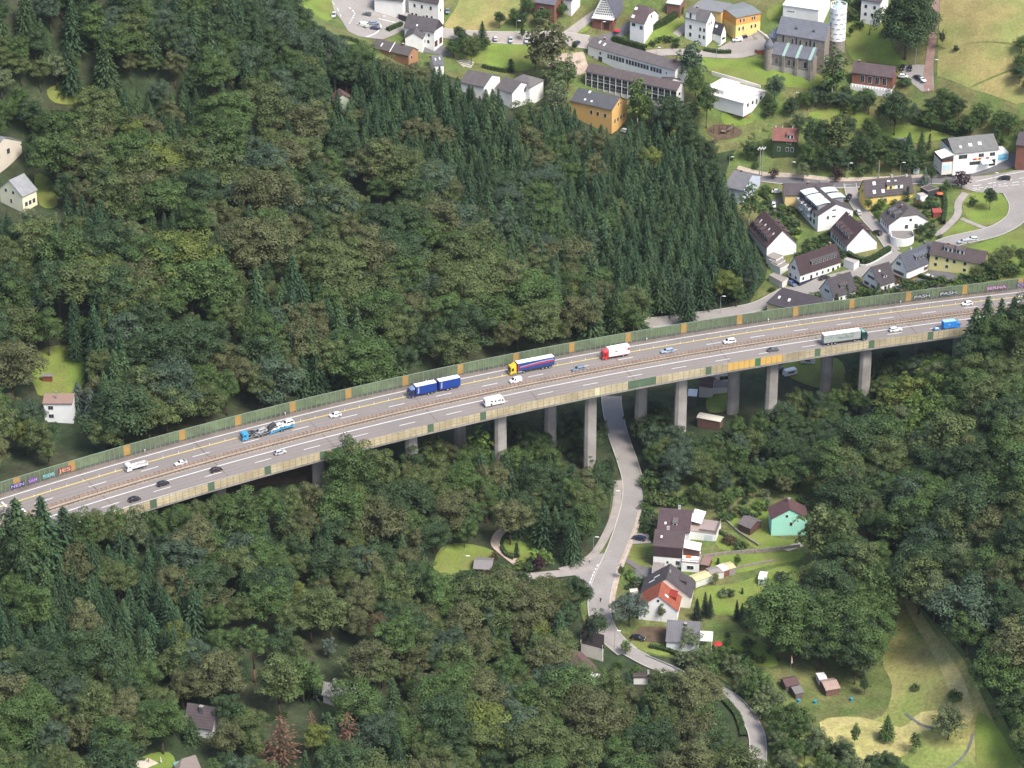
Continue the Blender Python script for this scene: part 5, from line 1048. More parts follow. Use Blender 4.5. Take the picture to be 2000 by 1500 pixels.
house("brick house with pale sills cut by the right edge of the photo", (1990, 256), (2040, 262), (1972, 264), 11.5, 8.0, wmat="brick", roof=DARK_ROOF, hw=6, wins=[('l', [0.25, 0.6, 0.8], 5.0, 0.8, 1.2), ('l', [0.3, 0.6], 2.0, 0.8, 1.2), ('f', sp(5), 4.5, 0.9, 1.3)])
house("red roofed house with walls covered in dark green ivy", (1510.5, 247.5), (1561, 250.5), (1503, 274), 10.5, 6.2, wall=(0.035, 0.06, 0.025), roof=(0.20, 0.085, 0.07), wins=[('f', [0.25, 0.6], 1.6, 1.0, 1.7), ('f', [0.8], 1.6, 1.0, 1.7), ('f', [0.66], 5.0, 1.6, 1.1)], dormers=[('f', 0.55, 0.85, 0.8, 1.7, 2, (0.20, 0.085, 0.07), (0.5, 0.5, 0.48))], chim=[(0.1, 0.1, 0.5, 0.4, (0.6, 0.6, 0.6)), (0.35, 0.1, 0.5, 0.4, (0.6, 0.6, 0.6)), (0.75, 0.1, 0.6, 0.4, (0.6, 0.6, 0.6))])
h19 = house("brick parish hall with four tall white windows and a white balustrade", (1668, 119), (1750, 130), (1737, 151.5), 9.2, 5.4, wmat="brick", roof=(0.10, 0.075, 0.078), wins=[('f', [0.26, 0.44, 0.62, 0.80], 1.6, 1.6, 3.0), ], chim=[(0.12, 0.2, 0.5, 0.9)], plinth=(0.7, 0.7, 0.68))
mb = MB(); 
for i in range(14): mb.box(h19["wx0"] + (h19["wx1"] - h19["wx0"]) * i / 14, h19["wx0"] + (h19["wx1"] - h19["wx0"]) * (i + 0.6) / 14, h19["wy0"] - 2.1, h19["wy0"] - 2.0, 0.1, 0.9)
mb.box(h19["wx0"], h19["wx1"], h19["wy0"] - 2.15, h19["wy0"] - 1.95, 0.9, 1.05); mb.box(h19["wx0"], h19["wx1"], h19["wy0"] - 2.1, h19["wy0"] - 0.05, -2.5, 0.1); mb.build("balustrade", M["plaster"], h19["root"], (0.74, 0.73, 0.7))
# ---- school
house("upper long white school block with a mottled grey roof and a window band", (1160, 71.5), (1333, 120.5), (1139, 86.5), 8.6, 6.2, roof=(0.12, 0.105, 0.105), oh=0.5, wins=[('f', [0.24 + 0.0335 * i + (0.012 if i > 5 else 0) + (0.012 if i > 13 else 0) for i in range(18)], 2.9, 1.15, 1.9), ('f', [0.145], 3.6, 0.9, 1.1), ('f', [0.06], 1.0, 0.7, 0.9), ('f', [0.90], 3.4, 0.5, 0.8)], door=[('f', 0.145, 1.9, 2.6, (0.04, 0.045, 0.05))], chim=[(0.93, -1.0, 0.7, 1.0), (0.12, 0.3, 0.8, 0.8)], sky=[('f', 0.10, 0.35, 0.8, 1.5), ('f', 0.16, 0.45, 0.8, 1.6)])
s2 = house("middle school block with two storeys of white framed windows and a white gable", (1151.5, 122.5), (1331, 160.5), (1145, 139.5), 10.0, 7.6, wall=(0.62, 0.61, 0.60), roof=(0.105, 0.083, 0.083))
n = 15
for zz_ in (1.4, 4.5):
    for i in range(n):
        xx = s2["wx0"] + (s2["wx1"] - s2["wx0"]) * (i + 0.5) / n; w_ = (s2["wx1"] - s2["wx0"]) / n
        window(s2["root"], (xx, s2["wy0"], zz_ + 0.9), 0, w_ * 0.84, 1.55, 0.1)
        mb = MB(); mb.box(xx - w_ * 0.44, xx + w_ * 0.44, s2["wy0"] - 0.06, s2["wy0"] - 0.01, zz_ - 0.35, zz_ + 0.75); mb.build("parapet_panel", M["flat_paint"], s2["root"], (0.075, 0.08, 0.09))
for i in range(n + 1):
    xx = s2["wx0"] + (s2["wx1"] - s2["wx0"]) * i / n; mb = MB(); mb.box(xx - 0.09, xx + 0.09, s2["wy0"] - 0.3, s2["wy0"] - 0.09, 0, 7.0); mb.build("column", M["plaster"], s2["root"], (0.75, 0.74, 0.71))
window(s2["root"], (s2["wx1"], -1.0, 4.6), math.pi / 2, 1.6, 1.2)
house("small dark roofed link between the two long school blocks", (1302, 137.5), (1318, 152), (1290, 148), 6.5, 5.0, roof=(0.11, 0.09, 0.09))
house("orange school building with a lichen spotted dark roof", (1129.5, 171), (1211.5, 189.5), (1195, 215), 11.6, 8.2, wall=(0.68, 0.42, 0.15), roof=(0.085, 0.085, 0.095), wins=[('f', [0.50, 0.66, 0.84], 4.2, 1.0, 1.6), ('r', sp(4), 1.5, 1.0, 1.6), ('r', [0.42, 0.58], 8.2, 0.6, 1.1)], sky=[('f', 0.30, 0.12, 0.9, 1.3), ('f', 0.3, 0.7, 0.8, 0.9), ('f', 0.46, 0.72, 0.8, 0.9)])
s4 = house("flat white school annex with stepped white roofs", (1395, 164), (1475, 186), None, 4.4, 3.6, hw=8.5, roof=(0.66, 0.61, 0.57), rmat="metal_sheet", wins=[('r', [0.2, 0.42, 0.8], 0.9, 1.3, 1.4)], door=[('r', 0.6, 1.1, 2.2, (0.08, 0.1, 0.1))])
mb = MB(); mb.box(-9.5, -1.0, -6.5, 5.5, 3.5, 5.6); up = mb.build("raised_roof", M["plaster"], s4["root"], (0.72, 0.69, 0.66))
# ---- church, chapel and houses around them
ch = house("stone church nave with a slate roof beside a white clad round tower", (1526, 31), (1622, 46), (1515, 65), 19.0, 13.2, wall=(0.26, 0.225, 0.185), roof=(0.145, 0.15, 0.175), rmat="roof_tile", wmat="stone_wall", name="church", cat="church", hw2=6.0, oh=0.3)
r = ch["root"]; x0, x1, y0 = ch["wx0"], ch["wx1"], ch["wy0"]; SL = (0.125, 0.13, 0.155)
ya = y0 - 5.2; mb = MB(); mb.box(x0 - 0.5, x1 - 3.0, ya, y0 + 0.1, -3, 6.2); ai = mb.build("aisle", M["stone_wall"], r)
slab(r, [[(x0 - 0.8, ya - 0.4, 6.1), (x1 - 2.8, ya - 0.4, 6.1), (x1 - 2.8, y0 - 0.02, 9.4), (x0 - 0.8, y0 - 0.02, 9.4)]], 0.2, M["roof_tile"], SL, "aisle_roof")
mb = MB(); mb.box(x0 - 0.6, x1 - 3.0, ya - 0.15, ya - 0.01, -3, 0.9); mb.build("plinth", M["plaster"], ai, (0.45, 0.40, 0.36))
for f_ in (0.30, 0.63, 0.96):
    xx = x0 + (x1 - 3.5 - x0) * f_; mb = MB(); mb.box(xx - 0.55, xx + 0.55, ya - 0.9, ya - 0.02, -3, 5.8); mb.build("buttress", M["stone_wall"], ai)
    mb = MB(); mb.prism([(ya - 1.0, 5.85), (ya - 1.0, 6.35), (y0, 9.8), (y0, 9.5)][::-1], -0.6, 0.6); o = mb.build("buttress_cap", M["flat_paint"], r, (0.27, 0.38, 0.33), rot=(0, 0, R(90)), loc=(xx, 0, 0))
def arch_win(parent, x, y, z, wd, ht):
    P = [(-wd / 2, 0), (wd / 2, 0)] + [(wd / 2 * math.cos(a), ht - wd / 2 + wd / 2 * math.sin(a)) for a in [i * math.pi / 6 for i in range(7)]]
    mb = MB(); mb.face([(x + p[0] * 1.25, y - 0.06, z - 0.15 + p[1] * 1.06) for p in P]); o = mb.build("window", M["plaster"], parent, (0.5, 0.47, 0.42)); mb = MB(); mb.face([(x + p[0], y - 0.09, z + p[1]) for p in P]); mb.build("pane", M["pane"], o)
W_ = x1 - 3 - x0
for f_ in (0.12, 0.42, 0.56, 0.82): arch_win(r, x0 + W_ * f_, ya - (0.16 if False else 0.02), 2.0, 1.35, 2.7)
for f_ in (0.16,): arch_win(r, x0 + W_ * f_, y0, 9.9, 1.0, 2.8)
for c_ in (0.48, 0.82):
    for dx, hh in ((-1.7, 2.1), (0, 2.9), (1.7, 2.1)): arch_win(r, x0 + W_ * c_ + dx, y0, 9.7, 0.9, hh)
for f_ in (0.42, 0.85):
    mb = MB(); xx = x0 + W_ * f_; yy = -ch["hw"] * 0.62; zz_ = 19 - 5.8 * 0.62; mb.face([(xx - 0.9, yy, zz_), (xx + 0.9, yy, zz_), (xx, yy, zz_ + 1.2)]); mb.face([(xx + 0.9, yy, zz_), (xx, yy + 1.8, zz_ + 1.4), (xx, yy, zz_ + 1.2)]); mb.face([(xx, yy + 1.8, zz_ + 1.4), (xx - 0.9, yy, zz_), (xx, yy, zz_ + 1.2)]); mb.build("roof_louvre", M["roof_tile"], r, (0.09, 0.09, 0.10))
mb = MB(); mb.cyl((0, 0, -3), (0, 0, 10.5), 4.2, n=16); ap = mb.build("apse", M["stone_wall"], r, loc=(x0 - 0.5, 0, 0)); mb = MB(); mb.cyl((0, 0, 10.5), (0, 0, 15.0), 4.6, 0.3, n=16); mb.build("apse_roof", M["roof_tile"], ap, (0.20, 0.23, 0.27))
mb = MB(); mb.cyl((0, 0, -3), (0, 0, 8.6), 1.75, n=16); tu = mb.build("turret", M["stone_wall"], r, loc=(x0 - 1.6, ya + 0.4, 0)); mb = MB(); mb.cyl((0, 0, 8.6), (0, 0, 9.8), 2.05, 2.0, n=16); mb.cyl((0, 0, 9.8), (0, 0, 13.0), 2.0, 0.1, n=16); mb.build("turret_roof", M["roof_tile"], tu, SL)
# tower
p = at_g(1633, 139, 0.0); tz = ground(p.x, p.y); sc_ = proj(p)[2]; tr_ = 16.0 / sc_
tw = tag(empty("church_tower", (p.x, p.y + tr_, tz)), "round church tower with grey stone foot and white clad top", "tower"); FOOT.append((Vector((p.x, p.y + tr_)), 0, tr_, tr_))
TH = 118 / (sc_ * 0.93); mb = MB(); mb.cyl((0, 0, -3), (0, 0, 13.0), tr_ * 1.04, tr_, n=32); mb.build("stone_shaft", M["stone_wall"], tw)
mb = MB(); mb.cyl((0, 0, 13.0), (0, 0, TH), tr_ * 1.03, tr_ * 1.0, n=32); cl = mb.build("white_cladding", M["plaster"], tw, (0.82, 0.82, 0.81))
for i in range(6):
    for k_ in range(9):
        a = 2 * math.pi * (k_ + (0.5 if i % 2 else 0)) / 9; z_ = 13.9 + i * (TH - 14.2) / 6; e = Matrix.Rotation(a, 3, 'Z'); mb = MB()
        q = [Vector((s * 0.75, -tr_ * 1.035 - 0.02, z_ + t_)) for s, t_ in ((-1, 0), (1, 0), (1, 0.45), (-1, 0.45))]; mb.face([e @ v_ for v_ in q]); mb.build("slot", M["flat_paint"], cl, (0.30, 0.31, 0.32))
mb = MB()
for k_ in range(20): a = 2 * math.pi * k_ / 20; mb.cyl((tr_ * 1.0 * math.cos(a), tr_ * 1.0 * math.sin(a), TH), (tr_ * 1.0 * math.cos(a), tr_ * 1.0 * math.sin(a), TH + 1.4), 0.12, n=5)
for k_ in range(20):
    a, b_ = 2 * math.pi * k_ / 20, 2 * math.pi * (k_ + 1) / 20; mb.cyl((tr_ * math.cos(a), tr_ * math.sin(a), TH + 1.4), (tr_ * math.cos(b_), tr_ * math.sin(b_), TH + 1.4), 0.14, n=5)
mb.build("crown_railing", M["plaster"], tw, (0.8, 0.8, 0.79)); mb = MB(); mb.cyl((0, 0, TH), (0, 0, TH + 2.7), tr_ * 0.8, 0.05, n=12); mb.build("glass_cone", M["metal_sheet"], tw, (0.35, 0.48, 0.52))
# tall triangular chapel
cA = at_g(1157.5, 27.5, 5.0); cB = at_g(1201, 36, 5.0); c = (cA + cB) / 2; X = (cB - cA).xy.normalized(); cz = ground(c.x, c.y); rz = math.atan2(X.y, X.x); wd = (cB - cA).xy.length
cp = tag(empty("chapel", (c.x, c.y, cz), rz), "triangular chapel with a white lattice gable above a brick porch", "chapel"); FOOT.append((Vector((c.x, c.y)) + Matrix.Rotation(rz, 2) @ Vector((0, 12)), rz, wd / 2 + 1, 14))
bz = 5.0; hz_ = bz + wd * 1.12
mb = MB(); mb.face([(-wd / 2, 0, bz), (wd / 2, 0, bz), (0, 0, hz_)]); lt = mb.build("lattice_gable", M["plaster"], cp, (0.74, 0.73, 0.70))
for s, ex in ((-1, 0), (1, 0)):
    q = [(s * (wd / 2 + 0.5), -0.4, bz - 0.6), (s * (wd / 2 + 0.5), 24, bz - 0.6), (0, 24, hz_ + 0.4), (0, -0.4, hz_ + 0.4)]; slab(cp, [q if s > 0 else q[::-1]], 0.3, M["roof_tile"], (0.10, 0.10, 0.125))
nr = 9
for i in range(nr):
    z0_ = bz + 0.7 + i * (hz_ - bz - 1.6) / nr; hh = (hz_ - bz - 1.6) / nr * 0.62; half = (hz_ - z0_ - hh) / (hz_ - bz) * wd / 2 - 0.35; nc = int(half * 2 / 0.85)
    for k_ in range(nc):
        xx = (k_ - (nc - 1) / 2) * 0.85; mb = MB(); mb.face([(xx - 0.27, -0.03, z0_), (xx + 0.27, -0.03, z0_), (xx + 0.27, -0.03, z0_ + hh), (xx - 0.27, -0.03, z0_ + hh)])
        if i < 8: mb.build("pane", M["pane"], lt)
mb = MB(); mb.box(-wd / 2 + 0.4, wd / 2 - 0.4, -1.5, 22, -2, bz - 0.5); po = mb.build("porch", M["brick"], cp); mb = MB(); mb.box(-wd / 2 + 0.2, wd / 2, -2.6, -0.05, bz - 0.45, bz - 0.1); mb.build("porch_roof", M["plaster"], cp, (0.72, 0.7, 0.67)); mb = MB(); mb.box(0.6, 2.8, -1.55, -1.48, 0, 3.0); mb.build("door", M["flat_paint"], po, (0.06, 0.03, 0.025))
house("white house with a brown half hipped roof and a white terrace beside the chapel", (1244, 8), (1274, 14), None, 11.8, 6.4, roof=(0.095, 0.07, 0.072), hw=6.8, endB=(0.4, 1.8), sky=[('f', 0.15, 0.7, 1.3, 1.4), ('f', 0.1, 0.25, 1.2, 1.3)], wins=[('f', [0.25], 4.4, 1.6, 1.3), ('f', [0.8], 3.6, 1.4, 1.5), ('r', [0.5], 7, 0.9, 1.3)])
house("tall white house with steep grey gables beside the orange kindergarten", (1346, 12), (1390, 22), (1376, 44), 13.0, 9.0, roof=(0.125, 0.118, 0.12), wins=[('f', [0.72, 0.9], 4.6, 0.9, 1.6), ('f', [0.7, 0.9], 1.4, 0.9, 1.6), ('f', [0.26], 4.6, 1.1, 1.7), ('f', [0.26], 1.2, 1.1, 1.7), ('r', [0.3, 0.55], 7, 0.7, 1.4)], dormers=[('f', 0.02, 0.5, 0.93, 2.6, 1, (0.125, 0.118, 0.12), WALL_W)], chim=[(0.35, 0.3, 0.6, 0.8)])
house("small white annex with a dark pointed roof in front of the kindergarten", (1395, 41), (1415, 47.5), (1402, 68), 8.0, 3.4, roof=(0.05, 0.05, 0.06), wins=[('r', [0.3, 0.5, 0.7], 1.2, 0.6, 1.0)], sky=[('f', 0.35, 0.35, 1.2, 1.2)])
kg = house("orange and yellow kindergarten with low grey roofs", (1420, 21), (1470, 11), (1415, 39.5), 8.4, 7.6, wall=(0.68, 0.33, 0.09), roof=(0.19, 0.20, 0.20), rmat="metal_sheet", wins=[('f', [0.18, 0.32, 0.66, 0.76], 5.0, 0.7, 1.5), ('f', [0.14, 0.3, 0.64, 0.8], 1.4, 0.8, 1.5)])
mb = MB(); mb.box(kg["wx0"] - 0.03, kg["wx1"] + 0.03, kg["wy0"] - 0.03, kg["wy1"], -2, 3.9); mb.build("yellow_storey", M["plaster"], kg["root"], (0.74, 0.58, 0.22))
house("low yellow kindergarten wing with a flat grey roof", (1362, 4), (1420, 14), (1359, 5), 6.4, 6.0, wall=(0.72, 0.50, 0.20), roof=(0.20, 0.20, 0.20), rmat="metal_sheet", hw=6, wins=[('f', [0.25, 0.32, 0.65, 0.72], 2.6, 0.8, 1.6)])
house("white hall with a pale flat roof behind the church", (1541, -8), (1612, 2), (1537, 4), 8.5, 7.6, roof=(0.72, 0.71, 0.70), rmat="metal_sheet", hw=9, wins=[('f', [0.4], 0.8, 1.1, 1.6), ('f', [0.15, 0.2, 0.25, 0.3], 4.8, 0.5, 0.5)])
house("white house standing left of the huge dark beech at the top", (1690, -18), (1730, -12), (1687, -6), 10, 8, hw=6, wins=[('f', [0.25, 0.6], 1.2, 1.1, 1.4), ('f', [0.25, 0.7], 4.6, 1.1, 1.4), ('f', [0.6, 0.75], 1.2, 0.8, 1.3)])
# ---- upper left of the village
house("white house with a dark boarded gable, brown garage doors and porch wing", (797, 27), (857.5, 38), (846.5, 63.5), 11.2, 6.8, roof=(0.095, 0.085, 0.09), gcap=(0.07, 0.055, 0.06), wins=[('f', [0.66, 0.82], 4.4, 1.0, 1.2), ('f', [0.66, 0.8], 1.4, 1.1, 1.4)], door=[('r', 0.2, 2.4, 2.6, (0.10, 0.04, 0.035)), ('r', 0.72, 2.4, 2.6, (0.10, 0.04, 0.035))], sky=[('f', 0.4, 0.7, 0.7, 0.9)], chim=[(0.5, 0.2, 0.3, 0.6)])
house("porch wing with a low dark roof in front of the white house with brown garages", (815, 47), (808, 64), (797, 64), 7.6, 5.2, roof=(0.095, 0.085, 0.09), hw=4.0, oh=0.3, wins=[('l', [0.4, 0.75], 1.8, 0.8, 1.2)])
house("tall white house with window pairs at the top of the photo", (802, -25), (862, -15), (834, 5), 14, 9.6, roof=DARK_ROOF, wall=(0.78, 0.76, 0.70), wins=[('f', [0.2, 0.45, 0.75], 6.4, 0.95, 1.5), ('f', [0.12, 0.25, 0.62, 0.78], 2.4, 0.95, 1.3), ('r', [0.4], 5.6, 0.8, 1.3)])
house("white house behind a hedge left of the tall white house at the top", (737, -22), (795, -16), (735, -12), 9, 6.6, hw=5.5, wall=(0.78, 0.77, 0.74), roof=DARK_ROOF, wins=[('f', [0.15, 0.4], 3.6, 1.0, 1.4), ('f', [0.45], 1.0, 1.8, 1.5), ('f', [0.8, 0.92], 1.0, 0.9, 1.6)])
house("long dark roofed bungalow with an orange brown gable", (735, 75), (808, 92), (788, 107), 6.0, 3.4, wall=(0.36, 0.19, 0.10), roof=(0.10, 0.088, 0.088), hw2=4, wins=[('r', [0.3], 1.2, 1.0, 1.4)], sky=[('f', 0.22, 0.5, 0.5, 1.8), ('f', 0.5, 0.5, 0.35, 5.2)], chim=[(0.72, 0, 0.5, 0.9)])
house("small grey roofed white house at the edge of the wood below the bungalow", (842, 109), (863, 107), (858, 127), 6.6, 4.2, roof=(0.12, 0.12, 0.13), sky=[('f', 0.3, 0.4, 0.4, 1.4), ('f', 0.7, 0.35, 0.4, 1.4)], wins=[('r', [0.4, 0.7], 1.6, 0.8, 1.2)])
house("dark roofed house among firs, left of the white gabled pair", (915, 136), (962, 146), (910, 150), 8.5, 5.5, roof=(0.105, 0.092, 0.092), hw=7)
house("white gabled house with a dark roof beside the cube shaped white house", (1019, 160), (985, 150), (1005, 184), 9.6, 6.6, roof=(0.10, 0.09, 0.09), wins=[('l', [0.7], 4.4, 0.9, 1.6), ('r', [0.7], 4.4, 0.9, 1.6)])
house("cube shaped white house with a grey pyramid roof", (1023, 145), (1031, 147), (1028, 166.5), 9.8, 7.0, roof=(0.135, 0.125, 0.125), endA=(1, 4.6), endB=(1, 4.6), hw=5.5)
house("pale green gable of a house hidden in the wood at upper left", (670, 184), (662, 172), (660, 192), 8, 5, wall=(0.50, 0.58, 0.44), roof=(0.12, 0.07, 0.07), hw=4)
house("red brick house at the top beside round bushes", (1052, -12), (1092, -6), (1049, -2), 8, 6, wmat="brick", roof=(0.12, 0.12, 0.14), hw=5, wins=[('f', [0.35], 1.8, 1.8, 2.2)])
house("little white house at the top left of the chapel", (1108, -14), (1126, -10), (1106, -6), 7, 5.4, hw=4, wins=[('f', [0.4], 1.4, 0.9, 1.4)])
# ---- left edge
house("large grey roofed house with a brown balcony cut by the left edge", (-16, 262), (8, 268), (-4, 316), 11, 6.0, wall=(0.60, 0.54, 0.44), roof=(0.165, 0.17, 0.185), hw=10, rmat="roof_tile", sky=[('f', 0.9, 0.45, 0.6, 2.6)], wins=[('r', [0.3, 0.6], 3.8, 1.6, 2.0)])
hL = house("cream house with ribbed grey roof at the left edge", (17, 352), (47, 338), (41, 386), 10.5, 5.6, wall=(0.80, 0.74, 0.52), roof=(0.24, 0.245, 0.255), rmat="roof_seam", hw2=6, wins=[('l', [0.3, 0.62], 5.4, 1.0, 1.1), ('l', [0.5], 1.6, 0.8, 1.5), ('f', sp(3), 1.2, 1.3, 1.6)])
house("white house with a flat reddish roof behind blue spruces at the left", (87, 768), (146, 768), (92, 788), 7.6, 6.8, wall=(0.78, 0.79, 0.80), roof=(0.26, 0.175, 0.14), rmat="flat_paint", hw2=1.0, wins=[('f', [0.24], 4.3, 1.6, 1.3), ('f', [0.24], 1.2, 1.6, 1.3)], chim=[(0.45, -3.0, 2.2, 0.35, (0.3, 0.3, 0.3))])
house("small red brown garden shed above the white house at the left", (80, 729.5), (103, 729.5), (80, 735), 2.9, 2.2, wall=(0.20, 0.06, 0.035), wmat="wood", roof=(0.17, 0.15, 0.15), rmat="flat_paint", name="shed", cat="shed", oh=0.2)
# ---- below the bridge
house("upper terraced house with a wide brown roof and one small dormer", (1288, 991), (1353, 996), (1286, 1036), 9.5, 5.6, roof=(0.075, 0.05, 0.055), hw2=5, dormers=[('f', 0.46, 0.60, 0.72, 0.9, 1, (0.12, 0.10, 0.10), WALL_W)], sky=[('f', 0.24, 0.66, 0.6, 0.9)], chim=[(0.6, 0.2, 1.0, 0.8, (0.5, 0.5, 0.5))], wins=[('r', [0.4], 2, 1, 1.4)])
ht = house("lower terraced house with brown cladding, white ground floor and stacked balconies", (1279, 1033), (1339, 1038), (1275.5, 1066), 10.5, 7.4, roof=(0.078, 0.056, 0.058), hw2=4, oh=0.12, sky=[('f', 0.25, 0.42, 0.6, 0.9)], wins=[('f', [0.5], 1.2, 0.6, 0.9), ('f', [0.85], 1.0, 1.2, 1.4)], chim=[(0.42, 1.2, 0.4, 0.8, (0.55, 0.55, 0.55))])
mb = MB(); mb.box(ht["wx0"] - 0.05, ht["wx1"] + 0.05, ht["wy0"] - 0.08, ht["wy0"] - 0.01, 3.5, 7.2); mb.build("cladding", M["panel_board"], ht["root"], (0.055, 0.035, 0.04))
X1, Y0 = ht["wx1"], ht["wy0"]
mb = MB(); mb.box(X1 + 0.02, X1 + 5.6, Y0 - 2.2, Y0 + 5, -2.5, 3.6); bx = mb.build("terrace_block", M["plaster"], ht["root"], (0.80, 0.79, 0.77)); window(bx, (X1 + 2.9, Y0 - 2.25, 1.2), 0, 2.0, 1.2, subpart=True)
mb = MB(); 
for a in ((X1 + 0.02, X1 + 5.7, Y0 - 2.3, Y0 - 2.2), (X1 + 5.6, X1 + 5.7, Y0 - 2.2, Y0 + 4)): mb.box(*a, 3.6, 3.85); mb.box(*a, 4.4, 4.6)
for i in range(5): mb.box(X1 + 0.1 + i * 1.38, X1 + 0.2 + i * 1.38, Y0 - 2.3, Y0 - 2.2, 3.85, 4.4)
mb.build("balcony_railing", M["wood"], ht["root"], (0.18, 0.07, 0.045)); mb = MB(); mb.prism([(X1 - 0.6, 7.3), (X1 - 0.6, 7.4), (X1 + 5.6, 6.6), (X1 + 5.6, 6.5)][::-1], Y0 + 0.6, Y0 + 5.4); mb.build("awning", M["fabric"], ht["root"], (0.80, 0.79, 0.76))
mb = MB(); mb.box(X1 + 0.05, X1 + 5.4, Y0 + 1.9, Y0 + 2.0, 3.6, 6.5); mb.build("back_wall", M["wood"], ht["root"], (0.12, 0.07, 0.06)); mb = MB(); mb.box(X1 + 1.2, X1 + 2.8, Y0 + 0.2, Y0 + 1.0, 3.62, 4.3); mb.build("orange_bench", M["fabric"], ht["root"], (0.5, 0.14, 0.03))
gt = house("flat garage terrace with wooden railing right of the terraced houses", (1352, 1023), (1404, 1030), (1352, 1040), 3.1, 2.9, wall=WALL_W, roof=(0.30, 0.24, 0.22), rmat="flat_paint", hw=4.2, oh=0.05, oha=0.05, wins=[], door=[('f', 0.72, 2.6, 2.2, (0.55, 0.6, 0.62))], name="garage", cat="garage")
mb = MB(); a0, a1, b0, b1 = gt["wx0"], gt["wx1"], gt["wy0"], gt["wy1"]
for a in ((a0 + 3, a1, b0, b0 + 0.1), (a1 - 0.1, a1, b0, b1)): mb.box(*a, 3.4, 4.1)
mb.build("terrace_railing", M["wood"], gt["root"], (0.2, 0.17, 0.14)); mb = MB(); mb.prism([(a0 - 0.5, 4.9), (a0 - 0.5, 5.0), (a0 + 3.2, 4.4), (a0 + 3.2, 4.3)][::-1], b0 + 2.8, b1 + 2.5); mb.build("canopy", M["fabric"], gt["root"], (0.8, 0.79, 0.76))
house("dark gabled house with a long roof behind the red roofed house", (1301.5, 1130), (1309.5, 1100), (1252, 1152), 10.2, 4.0, wall=(0.74, 0.70, 0.62), roof=(0.072, 0.062, 0.065), sky=[('f', 0.45, 0.45, 0.5, 2.2), ('f', 0.6, 0.62, 0.5, 2.2)], chim=[(0.5, 0.6, 0.2, 0.35, (0.6, 0.6, 0.6))], dormers=[('b', 0.15, 0.55, 0.72, 1.3, 0)])
house("red tiled house with a white gable and one small window", (1285.5, 1164), (1293, 1134), (1250, 1166), 9.4, 4.4, roof=RED_ROOF, sky=[('b', 0.65, 0.35, 0.9, 1.4)], wins=[('l', [0.5], 7.0, 0.8, 0.9), ('r', [0.5], 7.0, 0.8, 0.9)], dormers=[('b', 0.1, 0.55, 0.78, 1.2, 0, (0.24, 0.03, 0.02))])
hb = house("bungalow with a ribbed dark grey roof beside the blue cedar", (1303, 1210), (1369, 1214), (1300, 1253), 7.0, 3.2, wall=(0.72, 0.73, 0.72), roof=(0.125, 0.122, 0.13), rmat="roof_seam", hw2=3.5, endA=(0, 0), chim=[(0.55, -1.2, -0.2, 0.9, (0.06, 0.06, 0.07))], wins=[('l', [0.6], 0.8, 1.4, 1.6)])
mb = MB(); mb.box(hb["wx1"] + 0.1, hb["wx1"] + 4.2, hb["wy0"] + 1, hb["wy0"] + 6.5, 3.2, 3.4); mb.build("carport_roof", M["flat_paint"], hb["root"], (0.68, 0.67, 0.65)); mb = MB()
for x_, y_ in ((hb["wx1"] + 4.0, hb["wy0"] + 1.1), (hb["wx1"] + 4.0, hb["wy0"] + 6.4)): mb = MB(); mb.box(x_ - 0.08, x_ + 0.08, y_ - 0.08, y_ + 0.08, -1, 3.2); mb.build("carport_post", M["flat_paint"], hb["root"], (0.7, 0.7, 0.68))
house("pale gabled house with a dark roof half hidden by a dark tree", (1180, 1240), (1134, 1228), (1206, 1272), 9.4, 4.6, wall=(0.66, 0.62, 0.54), roof=(0.085, 0.07, 0.068), wins=[('l', [0.35], 4.4, 1.0, 1.2), ('r', [0.65], 4.4, 1.0, 1.2)])
house("brown roofed annex left of the pale gabled house", (1117, 1268), (1158, 1310), (1112, 1290), 5, 3, roof=(0.12, 0.08, 0.07), hw=3.5)
house("low dark roof among trees below the pale gabled house", (1236, 1314), (1268, 1314), (1236, 1322), 4.2, 3, roof=(0.09, 0.07, 0.07), chim=[(0.95, 0, 0.8, 0.6, (0.55, 0.55, 0.55))])
hm = house("mint green house with brown roof and outside stairs", (1543.5, 994.5), (1537.5, 971), (1504.5, 1012.5), 10, 6.3, wall=(0.36, 0.72, 0.56), roof=(0.095, 0.05, 0.05), wins=[('l', [0.42], 6.8, 0.8, 0.9), ('l', [0.55], 3.6, 0.9, 1.3), ('r', [0.42], 6.8, 0.8, 0.9), ('r', [0.55], 3.6, 0.9, 1.3)], chim=[(0.3, 0.3, 0.8, 0.9, (0.2, 0.12, 0.1))])
mb = MB(); xg = hm["wx0"]
for i in range(12): mb.box(xg - 1.2, xg - 0.05, -4.2 + i * 0.42, -3.7 + i * 0.42, 0.2 + i * 0.24, 0.3 + i * 0.24)
mb.box(xg - 1.5, xg - 0.05, 0.9, 4.6, 3.0, 3.15); mb.box(xg - 1.5, xg - 1.42, 0.9, 4.6, 3.15, 4.1); mb.prism([(0, 0), (0, 0.1), (0, 0.2)], 0, 0.01); mb.build("outside_stairs", M["flat_paint"], hm["root"], (0.45, 0.46, 0.45))
house("dark log cabin with a white end wall beside the mint green house", (1478, 1018), (1452, 1007), (1465, 1028), 4.2, 2.8, wall=(0.10, 0.055, 0.045), wmat="wood", roof=(0.13, 0.11, 0.11), hw=3.3, name="cabin", cat="cabin", oh=0.3, door=[('l', 0.5, 2.2, 2.2, (0.72, 0.73, 0.70)), ])
house("pale metal garden shed on the large lawn", (1498, 1121.5), (1483, 1119.5), (1491, 1126), 3.1, 2.5, wall=(0.42, 0.44, 0.42), roof=(0.78, 0.79, 0.77), rmat="metal_sheet", wmat="metal_sheet", hw=2.4, name="shed", cat="shed", oh=0.15, oha=0.15)
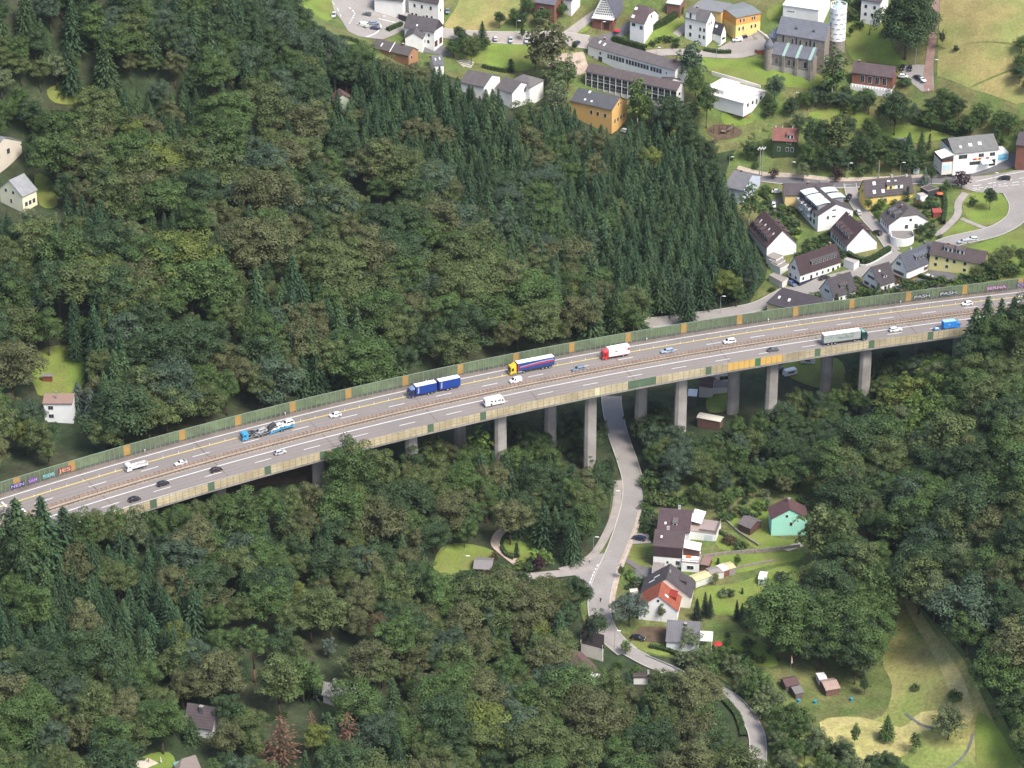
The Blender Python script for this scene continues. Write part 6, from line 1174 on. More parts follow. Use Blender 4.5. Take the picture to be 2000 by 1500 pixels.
for i, (a, b_, c_, col, wl_, lb) in enumerate((((1352, 1128), (1384, 1117), (1354, 1134), (0.52, 0.46, 0.25), (0.62, 0.62, 0.58), "pale yellow roofed shed, left one of the row on the lawn"), ((1383, 1114), (1410, 1108), (1386, 1122), (0.26, 0.22, 0.20), (0.60, 0.60, 0.56), "grey roofed shed, middle one of the row on the lawn"), ((1405, 1108), (1420, 1103), (1414, 1113), (0.72, 0.68, 0.6), (0.22, 0.08, 0.07), "white roofed shed with dark red wall in the row on the lawn"), ((1418, 1104), (1432, 1100), (1425, 1110), (0.50, 0.42, 0.24), (0.26, 0.24, 0.23), "yellowish roofed shed at the right end of the row on the lawn"))):
    house(lb, a, b_, c_, 2.9, 2.5, wall=wl_, roof=col, rmat="flat_paint", wmat="flat_paint", hw=2.0, name="shed", cat="shed", oh=0.15, oha=0.15)
house("low brown roofed shelter right of the balconies", (1372, 1091), (1389, 1094), (1370, 1098), 2.9, 2.6, wall=(0.12, 0.07, 0.06), wmat="wood", roof=(0.23, 0.15, 0.12), rmat="flat_paint", hw=3, name="shed", cat="shed")
house("rusty roofed allotment hut with a brown wall", (1605, 1332), (1634, 1327), (1617, 1348), 3.4, 2.5, wall=(0.16, 0.09, 0.07), wmat="wood", roof=(0.33, 0.24, 0.20), rmat="wood", hw2=2.5, name="hut", cat="hut", oh=0.3)
house("dark tiled allotment hut behind bushes", (1528, 1327), (1555, 1321), (1537, 1341), 3.6, 2.5, wall=(0.12, 0.08, 0.07), wmat="wood", roof=(0.10, 0.06, 0.06), hw2=2.0, name="hut", cat="hut", oh=0.3)
house("grey felt roofed lean-to in front of the dark tiled hut", (1545, 1342), (1563, 1338), (1551, 1356), 2.9, 2.3, wall=(0.14, 0.10, 0.08), wmat="wood", roof=(0.16, 0.155, 0.15), rmat="flat_paint", hw2=1.0, name="hut", cat="hut", oh=0.2)
house("white tool shed behind the rusty roofed hut", (1597, 1320.5), (1613, 1318.5), (1597, 1327), 2.9, 2.7, roof=(0.78, 0.78, 0.76), rmat="metal_sheet", hw2=2.0, name="shed", cat="shed", oh=0.05, wins=[('l', [0.5], 1, 0.9, 1)])
house("little garden hut with a mossy grey roof on the lawn left of the valley road", (926, 1093), (963, 1095), (924, 1100), 3.6, 2.4, wall=(0.12, 0.06, 0.045), wmat="wood", roof=(0.20, 0.185, 0.18), rmat="flat_paint", hw=3.6, name="hut", cat="hut", oh=0.6, oha=0.5)
house("brown roofed house seen under the bridge beside a pier", (1366, 733), (1395, 737), (1352, 752), 8.0, 4.5, roof=(0.10, 0.07, 0.07), wall=(0.5, 0.48, 0.45), hw2=5)
house("white house with a dark balcony seen under the bridge", (1390, 722), (1425, 720), (1390, 730), 7.5, 6.5, hw2=4, roof=DARK_ROOF, dormers=[], wins=[('f', [0.7], 3.6, 3.0, 1.4)])
house("grey roofed low building under the bridge beside the white house", (1384, 745), (1424, 744), (1388, 756), 4.5, 3.2, wall=(0.55, 0.55, 0.56), roof=(0.20, 0.18, 0.19), rmat="flat_paint", hw2=2)
house("dark shed with a white flat roof right of a bridge pier", (1344, 764), (1362, 765), (1344, 774), 5.0, 4.6, wall=(0.07, 0.075, 0.08), roof=(0.72, 0.74, 0.76), rmat="metal_sheet", hw=2.6, name="shed", cat="shed", oh=0.1)
house("open woodshed with a pale patched roof under the bridge", (1364, 808), (1411, 817), (1367, 813), 4.2, 3.8, wall=(0.16, 0.09, 0.07), wmat="wood", roof=(0.66, 0.62, 0.52), rmat="wood", hw=2.0, name="shed", cat="shed", oh=0.2)
# ---- bottom left
house("house with ribbed light grey metal roof among trees at the bottom", (632, 1331), (676, 1341), (628, 1357), 7.0, 3.4, wall=(0.6, 0.58, 0.55), roof=(0.27, 0.26, 0.265), rmat="roof_seam", endB=(1, 6.0), hw2=5, chim=[(0.45, 0.8, 0.9, 0.8, (0.7, 0.7, 0.68))])
house("dark tiled house with a tall chimney at the bottom left", (366, 1372), (424, 1381), (351, 1416), 8.2, 3.2, wall=(0.7, 0.7, 0.7), roof=(0.078, 0.062, 0.066), chim=[(0.52, -1.2, 0.3, 1.0, (0.10, 0.09, 0.10))])
house("brown hip roofed pavilion cut by the bottom edge", (355, 1482), (382, 1474), (330, 1500), 5, 2.8, wall=(0.2, 0.4, 0.36), roof=(0.18, 0.15, 0.13), rmat="flat_paint", endA=(1, 3), hw2=4)
house("dark red roof top among firs at the bottom", (700, 1281), (712, 1290), (694, 1290), 4.5, 3, roof=(0.10, 0.05, 0.055), hw=4)
# flat roofed garages of the village
def flat_garage(label, px, h, wall, roofc, name="garage", doors=None):
    """px: the four roof corners as seen"""
    P = [at_g(u, v, h) for u, v in px]; c = sum(P, Vector()) / 4; gz = ground(c.x, c.y); Q = [at(u, v, gz + h) - Vector((c.x, c.y, gz)) for u, v in px]
    ar = sum(Q[i].x * Q[(i + 1) % 4].y - Q[(i + 1) % 4].x * Q[i].y for i in range(4))
    if ar < 0: Q = Q[::-1]
    root = tag(empty(name, (c.x, c.y, gz)), label, name); mb = MB()
    for i in range(4):
        a, b_ = Q[i], Q[(i + 1) % 4]; mb.face([(a.x, a.y, -2), (b_.x, b_.y, -2), tuple(b_), tuple(a)])
    mb.build("wall", M["plaster"], root, wall); slab(root, [[(q.x * 0.96, q.y * 0.96, q.z + 0.02) for q in Q]], 0.1, M["flat_paint"], roofc); mb = MB()
    for i in range(4):
        a, b_ = Q[i], Q[(i + 1) % 4]; i0 = Vector((a.x * 0.95, a.y * 0.95, h)); i1 = Vector((b_.x * 0.95, b_.y * 0.95, h)); up_ = Vector((0, 0, 0.2))
        mb.face([a, b_, b_ + up_, a + up_]); mb.face([i1, i0, i0 + up_, i1 + up_]); mb.face([a + up_, b_ + up_, i1 + up_, i0 + up_])
    mb.build("roof_rim", M["plaster"], root, (0.36, 0.33, 0.3)); r_ = max(q.xy.length for q in Q) * 0.7; FOOT.append((Vector((c.x, c.y)), 0, r_, r_)); return root
flat_garage("flat roofed white garage, uppermost of three in a row beside the ivy gable", [(1497, 500), (1510, 493), (1530, 500), (1516, 508)], 3.0, WALL_W, (0.26, 0.23, 0.21))
flat_garage("flat roofed white garage, middle one of three in a row beside the ivy gable", [(1501, 508), (1516, 501), (1534, 508), (1519, 517)], 2.8, WALL_W, (0.24, 0.21, 0.19))
flat_garage("flat roofed white garage, lowest of three in a row beside the ivy gable", [(1505, 514), (1521, 508), (1541, 515), (1524, 524)], 2.7, WALL_W, (0.25, 0.22, 0.2))
flat_garage("flat roofed pale garage left of the long white mottled roof house", [(1502, 538), (1512, 533), (1540, 543), (1528, 552)], 2.6, (0.66, 0.63, 0.56), (0.28, 0.25, 0.22))
flat_garage("flat roofed white garage right of the long white mottled roof house", [(1648, 507), (1655, 503), (1678, 509), (1668, 515)], 3.0, WALL_W, (0.36, 0.33, 0.31))
flat_garage("dark flat carport behind the yellow house with many skylights", [(1798, 366), (1815, 361), (1834, 368), (1812, 374)], 2.8, (0.04, 0.04, 0.045), (0.09, 0.08, 0.075), "carport")
flat_garage("white garden wall block right of the yellow house", [(1790, 378), (1803, 376), (1812, 381), (1798, 384)], 2.8, WALL_W, (0.4, 0.38, 0.36), "annex")
flat_garage("grey flat garage between the terrace and the dark gabled house", [(1276, 1098), (1299, 1101), (1295, 1120), (1273, 1116)], 2.8, WALL_W, (0.25, 0.22, 0.2))
flat_garage("carport with white posts beside the red roofed house", [(1229, 1151), (1245, 1149), (1247, 1155), (1231, 1158)], 2.4, (0.5, 0.48, 0.42), (0.62, 0.58, 0.44), "carport")
flat_garage("dark low carport in front of the white house at the top left", [(782, 22), (800, 26), (797, 33), (778, 28)], 2.6, (0.06, 0.06, 0.065), (0.3, 0.29, 0.28), "carport")
# round white garage
c = at_g(1762, 459, 2.9); gz = ground(c.x, c.y); rg = tag(empty("garage", (c.x, c.y, gz)), "round white garage with a dirty flat roof in front of the half hipped house", "garage"); n = 18
ring = [Vector((4.7 * math.cos(a), 4.2 * math.sin(a), 0)) for a in [math.pi + 0.35 + (math.pi - 0.35) * i / n for i in range(n + 1)]] + [Vector((4.4, 4.5, 0)), Vector((-4.2, 4.5, 0))]
mb = MB(); k_ = len(ring)
for i in range(k_):
    a, b_ = ring[i], ring[(i + 1) % k_]; mb.face([(a.x, a.y, -1.5), (b_.x, b_.y, -1.5), (b_.x, b_.y, 3.1), (a.x, a.y, 3.1)]); mb.face([(b_.x * 0.94, b_.y * 0.94, 2.8), (a.x * 0.94, a.y * 0.94, 2.8), (a.x * 0.94, a.y * 0.94, 3.1), (b_.x * 0.94, b_.y * 0.94, 3.1)]); mb.face([(a.x, a.y, 3.1), (b_.x, b_.y, 3.1), (b_.x * 0.94, b_.y * 0.94, 3.1), (a.x * 0.94, a.y * 0.94, 3.1)])
mb.build("wall", M["plaster"], rg, WALL_W); mb = MB(); mb.face([(q.x * 0.94, q.y * 0.94, 2.82) for q in ring]); mb.build("roof", M["flat_paint"], rg, (0.2, 0.18, 0.165)); FOOT.append((Vector((c.x, c.y)), 0, 5, 5))
# ------------------------------------------------------------ trees
NPR = np.random.default_rng(11)
def leaf_mesh(name, C, Nn, size, v, asp=1.0, up=None, material=None):
    """leaf cards: centres C, normals Nn, sizes, brightness v"""
    n = len(C); Nn = Nn / np.linalg.norm(Nn, axis=1, keepdims=True)
    a = np.cross(Nn, NPR.normal(size=(n, 3))) if up is None else up - (up * Nn).sum(1, keepdims=True) * Nn
    a /= np.linalg.norm(a, axis=1, keepdims=True) + 1e-9; b = np.cross(Nn, a); s = size[:, None]; asp = np.broadcast_to(np.asarray(asp, float), (n,))[:, None]
    V = np.stack([C - a * s * asp, C - b * s * 0.62 + a * s * asp * 0.15, C + a * s * asp, C + b * s * 0.62 + a * s * asp * 0.1], 1).reshape(-1, 3)
    me = bpy.data.meshes.new(name); me.vertices.add(4 * n); me.vertices.foreach_set("co", V.ravel())
    me.loops.add(4 * n); me.loops.foreach_set("vertex_index", np.arange(4 * n)); me.polygons.add(n); me.polygons.foreach_set("loop_start", np.arange(0, 4 * n, 4)); me.polygons.foreach_set("loop_total", np.full(n, 4))
    at_ = me.attributes.new("v", 'FLOAT', 'FACE'); at_.data.foreach_set("value", v.astype(np.float32)); me.materials.append(material or M["leaf"]); me.update(); me.validate(); return me
def unit(n):
    q = NPR.normal(size=(n, 3)); return q / np.linalg.norm(q, axis=1, keepdims=True)
def broad_crown(h, r, base, nl=42, per=70, leaf=0.42, lob=(1.2, 2.1), flat=0.0, droop=0.0, top=1.0):
    """crown of leafy clumps spread over an uneven dome between base and h"""
    hc = (h - base) / 2; C, N, S, V = [], [], [], []
    dirs = unit(nl * 3); dirs = dirs[dirs[:, 2] > -0.55][:nl]
    wob = 1 + 0.22 * np.sin(dirs[:, 0] * 3.1 + NPR.uniform(0, 6)) * np.cos(dirs[:, 1] * 2.7 + NPR.uniform(0, 6))
    for i, d in enumerate(dirs):
        rr = NPR.uniform(0.62, 0.95) * wob[i]; R_ = NPR.uniform(*lob) * (r / 6.0) ** 0.5
        px = d * np.array([r, r, hc * top]) * rr; px[2] += base + hc * (1.0 + flat)
        k = int(per * (R_ / lob[1]) ** 2) + 12; q = unit(k); q[:, 2] = np.where(q[:, 2] < -0.25, -q[:, 2], q[:, 2])
        rad = R_ * NPR.uniform(0.7, 1.08, k)[:, None]; c = px + q * rad * np.array([1, 1, 0.8]); 
        if droop: c[:, 2] -= droop * (np.linalg.norm(c[:, :2], axis=1) / r) ** 2
        C.append(c); N.append(q * 0.95 + unit(k) * 0.45 + np.array([0, 0, 0.25])); S.append(NPR.uniform(0.7, 1.25, k) * leaf); V.append(NPR.uniform(0.82, 1.2, k) * NPR.uniform(0.84, 1.16))
    k = int(nl * per * 0.16); q = unit(k) * (NPR.uniform(0.1, 0.75, k) ** 0.5)[:, None] * np.array([r, r, hc]) * 0.85; q[:, 2] += base + hc
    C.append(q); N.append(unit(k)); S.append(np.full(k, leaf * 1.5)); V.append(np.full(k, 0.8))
    return leaf_mesh("crown", np.vstack(C), np.vstack(N), np.concatenate(S), np.concatenate(V), 0.95)
def spruce_crown(h, r, base=2.0, step=0.75, nb=9, dens=1.0, tip=0.85, droop=0.35, leaf=0.30):
    C, N, S, V, U = [], [], [], [], []
    z = base
    while z < h - 0.3:
        t = (z - base) / (h - base); rr = r * (1 - t) ** tip * NPR.uniform(0.85, 1.12) + 0.12; n = max(4, int(nb * (0.55 + 0.45 * (1 - t)))); a0 = NPR.uniform(0, 6.28)
        for i in range(n):
            a = a0 + 6.283 * i / n + NPR.uniform(-0.25, 0.25); L = rr * NPR.uniform(0.72, 1.15); m = max(2, int(L / 0.42 * dens)); d = np.array([math.cos(a), math.sin(a), 0]); sd_ = np.array([-math.sin(a), math.cos(a), 0])
            for q in range(m):
                f = (q + 0.6) / m; w_ = 0.5 * (1 - f * 0.75) * min(1.0, L / 2.5)
                p = d * (L * f) + sd_ * NPR.uniform(-w_, w_) * 1.5 + np.array([0, 0, z + 0.10 - droop * L * f ** 1.5 + NPR.uniform(-0.18, 0.15)])
                C.append(p); N.append(np.array([0, 0, 1.0]) + d * 0.45 + unit(1)[0] * 0.55); U.append(d + np.array([0, 0, -0.5 * droop])); S.append(leaf * NPR.uniform(0.8, 1.4)); V.append((0.7 + 0.55 * f) * NPR.uniform(0.8, 1.2))  # lit tips and dark inside of the crown are put into card brightness
        z += step * (0.75 + 0.25 * (1 - t)) 
    for q in range(10): C.append(np.array([0, 0, h - 0.12 * q])); N.append(unit(1)[0]); U.append(np.array([0, 0, 1.0])); S.append(0.16); V.append(1.1)
    return leaf_mesh("crown", np.array(C), np.array(N), np.array(S), np.array(V), 1.35, up=np.array(U))
def trunk_mesh(h, r, limbs=6, bark="bark", crown=0.45, spread=0.5):
    mb = MB(); mb.tube([(0, 0, -1.5), (0.05, 0, h * 0.25), (0.15, 0.1, h * 0.6), (0.1, 0.1, h * 0.85)], r, r * 0.25, 7); rg = random.Random(int(h * 10))
    for i in range(limbs):
        a = 6.28 * i / max(1, limbs) + rg.uniform(-0.3, 0.3); z = h * rg.uniform(crown * 0.7, 0.7); L = h * spread * rg.uniform(0.5, 0.9)
        mb.tube([(0.1, 0.05, z), (math.cos(a) * L * 0.4, math.sin(a) * L * 0.4, z + L * 0.35), (math.cos(a) * L * 0.8, math.sin(a) * L * 0.8, z + L * 0.55)], r * 0.4, r * 0.1, 5)
    return mb.mesh("trunk", M[bark], smooth=True)
# prototypes: (crown mesh, trunk mesh, height, radius)
PROTO = {"broad": [], "spruce": [], "birch": [], "shrub": [], "pine": [], "dead": [], "cedar": [], "column": [], "willow": []}
for i in range(8):
    h = [17, 19, 16, 20, 18, 15, 21, 17][i]; r = [6.2, 6.0, 5.4, 6.6, 5.2, 5.8, 6.0, 6.8][i]
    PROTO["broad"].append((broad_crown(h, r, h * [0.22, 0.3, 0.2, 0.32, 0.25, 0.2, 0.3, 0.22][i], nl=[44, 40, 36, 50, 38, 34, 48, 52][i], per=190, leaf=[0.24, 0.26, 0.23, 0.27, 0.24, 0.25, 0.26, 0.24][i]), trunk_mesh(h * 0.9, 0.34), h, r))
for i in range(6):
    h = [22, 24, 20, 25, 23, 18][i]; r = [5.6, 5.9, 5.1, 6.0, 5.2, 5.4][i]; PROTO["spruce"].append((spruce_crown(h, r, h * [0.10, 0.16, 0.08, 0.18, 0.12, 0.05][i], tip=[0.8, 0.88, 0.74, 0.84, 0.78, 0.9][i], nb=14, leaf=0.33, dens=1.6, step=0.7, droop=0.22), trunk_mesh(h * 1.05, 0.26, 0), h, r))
for i in range(4):
    h = [16, 18, 15, 14][i]; r = [3.4, 3.9, 3.0, 3.6][i]; PROTO["birch"].append((broad_crown(h, r, h * 0.2, nl=34, per=60, leaf=0.32, lob=(0.9, 1.6), droop=0.8, top=1.1), trunk_mesh(h * 0.95, 0.2, 5, "bark_pale", spread=0.3), h, r))
for i in range(5):
    h = [3.0, 4.0, 2.4, 3.4, 5.0][i]; r = [1.8, 2.2, 1.7, 2.4, 2.4][i]; PROTO["shrub"].append((broad_crown(h, r, 0.1, nl=16, per=60, leaf=0.24, lob=(0.9, 1.4)), trunk_mesh(h * 0.8, 0.08, 4, crown=0.2), h, r))
for i in range(2):
    h = [20, 18][i]; PROTO["pine"].append((broad_crown(h, 3.8, h * 0.5, nl=22, per=70, leaf=0.34, lob=(0.9, 1.6)), trunk_mesh(h * 0.95, 0.26, 6, "bark_red", 0.6, 0.22), h, 3.8))
for i in range(2):
    h = 14; PROTO["dead"].append((spruce_crown(h, 3.0, 2, dens=0.8, tip=0.6, droop=-0.15, leaf=0.2), trunk_mesh(h * 1.02, 0.18, 8, "bark_red", 0.2, 0.3), h, 3.0))
PROTO["cedar"].append((broad_crown(13, 7.6, 4.2, nl=46, per=80, leaf=0.30, lob=(0.9, 1.7), droop=1.2), trunk_mesh(11.5, 0.4, 9, "bark", 0.35, 0.6), 13, 7.6))
for i in range(2): PROTO["column"].append((spruce_crown(8, [0.9, 1.1][i], 0.2, step=0.4, nb=9, tip=0.45, droop=-0.5, leaf=0.22), trunk_mesh(7, 0.12, 0), 8, 1.0))
PROTO["beech"] = [(broad_crown(28, 11, 3.5, nl=100, per=110, leaf=0.4, lob=(1.6, 2.6), droop=2.0), trunk_mesh(24, 0.6), 28, 11)]
PROTO["willow"].append((broad_crown(11, 5.6, 1.6, nl=46, per=80, leaf=0.26, lob=(0.8, 1.5), droop=0.5), trunk_mesh(9, 0.3, 9, "bark", 0.15, 0.5), 11, 5.6))
T = {"dark": (0.042, 0.073, 0.028), "green": (0.062, 0.105, 0.029), "olive": (0.084, 0.111, 0.037), "brownish": (0.096, 0.105, 0.043), "yellowish": (0.125, 0.154, 0.034), "pale": (0.115, 0.145, 0.067), "bluish": (0.058, 0.091, 0.053), "bright": (0.101, 0.160, 0.034), "purple": (0.047, 0.022, 0.028), "rust": (0.151, 0.085, 0.054), "spruce": (0.034, 0.067, 0.029), "spruce2": (0.050, 0.087, 0.034), "silver": (0.092, 0.126, 0.097), "black": (0.020, 0.033, 0.019), "copper": (0.110, 0.080, 0.038), "cream": (0.295, 0.290, 0.118)}
TW = {"dark": "dark green", "green": "mid green", "olive": "olive green", "brownish": "brownish green", "yellowish": "yellow green", "pale": "pale grey green", "bluish": "bluish green", "bright": "bright green", "purple": "purple leaved", "rust": "rust brown dead", "spruce": "dark green", "spruce2": "green", "silver": "silver blue", "black": "blackish green", "copper": "copper brown", "cream": "cream flowering"}
KN = {"beech": ("broadleaf_tree", "huge beech", "tree"), "broad": ("broadleaf_tree", "broadleaf tree", "tree"), "spruce": ("spruce_tree", "spruce", "tree"), "birch": ("birch_tree", "slender birch", "tree"), "shrub": ("shrub", "bush", "shrub"), "pine": ("pine_tree", "pine with bare reddish trunk", "tree"), "dead": ("dead_conifer", "conifer", "tree"), "cedar": ("cedar_tree", "cedar", "tree"), "column": ("columnar_conifer", "slim columnar conifer", "tree"), "willow": ("willow_tree", "round willow", "tree")}
def in_poly(x, y, P):
    c = False; j = len(P) - 1
    for i in range(len(P)):
        if (P[i][1] > y) != (P[j][1] > y) and x < (P[j][0] - P[i][0]) * (y - P[i][1]) / (P[j][1] - P[i][1]) + P[i][0]: c = not c
        j = i
    return c
KEEP = [[(522,1402),(578,1398),(584,1470),(516,1470)], [(600,1390),(615,1386),(612,1430),(598,1430)], [(662,1396),(695,1392),(698,1440),(662,1440)], [(474,1228),(514,1228),(505,1360),(485,1360)], [(620,1250),(660,1250),(655,1300),(625,1300)], [(1205,1162),(1290,1170),(1270,1240),(1215,1240)],
[(0,936),(240,866),(440,812),(800,726),(1200,650),(1600,587),(2000,538),(2000,580),(1960,590),(1925,622),(1905,655),(1840,668),(1600,702),(1400,737),(1200,774),(1000,817),(860,852),(760,882),(722,870),(662,868),(640,897),(600,914),(440,960),(300,1000),(230,985),(150,1000),(0,1008)],
[(1183,788),(1207,788),(1238,880),(1253,950),(1252,1010),(1228,1080),(1198,1170),(1192,1195),(1150,1185),(1138,1150),(1112,1115),(1150,1085),(1180,1040),(1198,960),(1206,900)],
[(1215,985),(1360,985),(1412,1008),(1412,1060),(1500,1078),(1560,1058),(1560,1115),(1520,1160),(1440,1190),(1392,1250),(1290,1262),(1215,1256),(1240,1205),(1205,1182),(1215,1100),(1235,1050)],
[(1405,1000),(1495,966),(1566,985),(1562,1050),(1500,1062),(1440,1050)], [(1168,1236),(1182,1238),(1210,1275),(1206,1298),(1172,1292)], [(1250,1284),(1310,1300),(1330,1318),(1300,1318),(1240,1298)], [(1402,1348),(1440,1366),(1476,1408),(1492,1452),(1478,1454),(1452,1402),(1402,1364)],
[(1526,1314),(1656,1314),(1660,1356),(1540,1360)], [(1752,1168),(1800,1188),(1862,1258),(1908,1350),(1948,1430),(1992,1502),(1900,1502),(1800,1442),(1700,1442),(1600,1432),(1590,1400),(1700,1396),(1742,1330),(1728,1270)],
[(850,1068),(905,1055),(962,1052),(1042,1046),(1050,1080),(1072,1106),(1000,1116),(880,1120),(846,1116)], [(68,690),(140,676),(164,700),(160,768),(136,828),(85,828),(70,772)], [(0,258),(36,296),(48,330),(104,352),(112,402),(40,412),(0,412)],
[(362,1370),(424,1376),(416,1402),(354,1404)], [(632,1328),(704,1346),(682,1368),(630,1362)], [(285,1474),(400,1468),(398,1500),(285,1496)], [(92,176),(130,164),(182,180),(166,202),(108,202)],
[(570,0),(875,0),(882,60),(872,95),(940,82),(1042,78),(1050,140),(1052,192),(1010,200),(962,158),(900,152),(862,130),(760,112),(700,76),(650,60),(600,30)], [(1110,80),(1190,58),(1345,130),(1347,192),(1290,195),(1226,182),(1224,252),(1190,252),(1112,204)],
[(1140,0),(1660,0),(1660,112),(1602,142),(1590,170),(1480,166),(1392,142),(1340,102),(1200,76)], [(1660,112),(1762,122),(1826,118),(1828,182),(1742,182),(1662,168)], [(1395,158),(1482,174),(1480,210),(1430,222),(1400,206)], [(1500,244),(1560,250),(1552,302),(1500,300)],
[(1422,332),(1486,342),(1478,372),(1560,372),(1560,560),(1500,602),(1380,622),(1290,632),(1270,625),(1440,605),(1495,572),(1500,492),(1463,446),(1448,380)], [(1832,-5),(2000,-5),(2000,180),(1930,178),(1890,165),(1836,150)], [(1525,700),(1650,690),(1650,765),(1560,750),(1530,735)], [(660,168),(674,170),(674,206),(660,206)], [(1340,735),(1430,720),(1428,835),(1362,832),(1340,800)], [(1375,225),(1440,215),(1465,190),(1480,240),(1430,275),(1378,272)], [(1240,640),(1300,612),(1345,618),(1340,640)], [(640,905),(610,935),(620,950),(560,950),(480,965)]]
CAMV = Vector((0, 0, CAM_Z)); TREES = []
def deck_d(x, y):
    xc = min(max(x, -190), 215); s = 3 * AX[0] * xc * xc + 2 * AX[1] * xc + AX[2]; return (((AX[0] * xc + AX[1]) * xc + AX[2]) * xc + AX[3] + s * (x - xc) - y) / math.hypot(1, s)
def clear(x, y, z, h, r, keep=True, marg=0.55):
    d = deck_d(x, y)
    if -5 - r * 0.7 < d < 33 + r * 0.5 and z + h > DECK - 3.5: return False
    for c, rz, a, b in FOOT:
        q = Vector((x, y)) - c; X = q.x * math.cos(rz) + q.y * math.sin(rz); Y = -q.x * math.sin(rz) + q.y * math.cos(rz)
        if abs(X) < a + r * marg and abs(Y) < b + r * marg: return False
    for pts, hw in ROADS:
        for a, b in zip(pts[:-1:2], pts[1::2]):
            if (a.x - x) ** 2 + (a.y - y) ** 2 < (hw + r * 0.5) ** 2: return False
    if keep:
        for dx, f in ((0, 0.98), (0, 0.75), (-r * 0.75, 0.62), (r * 0.75, 0.62), (-r * 0.7, 0.4), (r * 0.7, 0.4), (0, 0.3)):
            u, v, s = proj((x + dx, y, z + h * f))
            for K in KEEP:
                if in_poly(u, v, K): return False
    return True
def add_tree(kind, x, y, h, tint, idx=None, wide=1.0, label=None, ind=False, cat=None, name=None):
    idx = NPR.integers(len(PROTO[kind])) if idx is None else idx
    c, t, ph, pr = PROTO[kind][idx]; s = h / ph; TREES.append(dict(kind=kind, x=x, y=y, z=ground(x, y), h=h, sz=s, sx=s * wide, idx=int(idx), tint=tint, label=label, ind=ind, rz=float(NPR.uniform(0, 6.28)), r=pr * s * wide, jit=float(NPR.uniform(0.86, 1.16)), cat=cat, name=name))
def hand(kind, u, v, h, tint, label=None, wide=1.0, idx=None, cat=None, name=None):
    """tree whose crown top is seen at pixel (u, v)"""
    p = at_g(u, v, h)
    if -6 < deck_d(p.x, p.y) < 35 and p.z > DECK - 4:            # would stand under the motorway: step to the camera side of it
        d = ray(u, v); t = 600.0
        while deck_d(d[0] * t, d[1] * t) > 37: t += 0.5
        p = Vector((d[0] * t, d[1] * t, CAM_Z + d[2] * t)); h = p.z - ground(p.x, p.y)
    add_tree(kind, p.x, p.y, h, tint, idx, wide, label, True, cat, name)
PRIOR = []
def scatter(poly, spacing, mix, keep=True, seed=0, hc=0.6, minsep=None):
    """mix: [(weight, kind, (hmin, hmax), {tint: weight}, wide)]"""
    rg = random.Random(seed + len(TREES)); hm = sum(m[0] * (m[2][0] + m[2][1]) / 2 for m in mix) / sum(m[0] for m in mix)
    W = [at_g(u, v, hm * hc).xy for u, v in poly]; WP = [(p.x, p.y) for p in W]
    x0, x1 = min(p[0] for p in WP), max(p[0] for p in WP); y0, y1 = min(p[1] for p in WP), max(p[1] for p in WP); j = 0; y = y0; cnt = 0
    while y < y1:
        x = x0 + (spacing / 2 if j % 2 else 0)
        while x < x1:
            px, py = x + rg.uniform(-0.38, 0.38) * spacing, y + rg.uniform(-0.38, 0.38) * spacing
            if in_poly(px, py, WP) and not any(in_poly(px, py, Q) for Q in PRIOR):
                k = rg.random() * sum(m[0] for m in mix)
                for m in mix:
                    k -= m[0]
                    if k <= 0: break
                h = rg.uniform(*m[2]); td = m[3]; tn = rg.choices(list(td), list(td.values()))[0]; wd = m[4] if len(m) > 4 else 1.0; wd *= rg.uniform(0.88, 1.12)
                idx = rg.randrange(len(PROTO[m[1]])); ph, pr = PROTO[m[1]][idx][2:]; r = pr * h / ph * wd
                if clear(px, py, ground(px, py), h, r, keep): add_tree(m[1], px, py, h, tn, idx, wd); cnt += 1
            x += spacing
        y += spacing * 0.866; j += 1
    PRIOR.append(WP); return cnt
BL = {"green": 3, "olive": 3, "brownish": 2.2, "dark": 2, "bluish": 1, "yellowish": 0.25}; BLD = {"dark": 4, "green": 2, "bluish": 2, "olive": 0.6}; SPT = {"spruce": 3, "spruce2": 2}
